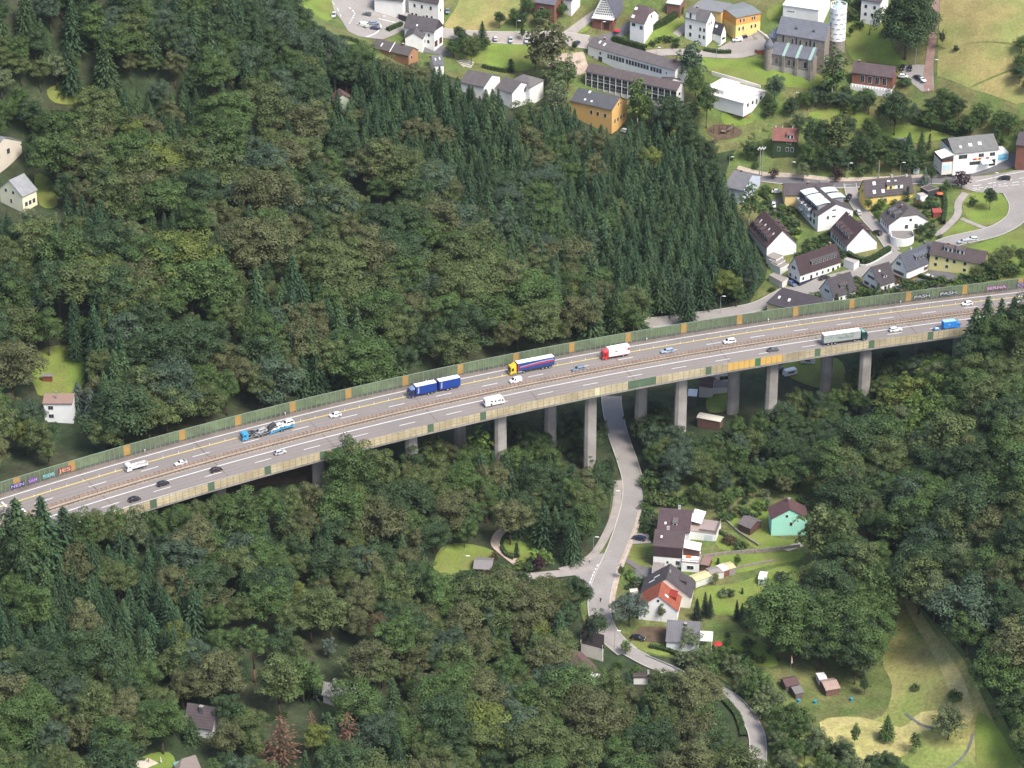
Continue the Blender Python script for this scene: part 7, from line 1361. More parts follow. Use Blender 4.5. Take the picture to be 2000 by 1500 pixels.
# ------------------------------------------------------------ hedges, walls, lamps and small things
def hedge(px, wd, ht, label, col=(0.055, 0.09, 0.03), n=6):
    P = path_pts(px, n); C, N = [], []
    for a, b in zip(P[:-1], P[1:]):
        t = b - a; L = t.length; t.normalize(); nr = Vector((-t.y, t.x, 0))
        for _ in range(int(L * (wd + 2 * ht) * 9) + 4):
            q = NPR.random() * (wd + 2 * ht); p = a + t * (NPR.random() * L); z = ground(p.x, p.y)
            if q < wd: c = p + nr * (q - wd / 2) + Vector((0, 0, z + ht)); m = Vector((0, 0, 1))
            else:
                s = 1 if q < wd + ht else -1; c = p + nr * (s * wd / 2) + Vector((0, 0, z + (q - wd) % ht)); m = nr * s
            C.append(c + Vector(NPR.normal(size=3) * 0.06)); N.append(m + Vector(NPR.normal(size=3) * 0.4))
    me = leaf_mesh("hedge", np.array(C), np.array(N), NPR.uniform(0.2, 0.34, len(C)), NPR.uniform(0.75, 1.25, len(C)))
    o = tag(link("hedge", me, color=col), label, "hedge"); mb = MB()
    for a, b in zip(P[:-1], P[1:]):
        t = (b - a).normalized(); nr = Vector((-t.y, t.x, 0)) * (wd / 2 - 0.05); za, zb = ground(a.x, a.y), ground(b.x, b.y); up = lambda p, z: Vector((p.x, p.y, z))
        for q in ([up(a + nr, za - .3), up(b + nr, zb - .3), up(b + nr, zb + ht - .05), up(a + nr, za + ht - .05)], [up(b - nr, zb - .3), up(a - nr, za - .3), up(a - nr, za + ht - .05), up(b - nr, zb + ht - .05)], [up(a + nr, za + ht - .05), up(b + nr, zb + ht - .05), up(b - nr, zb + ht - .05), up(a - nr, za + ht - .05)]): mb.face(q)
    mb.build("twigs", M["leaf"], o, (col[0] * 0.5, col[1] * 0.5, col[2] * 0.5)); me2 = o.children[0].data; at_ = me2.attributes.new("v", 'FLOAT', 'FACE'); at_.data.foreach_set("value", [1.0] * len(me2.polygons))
def wall(px, wd, ht, m, label, col=None, name="garden_wall", cat="wall", n=5):
    P = path_pts(px, n); mb = MB()
    for a, b in zip(P[:-1], P[1:]):
        t = (b - a).normalized(); nr = Vector((-t.y, t.x, 0)) * wd / 2; za, zb = ground(a.x, a.y), ground(b.x, b.y)
        q = [(p.x, p.y, z) for p, z in ((a - nr, za - 1), (b - nr, zb - 1), (b - nr, zb + ht), (a - nr, za + ht), (a + nr, za - 1), (b + nr, zb - 1), (b + nr, zb + ht), (a + nr, za + ht))]
        for f in ((0, 1, 2, 3), (5, 4, 7, 6), (3, 2, 6, 7), (1, 5, 6, 2), (4, 0, 3, 7)): mb.face([q[i] for i in f])
    o = mb.build(name, M[m], None, col); tag(o, label, cat); return o
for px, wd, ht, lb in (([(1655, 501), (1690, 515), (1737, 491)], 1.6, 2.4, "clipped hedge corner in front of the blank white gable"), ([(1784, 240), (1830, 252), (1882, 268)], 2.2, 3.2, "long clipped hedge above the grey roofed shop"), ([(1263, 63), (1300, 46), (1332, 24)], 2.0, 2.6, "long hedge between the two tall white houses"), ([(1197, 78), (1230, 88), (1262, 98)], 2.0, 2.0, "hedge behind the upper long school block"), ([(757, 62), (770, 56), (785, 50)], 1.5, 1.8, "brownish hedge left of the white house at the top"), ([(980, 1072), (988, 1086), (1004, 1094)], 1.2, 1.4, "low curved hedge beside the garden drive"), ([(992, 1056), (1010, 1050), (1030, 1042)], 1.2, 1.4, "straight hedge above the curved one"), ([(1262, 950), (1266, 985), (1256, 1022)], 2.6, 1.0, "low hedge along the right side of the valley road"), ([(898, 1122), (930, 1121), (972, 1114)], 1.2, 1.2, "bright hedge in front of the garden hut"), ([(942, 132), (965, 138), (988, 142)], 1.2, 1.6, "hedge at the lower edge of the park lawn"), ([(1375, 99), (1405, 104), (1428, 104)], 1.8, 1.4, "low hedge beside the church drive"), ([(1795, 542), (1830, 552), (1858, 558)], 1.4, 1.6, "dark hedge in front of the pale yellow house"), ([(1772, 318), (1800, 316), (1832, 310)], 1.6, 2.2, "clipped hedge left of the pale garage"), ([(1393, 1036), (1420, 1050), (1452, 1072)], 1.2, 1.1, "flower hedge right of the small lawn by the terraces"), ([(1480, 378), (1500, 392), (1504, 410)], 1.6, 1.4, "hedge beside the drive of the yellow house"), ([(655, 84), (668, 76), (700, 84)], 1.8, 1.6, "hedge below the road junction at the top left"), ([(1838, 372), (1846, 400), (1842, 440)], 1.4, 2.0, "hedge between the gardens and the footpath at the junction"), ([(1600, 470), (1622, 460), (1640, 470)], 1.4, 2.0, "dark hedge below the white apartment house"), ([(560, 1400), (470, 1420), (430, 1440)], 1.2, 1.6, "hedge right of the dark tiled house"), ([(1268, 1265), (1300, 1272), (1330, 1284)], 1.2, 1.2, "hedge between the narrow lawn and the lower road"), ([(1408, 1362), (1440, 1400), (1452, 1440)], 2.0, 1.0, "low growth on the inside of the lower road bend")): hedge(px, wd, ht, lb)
wall([(1362, 1092), (1420, 1084), (1490, 1078), (1562, 1070)], 0.4, 1.3, "stone_wall", "dark long garden wall across the gardens")
wall([(1392, 1132), (1440, 1112), (1512, 1098)], 0.3, 1.0, "stone_wall", "grey garden wall above the large lawn")
wall([(1398, 1000), (1440, 1040), (1482, 1068)], 0.4, 1.0, "stone_wall", "slanting dark wall left of the log cabin")
wall([(1390, 146), (1440, 160), (1485, 174)], 0.4, 1.6, "plaster", "pale wall at the lower edge of the church lawn", (0.66, 0.62, 0.55))
wall([(1648, 505), (1690, 521), (1742, 494)], 0.35, 0.9, "plaster", "whitish garden wall below the clipped hedge corner", (0.55, 0.56, 0.53))
wall([(906, 1131), (940, 1130), (976, 1124)], 0.5, 1.3, "brick", "low brick wall below the garden hut")
wall([(1476, 60), (1500, 78), (1506, 96)], 0.4, 1.2, "plaster", "pale wall beside the terrace by the church", (0.66, 0.62, 0.56))
wall([(1474, 104), (1482, 106), (1496, 106)], 0.12, 1.8, "wood", "reddish wooden fence beside the church turret", (0.28, 0.09, 0.05), "fence", "fence")
wall([(1218, 1092), (1238, 1104), (1260, 1120)], 2.2, 0.3, "flat_paint", "dark paved ramp wall beside the front lawns", (0.16, 0.14, 0.14))
wall([(1226, 1160), (1244, 1170), (1262, 1182)], 0.6, 0.8, "stone_wall", "low wall with flowers beside the red roofed house")
def rail(px, label):
    P = path_pts(px, 8); mb = MB(); root = tag(empty("guard_rail", (0, 0, 0)), label, "guard rail")
    for a, b in zip(P[:-1], P[1:]): mb.cyl((a.x, a.y, ground(a.x, a.y) + 0.75), (b.x, b.y, ground(b.x, b.y) + 0.75), 0.16, n=6)
    mb.build("rail", M["grey_metal"], root)
    for p in P[::2]: mb = MB(); z = ground(p.x, p.y); mb.cyl((p.x, p.y, z - 0.3), (p.x, p.y, z + 0.75), 0.07, n=5); mb.build("post", M["grey_metal"], root)
rail([(1262, 1283), (1300, 1299), (1350, 1322), (1400, 1341)], "steel guard rail above the lower road"); rail([(1405, 1343), (1445, 1366), (1474, 1400)], "steel guard rail around the lower road bend")
_lm = {}
def lamp(u, v, label, h=7.5, az=0.0, arm=1.4):
    p = at_g(u, v, h); z = ground(p.x, p.y); r = tag(empty("street_lamp", (p.x, p.y, z), az), label, "street lamp")
    k = (h, arm)
    if k not in _lm:
        a = MB(); a.tube([(0, 0, -0.5), (0, 0, h * 0.6), (0, 0, h - 0.25), (arm * 0.5, 0, h)], 0.09, 0.05, 6); b = MB(); b.box(arm * 0.4, arm * 0.4 + 1.3, -0.2, 0.2, h - 0.06, h + 0.12, taper=(0.1, 0.1, 0.06, 0.06)); _lm[k] = (a.mesh("pole", M["grey_metal"]), b.mesh("lamp_head", M["white_frame"], bevel=0.03))
    link("pole", _lm[k][0], r); link("lamp_head", _lm[k][1], r)
for u, v, lb in ((1200, 958, "street lamp upper one left of the valley road"), (1159, 1048, "street lamp lower one left of the valley road, above the junction"), (1201, 1231, "street lamp beside the silver blue cedar"), (906, 1085, "street lamp on the lawn beside the garden hut"), (1545, 316, "street lamp beside the ivy covered house's garden"), (1657, 318, "street lamp above the yellow green tree on the village road"), (1760, 317, "street lamp left of the shop's clipped hedge"), (1425, 306, "street lamp left of the floodlight mast"), (1941, 337, "street lamp at the wide village junction"), (1824, 116, "street lamp on the track beside the parish hall"), (1408, 578, "street lamp at the lane bend behind the barrier"), (1009, 40, "street lamp behind the parked cars on the village road"), (1282, 92, "street lamp at the drive behind the upper school block"), (1400, 88, "street lamp on the green in front of the tall white house"), (1175, 42, "white globe lamp in front of the triangular chapel"), (745, 31, "street lamp at the top left junction"), (1535, 1168, "white lamp in the garden beside the black conifers"), (1552, 180, "street lamp on the shaded path below the church")): lamp(u, v, lb, 6.5 if u < 1300 else 7.5, R(-10))
p = at_g(1488, 290, 16); z = ground(p.x, p.y); r = tag(empty("floodlight_mast", (p.x, p.y, z)), "tall twin floodlight mast with a cluster of white lamps", "mast"); mb = MB(); mb.cyl((-0.5, 0, -1), (-0.5, 0, 16), 0.22, 0.14, 8); mb.build("pole", M["concrete"], r); mb = MB(); mb.cyl((0.5, 0, -1), (0.5, 0, 14.8), 0.2, 0.12, 8); mb.build("pole", M["concrete"], r)
for i in range(6): mb = MB(); mb.box(-1.6 + i * 0.55, -1.2 + i * 0.55, -0.4, 0.2, 15.6 + (i % 2) * 0.5, 16.1 + (i % 2) * 0.5); mb.build("floodlight", M["white_frame"], r)
def pole(u, v, h, label, m="concrete", rr=0.14): 
    p = at_g(u, v, h); mb = MB(); mb.cyl((0, 0, -1), (0, 0, h), rr, rr * 0.7, 8); mb.cyl((0, 0, h), (0, 0, h + 0.15), rr * 1.1, 0.03, 8); tag(mb.build("pole", M[m], None, loc=(p.x, p.y, ground(p.x, p.y))), label, "pole")
pole(1718, 314, 8, "pale wooden pole behind the yellow and white house", "bark_pale", 0.2); pole(1790, 96, 7, "thin grey flagpole left of the track by the parish hall", "grey_metal"); pole(1453, 55, 5, "thin white pole beside the white caravan", "white_frame", 0.08); pole(654, 155, 9, "thin antenna mast above the pale green gable", "grey_metal", 0.1); pole(1527, 476, 4.5, "thin white pole in front of the ivy gable", "white_frame", 0.08); pole(1930, 380, 3, "small road sign post on the oval traffic island", "grey_metal", 0.07)
def person(u, v, label, top, leg, rz=0.0):
    p = at_g(u, v, 0.9); z = ground(p.x, p.y); V = [(0, 0, 0.95), (0, 0, 1.2), (0, 0, 1.42), (0, 0, 1.52), (0, 0.01, 1.66), (0, 0.17, 1.4), (0.12, 0.26, 1.15), (0.2, 0.24, 0.92), (0, -0.17, 1.4), (-0.08, -0.26, 1.15), (-0.06, -0.25, 0.9), (0.02, 0.09, 0.9), (0.16, 0.1, 0.5), (0.1, 0.1, 0.08), (0.25, 0.1, 0.05), (-0.02, -0.09, 0.9), (-0.08, -0.1, 0.5), (-0.26, -0.1, 0.1), (-0.12, -0.1, 0.04)]
    E_ = [(0, 1), (1, 2), (2, 3), (3, 4), (2, 5), (5, 6), (6, 7), (2, 8), (8, 9), (9, 10), (0, 11), (11, 12), (12, 13), (13, 14), (0, 15), (15, 16), (16, 17), (17, 18)]; RR = [.15, .15, .14, .06, .1, .07, .05, .04, .07, .05, .04, .1, .075, .05, .045, .1, .075, .05, .045]
    if "person" not in _lm:
        me = bpy.data.meshes.new("person"); me.from_pydata(V, E_, []); o = bpy.data.objects.new("person", me); COL.objects.link(o); o.modifiers.new("s", 'SKIN'); o.modifiers.new("d", 'SUBSURF').levels = 1
        for i, sv in enumerate(me.skin_vertices[0].data): sv.radius = (RR[i], RR[i]); sv.use_root = i == 0
        bpy.context.view_layer.update(); m2 = bpy.data.meshes.new_from_object(o.evaluated_get(bpy.context.evaluated_depsgraph_get())); bpy.data.objects.remove(o); m2.materials.clear(); m2.materials.append(M["skin"]); _lm["person"] = m2
    o = tag(link("person", _lm["person"], None, (p.x, p.y, z + 0.38), (0, 0, rz), (0.35, 0.2, 0.14)), label, "person")
    def cut(lo, hi, nm, col, k):
        bm = bmesh.new(); bm.from_mesh(_lm["person"]); bmesh.ops.delete(bm, geom=[f for f in bm.faces if not lo < f.calc_center_median().z < hi], context='FACES')
        bm.normal_update()
        for v_ in bm.verts: v_.co += v_.normal * k
        me = bpy.data.meshes.new(nm); bm.to_mesh(me); bm.free(); me.materials.append(M["fabric"]); link(nm, me, o, color=col)
    cut(1.66, 1.9, "hair", (0.05, 0.035, 0.025), 0.012); cut(0.95, 1.5, "jacket", top, 0.018); cut(0.09, 0.97, "trousers", leg, 0.012)
person(1173, 1173, "person in dark clothes walking along the valley road", (0.03, 0.03, 0.035), (0.03, 0.035, 0.05), R(80)); person(1678, 516, "person with white top standing beside the flat white garage", (0.6, 0.6, 0.6), (0.03, 0.03, 0.04), R(20)); person(1813, 178, "person in white at the end of the parish hall yard", (0.7, 0.7, 0.68), (0.3, 0.3, 0.3), R(-60)); person(1152, 1096, "person in a pale top on the pavement beside the junction", (0.6, 0.58, 0.55), (0.1, 0.12, 0.2), R(100))
def prop(name, u, v, label, cat, parts, h=0.0, rz=0.0):
    p = at_g(u, v, h); r = tag(empty(name, (p.x, p.y, ground(p.x, p.y)), rz), label, cat)
    for nm, m, col, fn in parts: mb = MB(); fn(mb); mb.build(nm, M[m], r, col)
def parasol(u, v, label, col, closed=False): prop("parasol", u, v, label, "parasol", [("pole", "wood", (0.4, 0.3, 0.2), lambda b: b.cyl((0, 0, 0), (0, 0, 2.3), 0.04, n=6)), ("canopy", "fabric", col, (lambda b: b.cyl((0, 0, 0.7), (0, 0, 2.5), 0.22, 0.05, 8)) if closed else (lambda b: b.cyl((0, 0, 1.9), (0, 0, 2.5), 1.5, 0.05, 8, cap=False)))], 1.8)
parasol(1402, 1258, "open red parasol right of the pale willow", (0.5, 0.05, 0.04)); parasol(290, 1480, "closed ochre parasol on the pale patio", (0.3, 0.2, 0.08), True); parasol(314, 1482, "closed white parasol right of the pale patio", (0.7, 0.7, 0.7), True); parasol(1205, 60, "red parasol beside the white house with a terrace", (0.5, 0.02, 0.04)); parasol(1836, 378, "red parasol in the cluttered garden by the junction", (0.55, 0.12, 0.05))
def frame_(b):
    for x, y in ((-4, 0), (-1.6, -.6), (-.6, .5), (1.2, -.6), (1.8, .6), (4, 0)): b.cyl((x, y, 0), (x, y, 4.2), 0.13, n=6)
    for a, c in (((-4, 0, 4), (4, 0, 4)), ((-1.6, -.6, 2.6), (1.2, -.6, 2.6)), ((1.2, -.6, 3.2), (4, 0, 4.8))): b.cyl(a, c, 0.12, n=6)
prop("climbing_frame", 1413, 262, "wooden climbing frame on reddish bark ground", "play equipment", [("frame", "wood", (0.10, 0.05, 0.035), frame_), ("platform", "wood", (0.3, 0.2, 0.15), lambda b: b.box(-1, 1, -.8, .8, 1.4, 1.55)), ("slide", "grey_metal", None, lambda b: b.prism([(1, 1.5), (1, 1.6), (4, 3.6), (4, 3.5)][::-1], -.4, .4))])
prop("bench", 1449, 230, "row of reddish benches on the play lawn", "bench", [("seat", "wood", (0.36, 0.2, 0.15), lambda b: b.box(-3.4, 3.4, -.25, .25, .45, .55)), ("backrest", "wood", (0.36, 0.2, 0.15), lambda b: b.box(-3.4, 3.4, .3, .38, .6, 1.0))] + [("leg", "dark_metal", None, lambda b, x=x: b.box(x - .05, x + .05, -.2, .3, 0, .45)) for x in (-3, 0, 3)])
prop("trampoline", 1528, 428, "blue rimmed trampoline in the terrace gardens", "trampoline", [("mat", "dark_metal", None, lambda b: b.cyl((0, 0, .75), (0, 0, .78), 1.7, n=20)), ("rim", "fabric", (0.02, 0.06, 0.25), lambda b: [b.cyl((1.85 * math.cos(a), 1.85 * math.sin(a), .78), (1.85 * math.cos(a + .33), 1.85 * math.sin(a + .33), .78), .17, n=5) for a in [i * .3142 for i in range(20)]])] + [("leg", "grey_metal", None, lambda b, a=a: b.cyl((1.8 * math.cos(a), 1.8 * math.sin(a), 0), (1.8 * math.cos(a), 1.8 * math.sin(a), .75), .05, n=5)) for a in (0, 1.57, 3.14, 4.71)], 0.7)
prop("flagpole", 1544, 1318, "thin flagpole with a hanging red and white flag above the huts", "flagpole", [("pole", "grey_metal", None, lambda b: b.cyl((0, 0, 0), (0, 0, 7), 0.06, n=6)), ("flag", "fabric", (0.7, 0.22, 0.12), lambda b: b.box(0.06, 0.5, -0.04, 0.04, 4.6, 6.9, taper=(0, .3, 0, 0))), ("flag_stripe", "fabric", (0.75, 0.75, 0.72), lambda b: b.box(0.1, 0.36, -0.06, 0.06, 4.2, 6.2, taper=(0, .2, 0, 0)))])
for u, v, lb in ((1663, 1369, "bright blue water barrel right of the rusty roofed hut"), (1592, 1374, "blue tarpaulin covered barrel below the dark tiled hut"), (1560, 1372, "blue barrel half hidden below the grey lean-to")): prop("barrel", u, v, lb, "barrel", [("drum", "paint", (0.02, 0.25, 0.42), lambda b: b.cyl((0, 0, 0), (0, 0, 1.0), .42, .4, 12)), ("lid", "paint", (0.03, 0.32, 0.5), lambda b: b.cyl((0, 0, 1.0), (0, 0, 1.07), .45, n=12))])
prop("transformer_box", 1789, 338, "pale blue grey transformer box behind the yellow and white house", "box", [("cabinet", "metal_sheet", (0.5, 0.6, 0.62), lambda b: b.box(-1.1, 1.1, -.8, .8, 0, 2.1)), ("lid", "metal_sheet", (0.6, 0.66, 0.66), lambda b: b.box(-1.2, 1.2, -.9, .9, 2.1, 2.25))])
prop("monument", 1775, 336, "small pale stone monument beside the transformer box", "monument", [("base", "stone_wall", None, lambda b: b.box(-.9, .9, -.6, .6, 0, 1.2)), ("figure", "plaster", (0.6, 0.5, 0.45), lambda b: b.cyl((0, 0, 1.2), (0, 0, 3), .5, .2, 8))])
for i, (lb, a, b_) in enumerate((("uppermost curved stone step of the small amphitheatre", 15.5, 118), ("second curved stone step of the small amphitheatre", 12, 0), ("third curved stone step of the small amphitheatre", 9, 0), ("lowest curved stone step of the small amphitheatre", 6.5, 0))):
    wall([(892 + i * 4, 121 + i * 3.4), (908, 118.5 + i * 3.6), (926 - i * 2, 124 + i * 3)], 0.7, 0.35, "plaster", lb, (0.5, 0.46, 0.4), "stone_step", "step")
prop("caravan", 1543, 727, "white tarpaulined caravan on the sunny lawn under the bridge", "caravan", [("body", "paint", (0.76, 0.76, 0.75), lambda b: b.box(-2.6, 2.6, -1.15, 1.15, .5, 2.5, taper=(.4, .4, .1, .1))), ("window", "glass", None, lambda b: b.box(-1.4, 1.2, -1.2, -1.1, 1.4, 1.9)), ("wheel", "tyre", None, lambda b: b.cyl((0, -1.1, .33), (0, -.9, .33), .33, n=12)), ("wheel", "tyre", None, lambda b: b.cyl((0, .9, .33), (0, 1.1, .33), .33, n=12))], 1.2, R(25))
prop("caravan", 1578, 705, "white caravan partly hidden by the bridge edge on the sunny lawn", "caravan", [("body", "paint", (0.7, 0.71, 0.72), lambda b: b.box(-2.6, 2.6, -1.1, 1.1, .5, 2.4, taper=(.3, .3, .1, .1))), ("window", "glass", None, lambda b: b.box(-1, 1, -1.15, -1.05, 1.4, 1.9))], 1.0, R(-10))
house("dark red playhouse in the cluttered garden by the junction", (1820, 407), (1838, 406), (1820, 411), 3.2, 2.2, wall=(0.22, 0.05, 0.04), wmat="wood", roof=(0.26, 0.05, 0.045), rmat="flat_paint", hw=2.0, name="playhouse", cat="playhouse", oh=0.2)
house("small red garden shed above the yellow green tree", (1722, 279), (1733, 278), (1722, 284), 3.0, 2.3, wall=(0.22, 0.06, 0.045), wmat="wood", roof=(0.3, 0.15, 0.12), rmat="flat_paint", hw=1.8, name="shed", cat="shed", oh=0.2)
house("grey roofed garden cabin on the lawn below the clipped hedge", (1745, 269), (1771, 269), (1740, 279), 4.4, 2.8, wall=(0.06, 0.05, 0.05), wmat="wood", roof=(0.13, 0.13, 0.135), rmat="flat_paint", hw2=2.5, name="cabin", cat="cabin", oh=0.3)
house("open timber hall with a pale metal roof behind the hedge at the top", (1308, -6), (1336, -2), (1304, 6), 5.5, 4.4, wall=(0.22, 0.11, 0.08), wmat="wood", roof=(0.5, 0.55, 0.56), rmat="metal_sheet", hw2=3, name="hall", cat="hall")
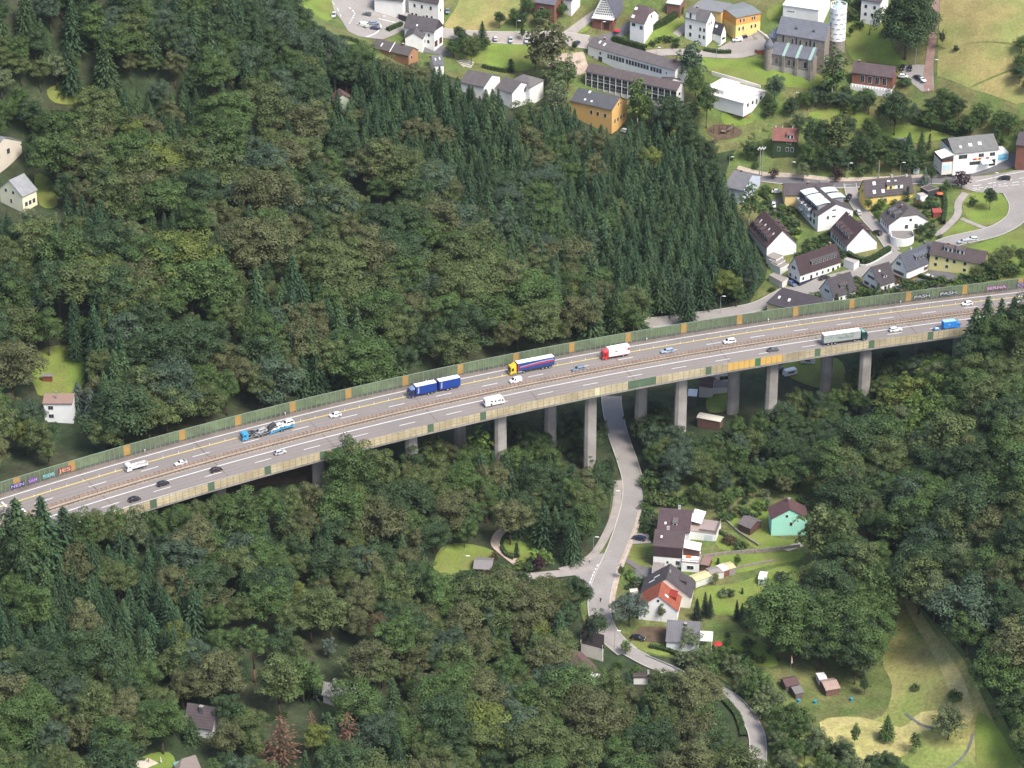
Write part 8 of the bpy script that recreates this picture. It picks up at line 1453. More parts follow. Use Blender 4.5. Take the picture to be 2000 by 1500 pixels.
# ---- individually seen trees and bushes (hand placed)
H_ = [("beech", 1777, -26, 32, "dark", "huge dark copper beech beside the hay field at the top", 1.05, 0), ("birch", 1630, 92, 17, "green", "feathery green birch in front of the church tower", 1.25, 1), ("birch", 1247, 150, 17, "bright", "slender birch in front of the middle school block", 0.9, 0),
("birch", 1068, 38, 20, "brownish", "tall greyish birch on the park lawn, widest of the park trees", 1.35, 3), ("broad", 1046, 102, 8, "black", "small dark tree at the foot of the tall greyish birch", 0.75, 2), ("broad", 1110, 108, 13, "green", "loose green tree in front of the school yard", 0.8, 2), ("birch", 1092, 150, 15, "pale", "pale green birch right of the cube shaped white house", 1.2, 1), ("birch", 1352, 80, 15, "bluish", "loose bluish tree at the right end of the upper school block", 1.15, 3),
("broad", 920, 66, 10, "olive", "round linden with creamy tint left of the park lawn", 0.72, 0), ("spruce", 942, 40, 9.5, "spruce", "pointed conifer between the hay field and the round linden", 1.1, 5), ("column", 1022, -14, 11, "dark", "dark columnar conifer left of the red brick house", 1.4, 0), ("broad", 1020, 52, 6.5, "dark", "small round street tree beside the parked cars", 0.8, 4), ("column", 998, 115, 6, "black", "dark clipped conifer on the park lawn", 2.4, 1), ("column", 1092, 134, 6, "black", "dark little conifer below the park", 1.6, 1), ("broad", 1122, 80, 5, "dark", "small dark round tree at the left end of the upper school block", 0.8, 1),
("broad", 1310, 190, 16, "dark", "broad dark tree, left one of the group in front of the flat school annex", 0.95, 3), ("broad", 1360, 130, 12, "green", "green tree right of the middle school block gable", 0.8, 5), ("broad", 1382, 165, 14, "green", "bright topped tree just left of the flat school annex", 0.8, 6), ("broad", 1340, 225, 12, "dark", "dark tree below the group in front of the flat school annex", 0.9, 2), ("broad", 1290, 205, 13, "bluish", "bluish tree beside the orange school building", 0.8, 1),
("spruce", 1575, 6, 9, "bluish", "bluish fir in front of the white hall behind the church", 1.35, 5), ("broad", 1662, 52, 5, "black", "dark round bush beside the church tower", 0.85, 4), ("column", 1699, 56, 3, "dark", "tiny conifer on the lawn beside the church tower", 1.2, 0), ("broad", 1842, 58, 8, "dark", "dense dark conical tree beside the hay field", 0.55, 2), ("shrub", 1868, 88, 3, "dark", "single little bush in the middle hay field", 0.8, 1),
("shrub", 1768, 152, 3.4, "dark", "clipped dome of hedge beside the parish hall", 1.5, 0), ("broad", 1752, 178, 14, "dark", "large dark tree below the parish hall, right one", 0.95, 7), ("broad", 1660, 202, 8, "yellowish", "small yellow green tree on the lawn below the church", 0.8, 4), ("broad", 1515, 148, 10, "bluish", "dark bluish tree below the church lawn", 0.9, 1), ("broad", 1562, 178, 8, "bright", "bright green tree below the path and lamp", 0.8, 2), ("broad", 1560, 222, 9, "pale", "grey green tree behind the ivy house", 1.0, 5),
("broad", 1590, 228, 14, "dark", "tall dark tree right of the ivy covered house", 0.75, 0), ("birch", 1640, 218, 17, "olive", "tall brownish tree, middle one right of the ivy house", 1.0, 3), ("broad", 1612, 236, 13, "green", "green tree between the two tall dark ones by the ivy house", 0.7, 6), ("broad", 1682, 260, 12, "dark", "dark tree left of the small garden cabins", 0.7, 2), ("broad", 1672, 290, 8, "yellowish", "yellow green tree above the village through road", 0.8, 4), ("spruce", 1777, 258, 13, "spruce", "dark pointed spruce left of the shop's hedge", 1.2, 5), ("spruce", 1802, 255, 11, "spruce2", "green pointed conifer, middle one beside the shop's hedge", 1.0, 2), ("column", 1817, 260, 7, "dark", "slim dark conifer nearest the shop", 1.2, 0),
("shrub", 1512, 328, 5, "purple", "purple leaved small tree beside the floodlight mast", 0.8, 4), ("shrub", 1637, 328, 6.5, "purple", "purple leaved tree behind the yellow houses", 0.8, 4), ("shrub", 1880, 335, 7.5, "purple", "large purple leaved bush at the village junction", 0.95, 4), ("broad", 1570, 318, 8, "pale", "grey green tree on the village through road", 0.95, 5), ("broad", 1822, 322, 8.5, "dark", "dark tree in front of the white parked car by the shop", 0.7, 2), ("spruce", 1808, 326, 8, "silver", "silver blue fir left of the purple bush", 1.0, 5), ("shrub", 1850, 352, 5, "green", "green bush left of the large purple one", 0.9, 4), ("broad", 1936, 368, 9.5, "dark", "round dark tree on the oval traffic island", 0.85, 3), ("shrub", 1900, 385, 4, "dark", "small bush left of the tree on the oval traffic island", 0.9, 1),
("column", 1774, 364, 6.5, "dark", "dark clipped column tree in front of the yellow and white house", 1.5, 0), ("broad", 1698, 384, 7, "green", "green tree left of the half hipped white house", 0.65, 2), ("broad", 1722, 388, 5.5, "bright", "spreading bright green small tree below the yellow house", 1.0, 5), ("broad", 1798, 437, 7.5, "dark", "round green tree right of the round white garage", 0.85, 0), ("birch", 1466, 362, 13, "green", "feathery green tree between the pale blue gable and the terrace", 1.3, 1), ("shrub", 1497, 362, 4, "green", "green bush by the drive left of the yellow house", 1.0, 0),
("broad", 1425, 480, 17, "dark", "big dark broadleaf tree at the corner of the spruce wood", 0.95, 3), ("broad", 1465, 515, 15, "bluish", "dark bluish tree left of the flat garages", 0.7, 6), ("broad", 1440, 545, 12, "green", "mid green tree above the lane bend behind the barrier", 0.75, 2), ("spruce", 1655, 555, 6, "spruce", "dark fir in front of the left small white house", 1.2, 5), ("spruce", 1717, 552, 5, "spruce2", "green fir in front of the right small white house", 1.4, 5), ("spruce", 1635, 572, 5, "spruce2", "small fir just above the noise barrier below the left white house", 1.3, 2), ("shrub", 1592, 572, 3, "pale", "pale flowering bush behind the dark hipped roof", 1.4, 3), ("column", 1531, 450, 3.2, "dark", "little dark tree in the terrace gardens", 2.2, 1),
("birch", 530, 668, 15, "olive", "tall olive tree behind the barrier, left one of two bright crowns", 1.35, 2), ("birch", 610, 655, 16, "bright", "bright leaning crown behind the barrier above the first amber bays", 1.5, 3), ("broad", 58, 450, 17, "cream", "cream flowering chestnut at the left edge", 0.8, 5), ("broad", 342, 330, 16, "yellowish", "yellow green tree standing in the dark gap of the upper left wood", 0.75, 1), ("spruce", 150, 745, 11, "silver", "silver blue spruce in front of the white house, left one", 1.3, 2), ("spruce", 175, 755, 12, "silver", "silver blue spruce in front of the white house, right one", 1.2, 0), ("spruce", 1180, 418, 20, "spruce2", "broad light tipped spruce standing out of the spruce wood", 1.5, 5),
("spruce", 28, 973, 17, "spruce2", "spruce tip standing in front of the motorway, left one of three", 1.25, 5), ("spruce", 78, 968, 18, "spruce", "spruce tip standing in front of the motorway, middle one of three", 1.3, 1), ("spruce", 122, 988, 17, "spruce", "spruce tip standing in front of the motorway, right one of three", 1.2, 0), ("spruce", 1932, 576, 20, "spruce", "tallest spruce tip in front of the motorway at the right", 1.1, 3), ("spruce", 1958, 582, 19, "spruce", "spruce tip just right of the tallest one at the right end of the motorway", 1.1, 1), ("spruce", 1982, 578, 19, "spruce", "spruce tip nearest the right edge above the motorway", 1.1, 0), ("spruce", 1908, 600, 17, "spruce2", "lower spruce left of the tallest tip at the right end of the motorway", 1.2, 5), ("spruce", 1918, 624, 14, "spruce", "low spruce hiding a white car on the motorway", 1.2, 4),
("broad", 682, 864, 17, "green", "round crown touching the wind screen, left one", 0.95, 0), ("broad", 745, 878, 16, "olive", "brownish round crown just right of the one touching the wind screen", 0.8, 1), ("birch", 935, 835, 18, "bright", "tall bright crown in front of the bridge between two piers", 1.5, 1), ("broad", 870, 862, 15, "brownish", "brownish crown left of the tall bright one in front of the bridge", 0.85, 6), ("birch", 1075, 876, 15, "green", "green crown left of the tallest pier's foot", 1.2, 2), ("spruce", 1118, 905, 17, "spruce", "dark spruce left of the valley road under the bridge", 1.4, 5), ("broad", 1190, 890, 12, "dark", "dark dense tree overhanging the valley road", 0.7, 2),
("cedar", 1230, 1165, 11, "silver", "wide silver blue cedar beside the valley road", 1.05, 0), ("broad", 1213, 1102, 5.5, "green", "small street tree at the kerb beside the dark drive", 0.62, 2), ("broad", 1292, 1180, 6.5, "brownish", "small weeping tree in front of the red roofed house", 0.8, 4), ("broad", 1150, 1205, 13, "black", "very dark tree in front of the pale gabled house", 0.62, 2), ("willow", 1222, 1252, 5, "bright", "small crooked bright tree above the lower road", 0.75, 0), ("broad", 1130, 1130, 14, "dark", "big dark tree left of the walker on the road", 0.95, 3), ("broad", 1080, 1135, 15, "olive", "big olive tree left of the dark one by the road", 0.9, 7),
("broad", 1530, 1150, 26, "green", "largest full green crown right of the gardens", 1.3, 3), ("broad", 1640, 1160, 24, "green", "full green crown just right of the largest one", 1.1, 0), ("broad", 1625, 1105, 24, "dark", "dark crown behind the two large green ones", 1.1, 6), ("broad", 1710, 1125, 21, "green", "green crown at the edge of the meadow", 1.2, 2), ("broad", 1690, 1062, 21, "olive", "olive crown above the meadow's upper end", 1.1, 1), ("birch", 1600, 985, 25, "olive", "tall feathery larch like tree right of the mint house, left one", 1.2, 0), ("birch", 1640, 1000, 23, "olive", "tall feathery tree right of the mint house, right one", 1.1, 1), ("broad", 1688, 1262, 12, "pale", "pale tree at the left edge of the meadow", 0.95, 5), ("broad", 1690, 1325, 6, "dark", "dark bush like tree below the pale one at the meadow", 1.0, 4),
("willow", 1857, 1380, 12, "pale", "round pale willow beside the stream", 0.85, 0), ("shrub", 1865, 1352, 3, "green", "round bush behind the willow by the stream", 1.0, 2), ("spruce", 1735, 1396, 9.5, "green", "slim conifer like tree in the cut meadow", 1.3, 1), ("birch", 1672, 1412, 9, "green", "thin young tree left of the slim one in the cut meadow", 0.9, 2), ("birch", 1790, 1430, 8, "green", "bare stemmed small tree left of the willow", 1.1, 0), ("shrub", 1788, 1338, 1.8, "olive", "small dark tuft in the dry meadow", 1.1, 2),
("willow", 1350, 1232, 7, "pale", "pale grey willow covering the bungalow's front", 1.1, 0), ("willow", 1390, 1268, 6.5, "pale", "pale grey willow right of the one at the bungalow", 1.1, 0), ("willow", 1520, 1348, 7, "pale", "pale willow left of the dark tiled hut", 0.9, 0), ("broad", 1440, 1085, 4.5, "green", "small round tree on the long lawn", 1.0, 4), ("broad", 1398, 1118, 5, "yellowish", "thin yellow green tree in front of the shed row", 0.75, 2), ("column", 1403, 1090, 2.6, "black", "dark conical bush on the long lawn", 1.9, 0), ("shrub", 1412, 1152, 2.6, "pale", "pale little standard tree on the large lawn", 0.9, 2), ("column", 1450, 1148, 2.4, "black", "dark egg shaped bush on the large lawn", 1.6, 1), ("shrub", 1426, 1152, 2.6, "dark", "dark bush beside the pale standard tree", 1.0, 0), ("shrub", 1437, 992, 2.6, "copper", "reddish dark bush behind the log cabin", 1.3, 0), ("shrub", 1528, 1118, 3.4, "bluish", "spiky bluish bush right of the metal shed", 1.2, 3),
("spruce", 1378, 1155, 9, "black", "black conifer, first of the tight row below the large lawn", 0.75, 0), ("spruce", 1388, 1160, 9, "black", "black conifer, second of the tight row below the large lawn", 0.75, 1), ("spruce", 1362, 1168, 8, "black", "black conifer right of the red roof, at the row's left end", 0.9, 2), ("spruce", 1440, 1170, 8, "black", "black conifer, first of the right group below the lawn", 0.7, 4), ("spruce", 1450, 1176, 8, "black", "black conifer, second of the right group below the lawn", 0.7, 3), ("spruce", 1466, 1168, 8, "black", "black conifer, third of the right group below the lawn", 0.65, 2),
("shrub", 1052, 1088, 5, "purple", "purple leaved bush left of the valley road junction", 1.1, 4), ("shrub", 1058, 1076, 5, "bright", "domed bright green bush behind the purple one", 1.2, 3), ("column", 1009, 1060, 5.5, "black", "dark pillar conifer beside the curved garden drive", 1.6, 0), ("shrub", 1015, 1092, 3, "yellowish", "orange yellow bush right of the garden hut", 1.0, 1), ("shrub", 966, 1078, 2.8, "copper", "reddish brown bush behind the garden hut", 0.9, 1),
("pine", 492, 1222, 20, "green", "tall pine with a bare reddish trunk at the bottom left", 1.3, 0), ("spruce", 468, 1372, 14, "dark", "wide dark fir right of the dark tiled house", 1.9, 5), ("spruce", 612, 1292, 12, "black", "dark pointed fir left of the ribbed grey roof", 1.3, 5), ("spruce", 228, 1398, 14, "spruce", "dark pointed fir at the bottom left", 1.5, 5), ("spruce", 372, 1398, 9, "spruce2", "fir in front of the dark tiled house", 1.3, 5), ("dead", 547, 1398, 17, "rust", "rust brown dead conifer, widest one at the left", 1.9, 0), ("dead", 607, 1386, 15, "rust", "rust brown dead conifer, narrow one in the middle", 0.8, 1), ("dead", 678, 1390, 16, "rust", "rust brown dead conifer, right one", 1.4, 1), ("spruce", 640, 1390, 14, "dark", "green fir between two dead conifers", 1.3, 2), ("broad", 340, 1218, 13, "yellowish", "yellow green loose crown below the spruce stand", 0.95, 5), ("willow", 640, 1248, 7, "silver", "silvery white bush behind the ribbed grey roof", 0.7, 0), ("broad", 742, 1200, 14, "copper", "copper tinted tree at the bottom centre left", 0.85, 6), ("willow", 738, 1292, 6, "pale", "pale variegated bush right of the ribbed roof", 1.0, 0)]
for k, u, v, h, tn, lb, wd, ix in H_: hand(k, u, v, h * (1.38 if v < 420 and h >= 10 and k in ('broad', 'birch') and u > 800 else 1), tn, lb, wd, ix)
for i, (u, v, tn) in enumerate(((8, 1004, "dark"), (52, 1008, "green"), (150, 996, "green"), (185, 1000, "olive"), (222, 992, "green"), (262, 993, "pale"), (300, 1002, "green"), (345, 988, "green"), (385, 976, "olive"), (430, 966, "green"), (478, 960, "pale"), (522, 956, "green"), (566, 952, "olive"), (604, 946, "brownish"))): hand("broad", u, v, 16, tn, None, 0.85, i % 8)
# ---- woods
def S(w=1.0, h=(17, 25), t=SPT, wd=1.0): return (w, "spruce", h, t, wd)
def B(w=1.0, h=(14, 21), t=BL, wd=1.12): return (w, "broad", h, t, wd)
def gap(poly, h=13): PRIOR.append([tuple(at_g(u, v, h).xy) for u, v in poly])
gap([(235,430),(400,462),(500,432),(520,462),(420,512),(300,495)], 8); gap([(640,318),(760,352),(900,400),(1010,455),(1002,472),(892,424),(752,374),(640,342)]); gap([(330,262),(470,300),(600,300),(600,312),(460,318),(330,285)]); gap([(500,560),(640,545),(700,600),(690,612),(630,565),(505,580)])
for i, (u, v, h, tn) in enumerate(((1280, 1308, 6, "pale"), (1304, 1318, 7, "green"), (1325, 1316, 7, "pale"), (1345, 1322, 7.5, "green"), (1366, 1332, 7, "olive"), (1388, 1346, 7, "green"), (1168, 1192, 11, "dark"), (1208, 1292, 5, "green"), (1240, 1300, 5, "green"))): hand("broad", u, v, h, tn, None, 0.95, (i * 3) % 8)
scatter([(700,150),(790,118),(870,140),(930,188),(1040,200),(1130,225),(1240,250),(1330,288),(1420,345),(1455,420),(1490,510),(1470,560),(1420,575),(1350,600),(1262,598),(1150,520),(1000,425),(860,348),(740,315),(640,270),(600,205)], 4.9, [S(0.93, (14, 20)), B(0.07, (13, 18))], seed=1)
scatter([(190,190),(420,178),(440,265),(340,285),(200,238)], 4.6, [S(0.8, (9, 15)), B(0.2, (10, 14))], seed=2)
scatter([(-40,410),(120,412),(300,425),(430,425),(290,490),(120,482),(-40,475)], 5.0, [S(0.75, (12, 17)), B(0.25, (11, 15), {"pale": 1, "olive": 1})], seed=3)
scatter([(500,575),(640,560),(700,640),(690,720),(560,740),(490,680)], 5.6, [S(0.7, (17, 23)), B(0.3)], seed=4)
scatter([(870,395),(1000,430),(1150,525),(1262,600),(1200,640),(1050,570),(940,490)], 5.6, [S(0.55, (16, 23), {"spruce": 2, "spruce2": 3}), B(0.45, (13, 18))], seed=5)
scatter([(120,640),(230,595),(265,740),(190,800),(140,720)], 5.5, [S(0.85, (15, 22)), B(0.15, (12, 16))], seed=6)
scatter([(-60,-60),(560,-60),(650,45),(710,120),(690,160),(600,205),(480,150),(380,120),(200,95),(60,60),(-60,60)], 6.6, [B(0.68, (14, 20), BLD), S(0.32, (16, 23))], seed=7)
scatter([(-60,60),(60,60),(200,95),(120,160),(60,330),(-60,260)], 7.0, [B(1, (9, 15), {"green": 3, "dark": 2, "pale": 1, "olive": 1})], seed=8)
scatter([(60,60),(200,95),(380,120),(480,150),(600,205),(650,275),(740,318),(870,355),(1000,430),(1150,525),(1270,605),(1240,640),(1120,665),(1000,680),(800,725),(600,772),(400,822),(240,866),(-60,945),(-60,470),(60,330),(120,160)], 8.6, [B(0.5, (13, 17), BL, 1.0), B(0.34, (17, 24), BL, 1.3), B(0.12, (9, 13)), S(0.04)], seed=9)
# bushes right behind the barrier and in the lane bend
scatter([(1200,600),(1290,570),(1420,570),(1440,600),(1290,620),(1210,640)], 4.6, [(1, "shrub", (3, 6), {"green": 1, "dark": 2}, 1.0)], seed=10)
# foot of the bridge, valley side
scatter([(640,890),(740,862),(830,872),(930,852),(1000,900),(1080,890),(1105,960),(1190,900),(1205,950),(1185,1010),(1130,1085),(1070,1090),(1040,1045),(960,1045),(860,1062),(720,1000),(640,960)], 7.2, [B(0.8, (11, 17), {"green": 2, "dark": 3, "olive": 2, "brownish": 1}), S(0.2, (13, 18))], seed=11)
scatter([(1050,960),(1090,930),(1180,940),(1190,1000),(1150,1080),(1070,1090),(1045,1040)], 4.6, [S(1, (11, 16), {"black": 2, "spruce": 1}, 0.9)], seed=12)
scatter([(-60,1035),(120,1020),(340,1065),(410,1170),(340,1290),(150,1300),(-60,1255)], 5.8, [S(0.95, (12, 18)), B(0.05)], seed=13)
scatter([(-60,1005),(60,1010),(200,982),(300,990),(430,962),(560,950),(640,945),(700,1000),(860,1065),(850,1128),(1000,1150),(1120,1120),(1150,1180),(1165,1250),(1130,1310),(1215,1325),(1310,1335),(1390,1366),(1435,1425),(1460,1500),(1440,1600),(-60,1600)], 7.6, [B(0.5, (11, 15)), B(0.25, (15, 20), BL, 1.25), B(0.13, (7, 11)), S(0.12, (11, 17))], seed=14)
scatter([(880,850),(960,822),(1060,800),(1182,785),(1188,870),(1150,905),(1080,885),(1000,900),(930,850)], 6, [B(0.8, (6, 12), BLD), (0.2, "shrub", (3, 5), {"dark": 1}, 1.2)], seed=40)
scatter([(1640,705),(1720,685),(1800,665),(1840,680),(1760,770),(1690,800),(1645,790)], 5.5, [B(1, (7, 12), BLD)], seed=41)
scatter([(1575,1010),(1650,1000),(1720,1080),(1752,1150),(1740,1230),(1690,1290),(1560,1312),(1490,1285),(1560,1150)], 8.5, [B(1, (15, 21), {"dark": 2, "green": 3, "olive": 1})], seed=42)
# under the bridge and the wooded bank
scatter([(1215,790),(1290,790),(1335,850),(1440,830),(1540,790),(1640,770),(1720,800),(1650,915),(1560,945),(1440,935),(1330,940),(1265,905),(1225,860)], 5.6, [B(0.75, (8, 13), BLD), (0.25, "shrub", (4, 6), {"green": 1, "dark": 1}, 1.1)], seed=15)
scatter([(1255,935),(1330,925),(1480,935),(1480,985),(1400,985),(1290,985)], 5.0, [(0.7, "shrub", (2.5, 5), {"green": 2, "dark": 2, "olive": 1}, 1.1), B(0.3, (5, 8))], seed=16)
# right hand slope
scatter([(1740,760),(1800,690),(1850,680),(1900,720),(1905,800),(1800,870),(1690,870),(1660,830)], 5.4, [(0.8, "birch", (11, 16), {"yellowish": 1, "bright": 1.3, "green": 1}, 1.25), B(0.2, (9, 13), {"green": 1, "pale": 1})], seed=17)
scatter([(1560,800),(1640,770),(1690,700),(1780,680),(1840,670),(1905,650),(1960,600),(2060,570),(2060,1600),(2000,1500),(1960,1420),(1915,1320),(1870,1240),(1800,1170),(1745,1140),(1690,1040),(1660,985),(1600,930)], 7.4, [B(0.3, (15, 22), BL, 1.25), B(0.65, (11, 17), {"dark": 3, "green": 3, "olive": 1.3, "bluish": 1, "pale": 0.3}), S(0.05)], seed=18)
# gardens and village
scatter([(1500,940),(1640,935),(1650,985),(1590,990),(1560,965),(1500,965)], 6, [B(0.4, (6, 10)), (0.6, "shrub", (2, 4), {"green": 1, "dark": 1}, 1.1)], seed=19)
scatter([(1300,1290),(1390,1262),(1480,1330),(1530,1380),(1500,1410),(1440,1352),(1350,1318)], 4.2, [(0.6, "willow", (6, 9), {"pale": 2, "green": 2}, 0.9), (0.4, "shrub", (3, 5), {"green": 1, "pale": 1}, 1.2)], seed=20)
scatter([(1490,1400),(1560,1370),(1600,1400),(1600,1440),(1700,1480),(1800,1500),(1820,1600),(1440,1600)], 4.4, [(0.5, "shrub", (3, 5), {"green": 2, "pale": 1, "bright": 1}, 1.3), (0.5, "broad", (7, 12), {"green": 2, "pale": 1, "dark": 1}, 0.9)], seed=21)
scatter([(1400,1130),(1560,1160),(1620,1280),(1480,1300),(1400,1260)], 5.5, [(1, "shrub", (2, 4), {"dark": 1, "green": 1}, 1.1)], seed=22)
scatter([(1460,185),(1560,158),(1640,160),(1700,172),(1760,186),(1830,180),(1900,196),(2010,220),(2010,270),(1900,262),(1830,250),(1750,222),(1620,200),(1560,215),(1480,218)], 5.2, [B(0.6, (6, 11), {"dark": 2, "green": 3, "bluish": 1}), (0.4, "shrub", (3, 5), {"dark": 1, "green": 1}, 1.3)], seed=23)
scatter([(1215,200),(1300,205),(1390,215),(1400,262),(1380,290),(1290,270),(1240,252)], 5.6, [B(1, (9, 14), {"dark": 2, "green": 2})], seed=24)
scatter([(1390,275),(1500,285),(1520,325),(1460,340),(1400,318)], 5.4, [B(0.7, (7, 11), {"dark": 2, "green": 2}), (0.3, "shrub", (3, 5), {"green": 1}, 1.2)], seed=25)
scatter([(1560,268),(1700,250),(1760,290),(1800,300),(1800,318),(1700,335),(1580,335)], 5.4, [B(0.6, (7, 12), {"dark": 2, "green": 2}), (0.4, "shrub", (3, 5), {"dark": 1, "green": 1}, 1.2)], seed=26)
scatter([(870,52),(912,60),(960,86),(900,112),(868,92)], 5, [B(0.5, (6, 9), {"dark": 1, "green": 1}), (0.5, "shrub", (3, 5), {"dark": 1}, 1.3)], seed=27, keep=False)
scatter([(975,40),(1010,15),(1100,10),(1110,55),(1080,70),(980,66)], 5, [B(0.5, (6, 9), {"green": 2, "dark": 1}), (0.5, "shrub", (3, 5), {"green": 1, "dark": 1}, 1.3)], seed=28, keep=False)
scatter([(1060,150),(1110,120),(1120,200),(1100,215),(1060,200)], 6, [(1, "birch", (11, 15), {"pale": 1, "green": 1}, 1.3)], seed=29)
scatter([(1270,72),(1330,75),(1345,100),(1270,104)], 4, [(1, "shrub", (1.5, 2.5), {"dark": 1, "green": 1}, 1.3)], seed=30, keep=False)
scatter([(1620,-10),(1690,-20),(1700,40),(1660,45),(1650,20)], 5, [B(0.6, (5, 8)), (0.4, "shrub", (3, 4), {"green": 1}, 1.2)], seed=31, keep=False)
scatter([(1940,505),(2060,470),(2060,560),(1900,570),(1900,530)], 4.5, [(0.6, "shrub", (3, 5), {"green": 1, "olive": 1}, 1.3), B(0.4, (6, 9), {"green": 1, "olive": 1})], seed=32)
scatter([(1990,80),(2060,80),(2060,250),(2000,190),(1985,130)], 5, [B(1, (6, 9), {"dark": 1, "green": 1})], seed=33, keep=False)
for nm, poly in (("a", [(1480,390),(1560,400),(1560,500),(1500,470)]), ("b", [(1560,470),(1640,450),(1650,500),(1560,500)]), ("c", [(1660,370),(1760,375),(1760,440),(1700,430)]), ("d", [(1790,380),(1840,380),(1840,460),(1800,470)]), ("e", [(1500,548),(1540,545),(1550,570),(1500,575)]), ("f", [(1640,540),(1770,545),(1900,540),(1900,560),(1640,590)]), ("g", [(1400,985),(1500,960),(1500,1000),(1410,1020)]), ("h", [(1255,985),(1285,985),(1280,1050),(1262,1060)]), ("i", [(1410,1040),(1460,1070),(1450,1080),(1405,1050)]), ("j", [(1220,1110),(1260,1120),(1255,1150),(1225,1150)]), ("k", [(930,1095),(1070,1085),(1080,1110),(960,1115)]), ("l", [(520,1440),(240,1480),(250,1420),(420,1420)])):
    scatter(poly, 2.9, [(1, "shrub", (1.3, 3.2), {"green": 2, "dark": 3, "bright": 0.6, "pale": 0.7, "copper": 0.2}, 1.2)], keep=False, seed=ord(nm))
for nm, poly in (("m", [(-40,60),(210,90),(210,250),(60,330),(-40,260)]), ("n", [(540,1260),(760,1260),(760,1400),(540,1400)]), ("o", [(320,1350),(450,1350),(450,1460),(320,1460)]), ("p", [(0,330),(130,330),(140,430),(0,440)]), ("q", [(60,680),(180,670),(170,840),(60,850)]), ("r", [(840,1040),(1060,1030),(1090,1130),(840,1140)]), ("s", [(1380,1210),(1560,1240),(1560,1340),(1400,1300)]), ("t", [(1270,930),(1420,930),(1430,1000),(1270,1000)])):
    scatter(poly, 3.6, [(1, "shrub", (2, 5), {"green": 2, "dark": 3, "pale": 0.5}, 1.3)], seed=ord(nm))
# ---- keep only what the photograph can show, pick the individuals, the rest become two woods
def vis(t):
    u, v, s = proj((t["x"], t["y"], t["z"] + t["h"] * 0.8)); t["u"], t["v"], t["s"] = u, v, s; rr = t["r"] * s
    return -rr < u < 2000 + rr and -t["h"] * s * 0.5 < v < 1500 + t["h"] * s
TREES = [t for t in TREES if vis(t)]
# hidden trees: rough depth buffer over the crowns
cell = 9.0; NB = {}
TREES.sort(key=lambda t: -t["s"])
for t in TREES:
    R_ = max(1, t["r"] * t["s"] * 0.8); top = t["v"] - 0.17 * t["h"] * t["s"]; bot = t["v"] + 0.42 * t["h"] * t["s"]; n = seen = 0; cells = []
    y = top
    while y < bot:
        k = (y - top) / (bot - top); w_ = R_ * (k if t["kind"] in ("spruce", "column") else min(1, 1.6 * k ** 0.5)); x = t["u"] - w_
        while x <= t["u"] + w_:
            c = (int(x // cell), int(y // cell)); n += 1
            if 0 <= x < 2000 and 0 <= y < 1500 and c not in NB: seen += 1
            cells.append(c); x += cell
        y += cell
    t["seen"] = seen * cell * cell
    for c in cells: NB[c] = 1
TREES = [t for t in TREES if t["seen"] > 0 or t["ind"]]
byk = {}
for t in TREES: byk.setdefault(t["kind"], []).append(t)
for k, L in byk.items():
    L.sort(key=lambda t: (-1 if t["ind"] else 0, -t["seen"]))
    for i, t in enumerate(L): t["ind"] = t["ind"] or i < 300
print("TREES", {k: (len(L), sum(t["ind"] for t in L)) for k, L in byk.items()})
LAND = [(266, 905, "white flatbed lorry"), (522, 842, "car transporter"), (655, 810, "small white car behind the transporter"), (847, 757, "blue lorry with trailer"), (1037, 715, "yellow lorry"), (1201, 689, "red and white lorry"), (1330, 675, "pale blue car on the motorway"), (110, 800, "white house at the left"), (40, 375, "cream house at the left edge"), (130, 185, "lawn clearing at upper left"), (670, 185, "pale green gable in the wood"), (690, 50, "road junction at the top left"), (770, 95, "orange brown bungalow"), (985, 150, "white gabled house among firs"), (1170, 210, "orange school building"), (1450, 370, "pale blue gable"), (1490, 450, "ivy gable terrace"), (1300, 630, "paved yard behind the barrier"), (1153, 840, "tallest pier by the road"), (977, 830, "pier above the bright crown"), (800, 870, "short pier at the bridge's left"), (622, 920, "shortest pier at the left"), (910, 1090, "hut lawn left of the road"), (370, 1395, "dark tiled house"), (665, 1345, "ribbed grey roof"), (547, 1430, "widest rusty conifer"), (490, 1270, "tall bare trunked pine"), (1190, 1270, "pale gabled house"), (1230, 1200, "silver blue cedar"), (1450, 1400, "bend of the lower road"), (1540, 1000, "mint green house"), (1590, 1335, "allotment huts"), (1800, 1280, "dry meadow"), (1857, 1420, "round willow"), (1510, 780, "tallest sunlit pier"), (1690, 730, "pier right of the sunny lawn"), (1800, 700, "last pier at the right"), (1860, 640, "blue box van"), (1760, 1175, "meadow's upper end"), (340, 370, "yellow green tree in the gap"), (610, 700, "bright crown by the barrier"), (58, 480, "cream flowering chestnut"), (1180, 450, "broad light tipped spruce"), (80, 990, "spruce tips by the motorway"), (440, 930, "black cars on the motorway"), (1320, 860, "lettered piers' feet"), (1460, 260, "ivy covered house"), (1630, 130, "church tower"), (1710, 150, "parish hall"), (1440, 190, "flat school annex"), (1300, 1050, "terraced houses"), (1480, 1130, "pale metal shed"), (1900, 300, "shop with awning"), (1740, 400, "half hipped white house"), (1920, 400, "oval traffic island"), (1600, 380, "white apartment house"), (1880, 520, "pale yellow house"), (1590, 500, "long mottled roof house"), (1700, 545, "small white houses"), (250, 430, "dark gap in the upper left wood"), (300, 60, "top left corner wood"), (1780, 60, "huge dark beech"), (1000, 110, "park lawn"), (1060, 1100, "purple bush by the junction"), (1310, 100, "upper school block"), (1900, 100, "hay fields")]
LAND = [l for l in LAND if l[2] != "lettered piers' feet"]
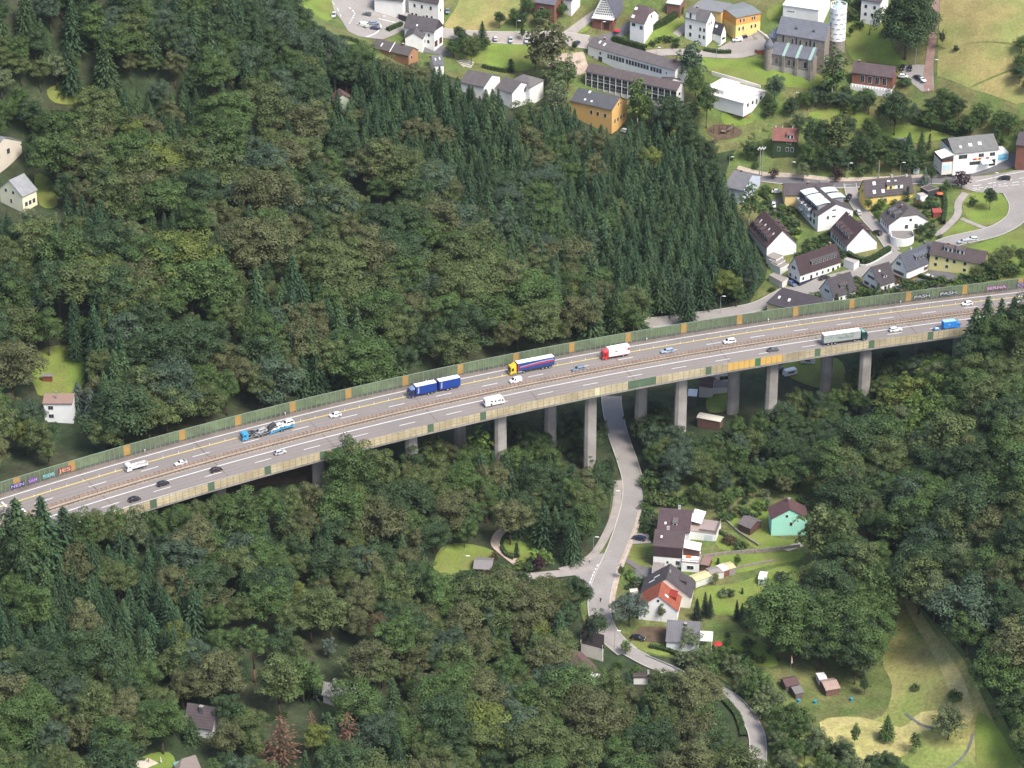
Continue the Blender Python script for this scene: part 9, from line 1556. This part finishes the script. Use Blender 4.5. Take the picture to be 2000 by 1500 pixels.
def place_words(t):
    u, v = t["u"], t["v"]; b = min(LAND, key=lambda l: (l[0] - u) ** 2 + (l[1] - v) ** 2); dx, dy = u - b[0], v - b[1]
    far = "" if math.hypot(dx, dy) > 230 else ""
    if abs(dx) > abs(dy) * 1.2: rel = "right of" if dx > 0 else "left of"
    else: rel = "below" if dy > 0 else "above"
    return far.strip() + (" " if far else "") + rel + " the " + b[2]
REG = {}
for t in TREES:
    if not t["ind"] or t["label"]: continue
    ref = {"broad": 15, "beech": 25, "spruce": 18, "birch": 13, "shrub": 3, "willow": 6.5, "pine": 18, "dead": 12, "cedar": 11, "column": 5}[t["kind"]]; sz = "tall " if t["h"] > ref * 1.12 else "small " if t["h"] < ref * 0.85 else ""
    lb = sz + TW[t["tint"]] + " " + KN[t["kind"]][1] + " " + place_words(t); REG.setdefault(lb, []).append(t)
ORD = ["", "first", "second", "third", "fourth", "fifth", "sixth", "seventh", "eighth", "ninth", "tenth", "eleventh", "twelfth", "thirteenth", "fourteenth", "fifteenth", "sixteenth", "seventeenth", "eighteenth", "nineteenth", "twentieth"]
for lb, L in REG.items():
    L.sort(key=lambda t: t["u"])
    for i, t in enumerate(L):
        if len(lb.split()) > 13: lb = lb.replace("small ", "", 1).replace("tall ", "", 1)
        if len(L) == 1: t["label"] = lb
        elif i == 0: t["label"] = "leftmost " + lb
        elif i == len(L) - 1: t["label"] = "rightmost " + lb
        else: t["label"] = (ORD[i + 1] if i + 1 < len(ORD) else "another") + " from left " + lb
GRP = {"beech": "beeches", "broad": "broadleaf trees of the woods and gardens", "spruce": "spruces of the woods and gardens", "birch": "birches", "shrub": "bushes in gardens and on banks", "willow": "willows", "pine": "pines", "dead": "dead conifers", "cedar": "cedars", "column": "columnar conifers"}
REST = {k: [] for k in PROTO}
for t in TREES:
    col = tuple(c * t["jit"] for c in T[t["tint"]]); c, tr, ph, pr = PROTO[t["kind"]][t["idx"]]
    if not t["ind"]: REST[t["kind"]].append(t); continue
    nm, _, cat_ = KN[t["kind"]]
    root = tag(empty(nm, (t["x"], t["y"], t["z"]), t["rz"]), t["label"], cat_, GRP[t["kind"]]); root.scale = (t["sx"], t["sx"], t["sz"])
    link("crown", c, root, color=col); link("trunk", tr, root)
# the rest of each wood: one object that instances whole trees on points
def wood(name, label, kind, L):
    if not L: return
    key = {}; coll = bpy.data.collections.new(name + "_parts")
    for n, (i, tn) in enumerate(sorted({(t["idx"], t["tint"]) for t in L})):
        c, tr, ph, pr = PROTO[kind][i]; me_ = c.copy(); bm2 = bmesh.new(); bm2.from_mesh(me_); k = len(bm2.faces); bm2.from_mesh(tr); bm2.faces.ensure_lookup_table()
        for f in bm2.faces[k:]: f.material_index = 1
        me_.materials.clear(); me_.materials.append(leaf_mat("leaf_" + tn, T[tn])); me_.materials.append(tr.materials[0]); bm2.to_mesh(me_); bm2.free()
        o = bpy.data.objects.new("%s_%03d" % (name, n), me_); coll.objects.link(o); key[(i, tn)] = n
    me = bpy.data.meshes.new(name); me.from_pydata([(t["x"], t["y"], t["z"]) for t in L], [], [])
    a = me.attributes.new("rz", 'FLOAT', 'POINT'); a.data.foreach_set("value", [t["rz"] for t in L])
    a = me.attributes.new("idx", 'INT', 'POINT'); a.data.foreach_set("value", [key[(t["idx"], t["tint"])] for t in L])
    a = me.attributes.new("scl", 'FLOAT_VECTOR', 'POINT'); a.data.foreach_set("vector", [q for t in L for q in (t["sx"], t["sx"], t["sz"])])
    o = tag(link(name, me), label, "wood", kind="stuff"); ng = bpy.data.node_groups.new(name, 'GeometryNodeTree')
    ng.interface.new_socket("Geometry", in_out='INPUT', socket_type='NodeSocketGeometry'); ng.interface.new_socket("Geometry", in_out='OUTPUT', socket_type='NodeSocketGeometry')
    N = ng.nodes; K = ng.links; gi = N.new("NodeGroupInput"); go = N.new("NodeGroupOutput"); ip = N.new("GeometryNodeInstanceOnPoints"); ci = N.new("GeometryNodeCollectionInfo"); ci.inputs["Collection"].default_value = coll; ci.inputs["Separate Children"].default_value = True; ci.inputs["Reset Children"].default_value = True
    def attr(nm, ty): q = N.new("GeometryNodeInputNamedAttribute"); q.data_type = ty; q.inputs["Name"].default_value = nm; return q.outputs[0]
    K.new(gi.outputs[0], ip.inputs["Points"]); K.new(ci.outputs[0], ip.inputs["Instance"]); ip.inputs["Pick Instance"].default_value = True; K.new(attr("idx", 'INT'), ip.inputs["Instance Index"])
    cx = N.new("ShaderNodeCombineXYZ"); K.new(attr("rz", 'FLOAT'), cx.inputs[2]); er = N.new("FunctionNodeEulerToRotation"); K.new(cx.outputs[0], er.inputs[0]); K.new(er.outputs[0], ip.inputs["Rotation"]); K.new(attr("scl", 'FLOAT_VECTOR'), ip.inputs["Scale"]); K.new(ip.outputs[0], go.inputs[0])
    md = o.modifiers.new("trees", 'NODES'); md.node_group = ng
wood("broadleaf_wood", "broadleaf woods on the hillside behind the bridge and the smaller crowns between", "broad", REST["broad"])
wood("spruce_wood", "dark spruce stand behind the bridge and the smaller spruces between", "spruce", REST["spruce"])
wood("bushes", "smaller bushes of the gardens and banks", "shrub", REST["shrub"])
wood("birch_wood", "smaller birches between the other trees", "birch", REST["birch"])
wood("willow_scrub", "smaller willows beside the lower road", "willow", REST["willow"])
# ------------------------------------------------------------ haze in the valley air
mb = MB(); mb.box(-1550, 1550, -350, 3250, float(GZ.min()) - 1.0, CAM_Z + 6)
hm_ = bpy.data.materials.new("haze"); hm_.use_nodes = True; N = hm_.node_tree.nodes; N.remove(N["Principled BSDF"]); pv = N.new("ShaderNodeVolumePrincipled")
pv.inputs["Color"].default_value = (0.80, 0.88, 1.0, 1); pv.inputs["Density"].default_value = HAZE; hm_.node_tree.links.new(pv.outputs[0], N["Material Output"].inputs["Volume"])
tag(mb.build("haze", hm_), "faint bluish summer haze filling the valley air", "haze", kind="stuff")
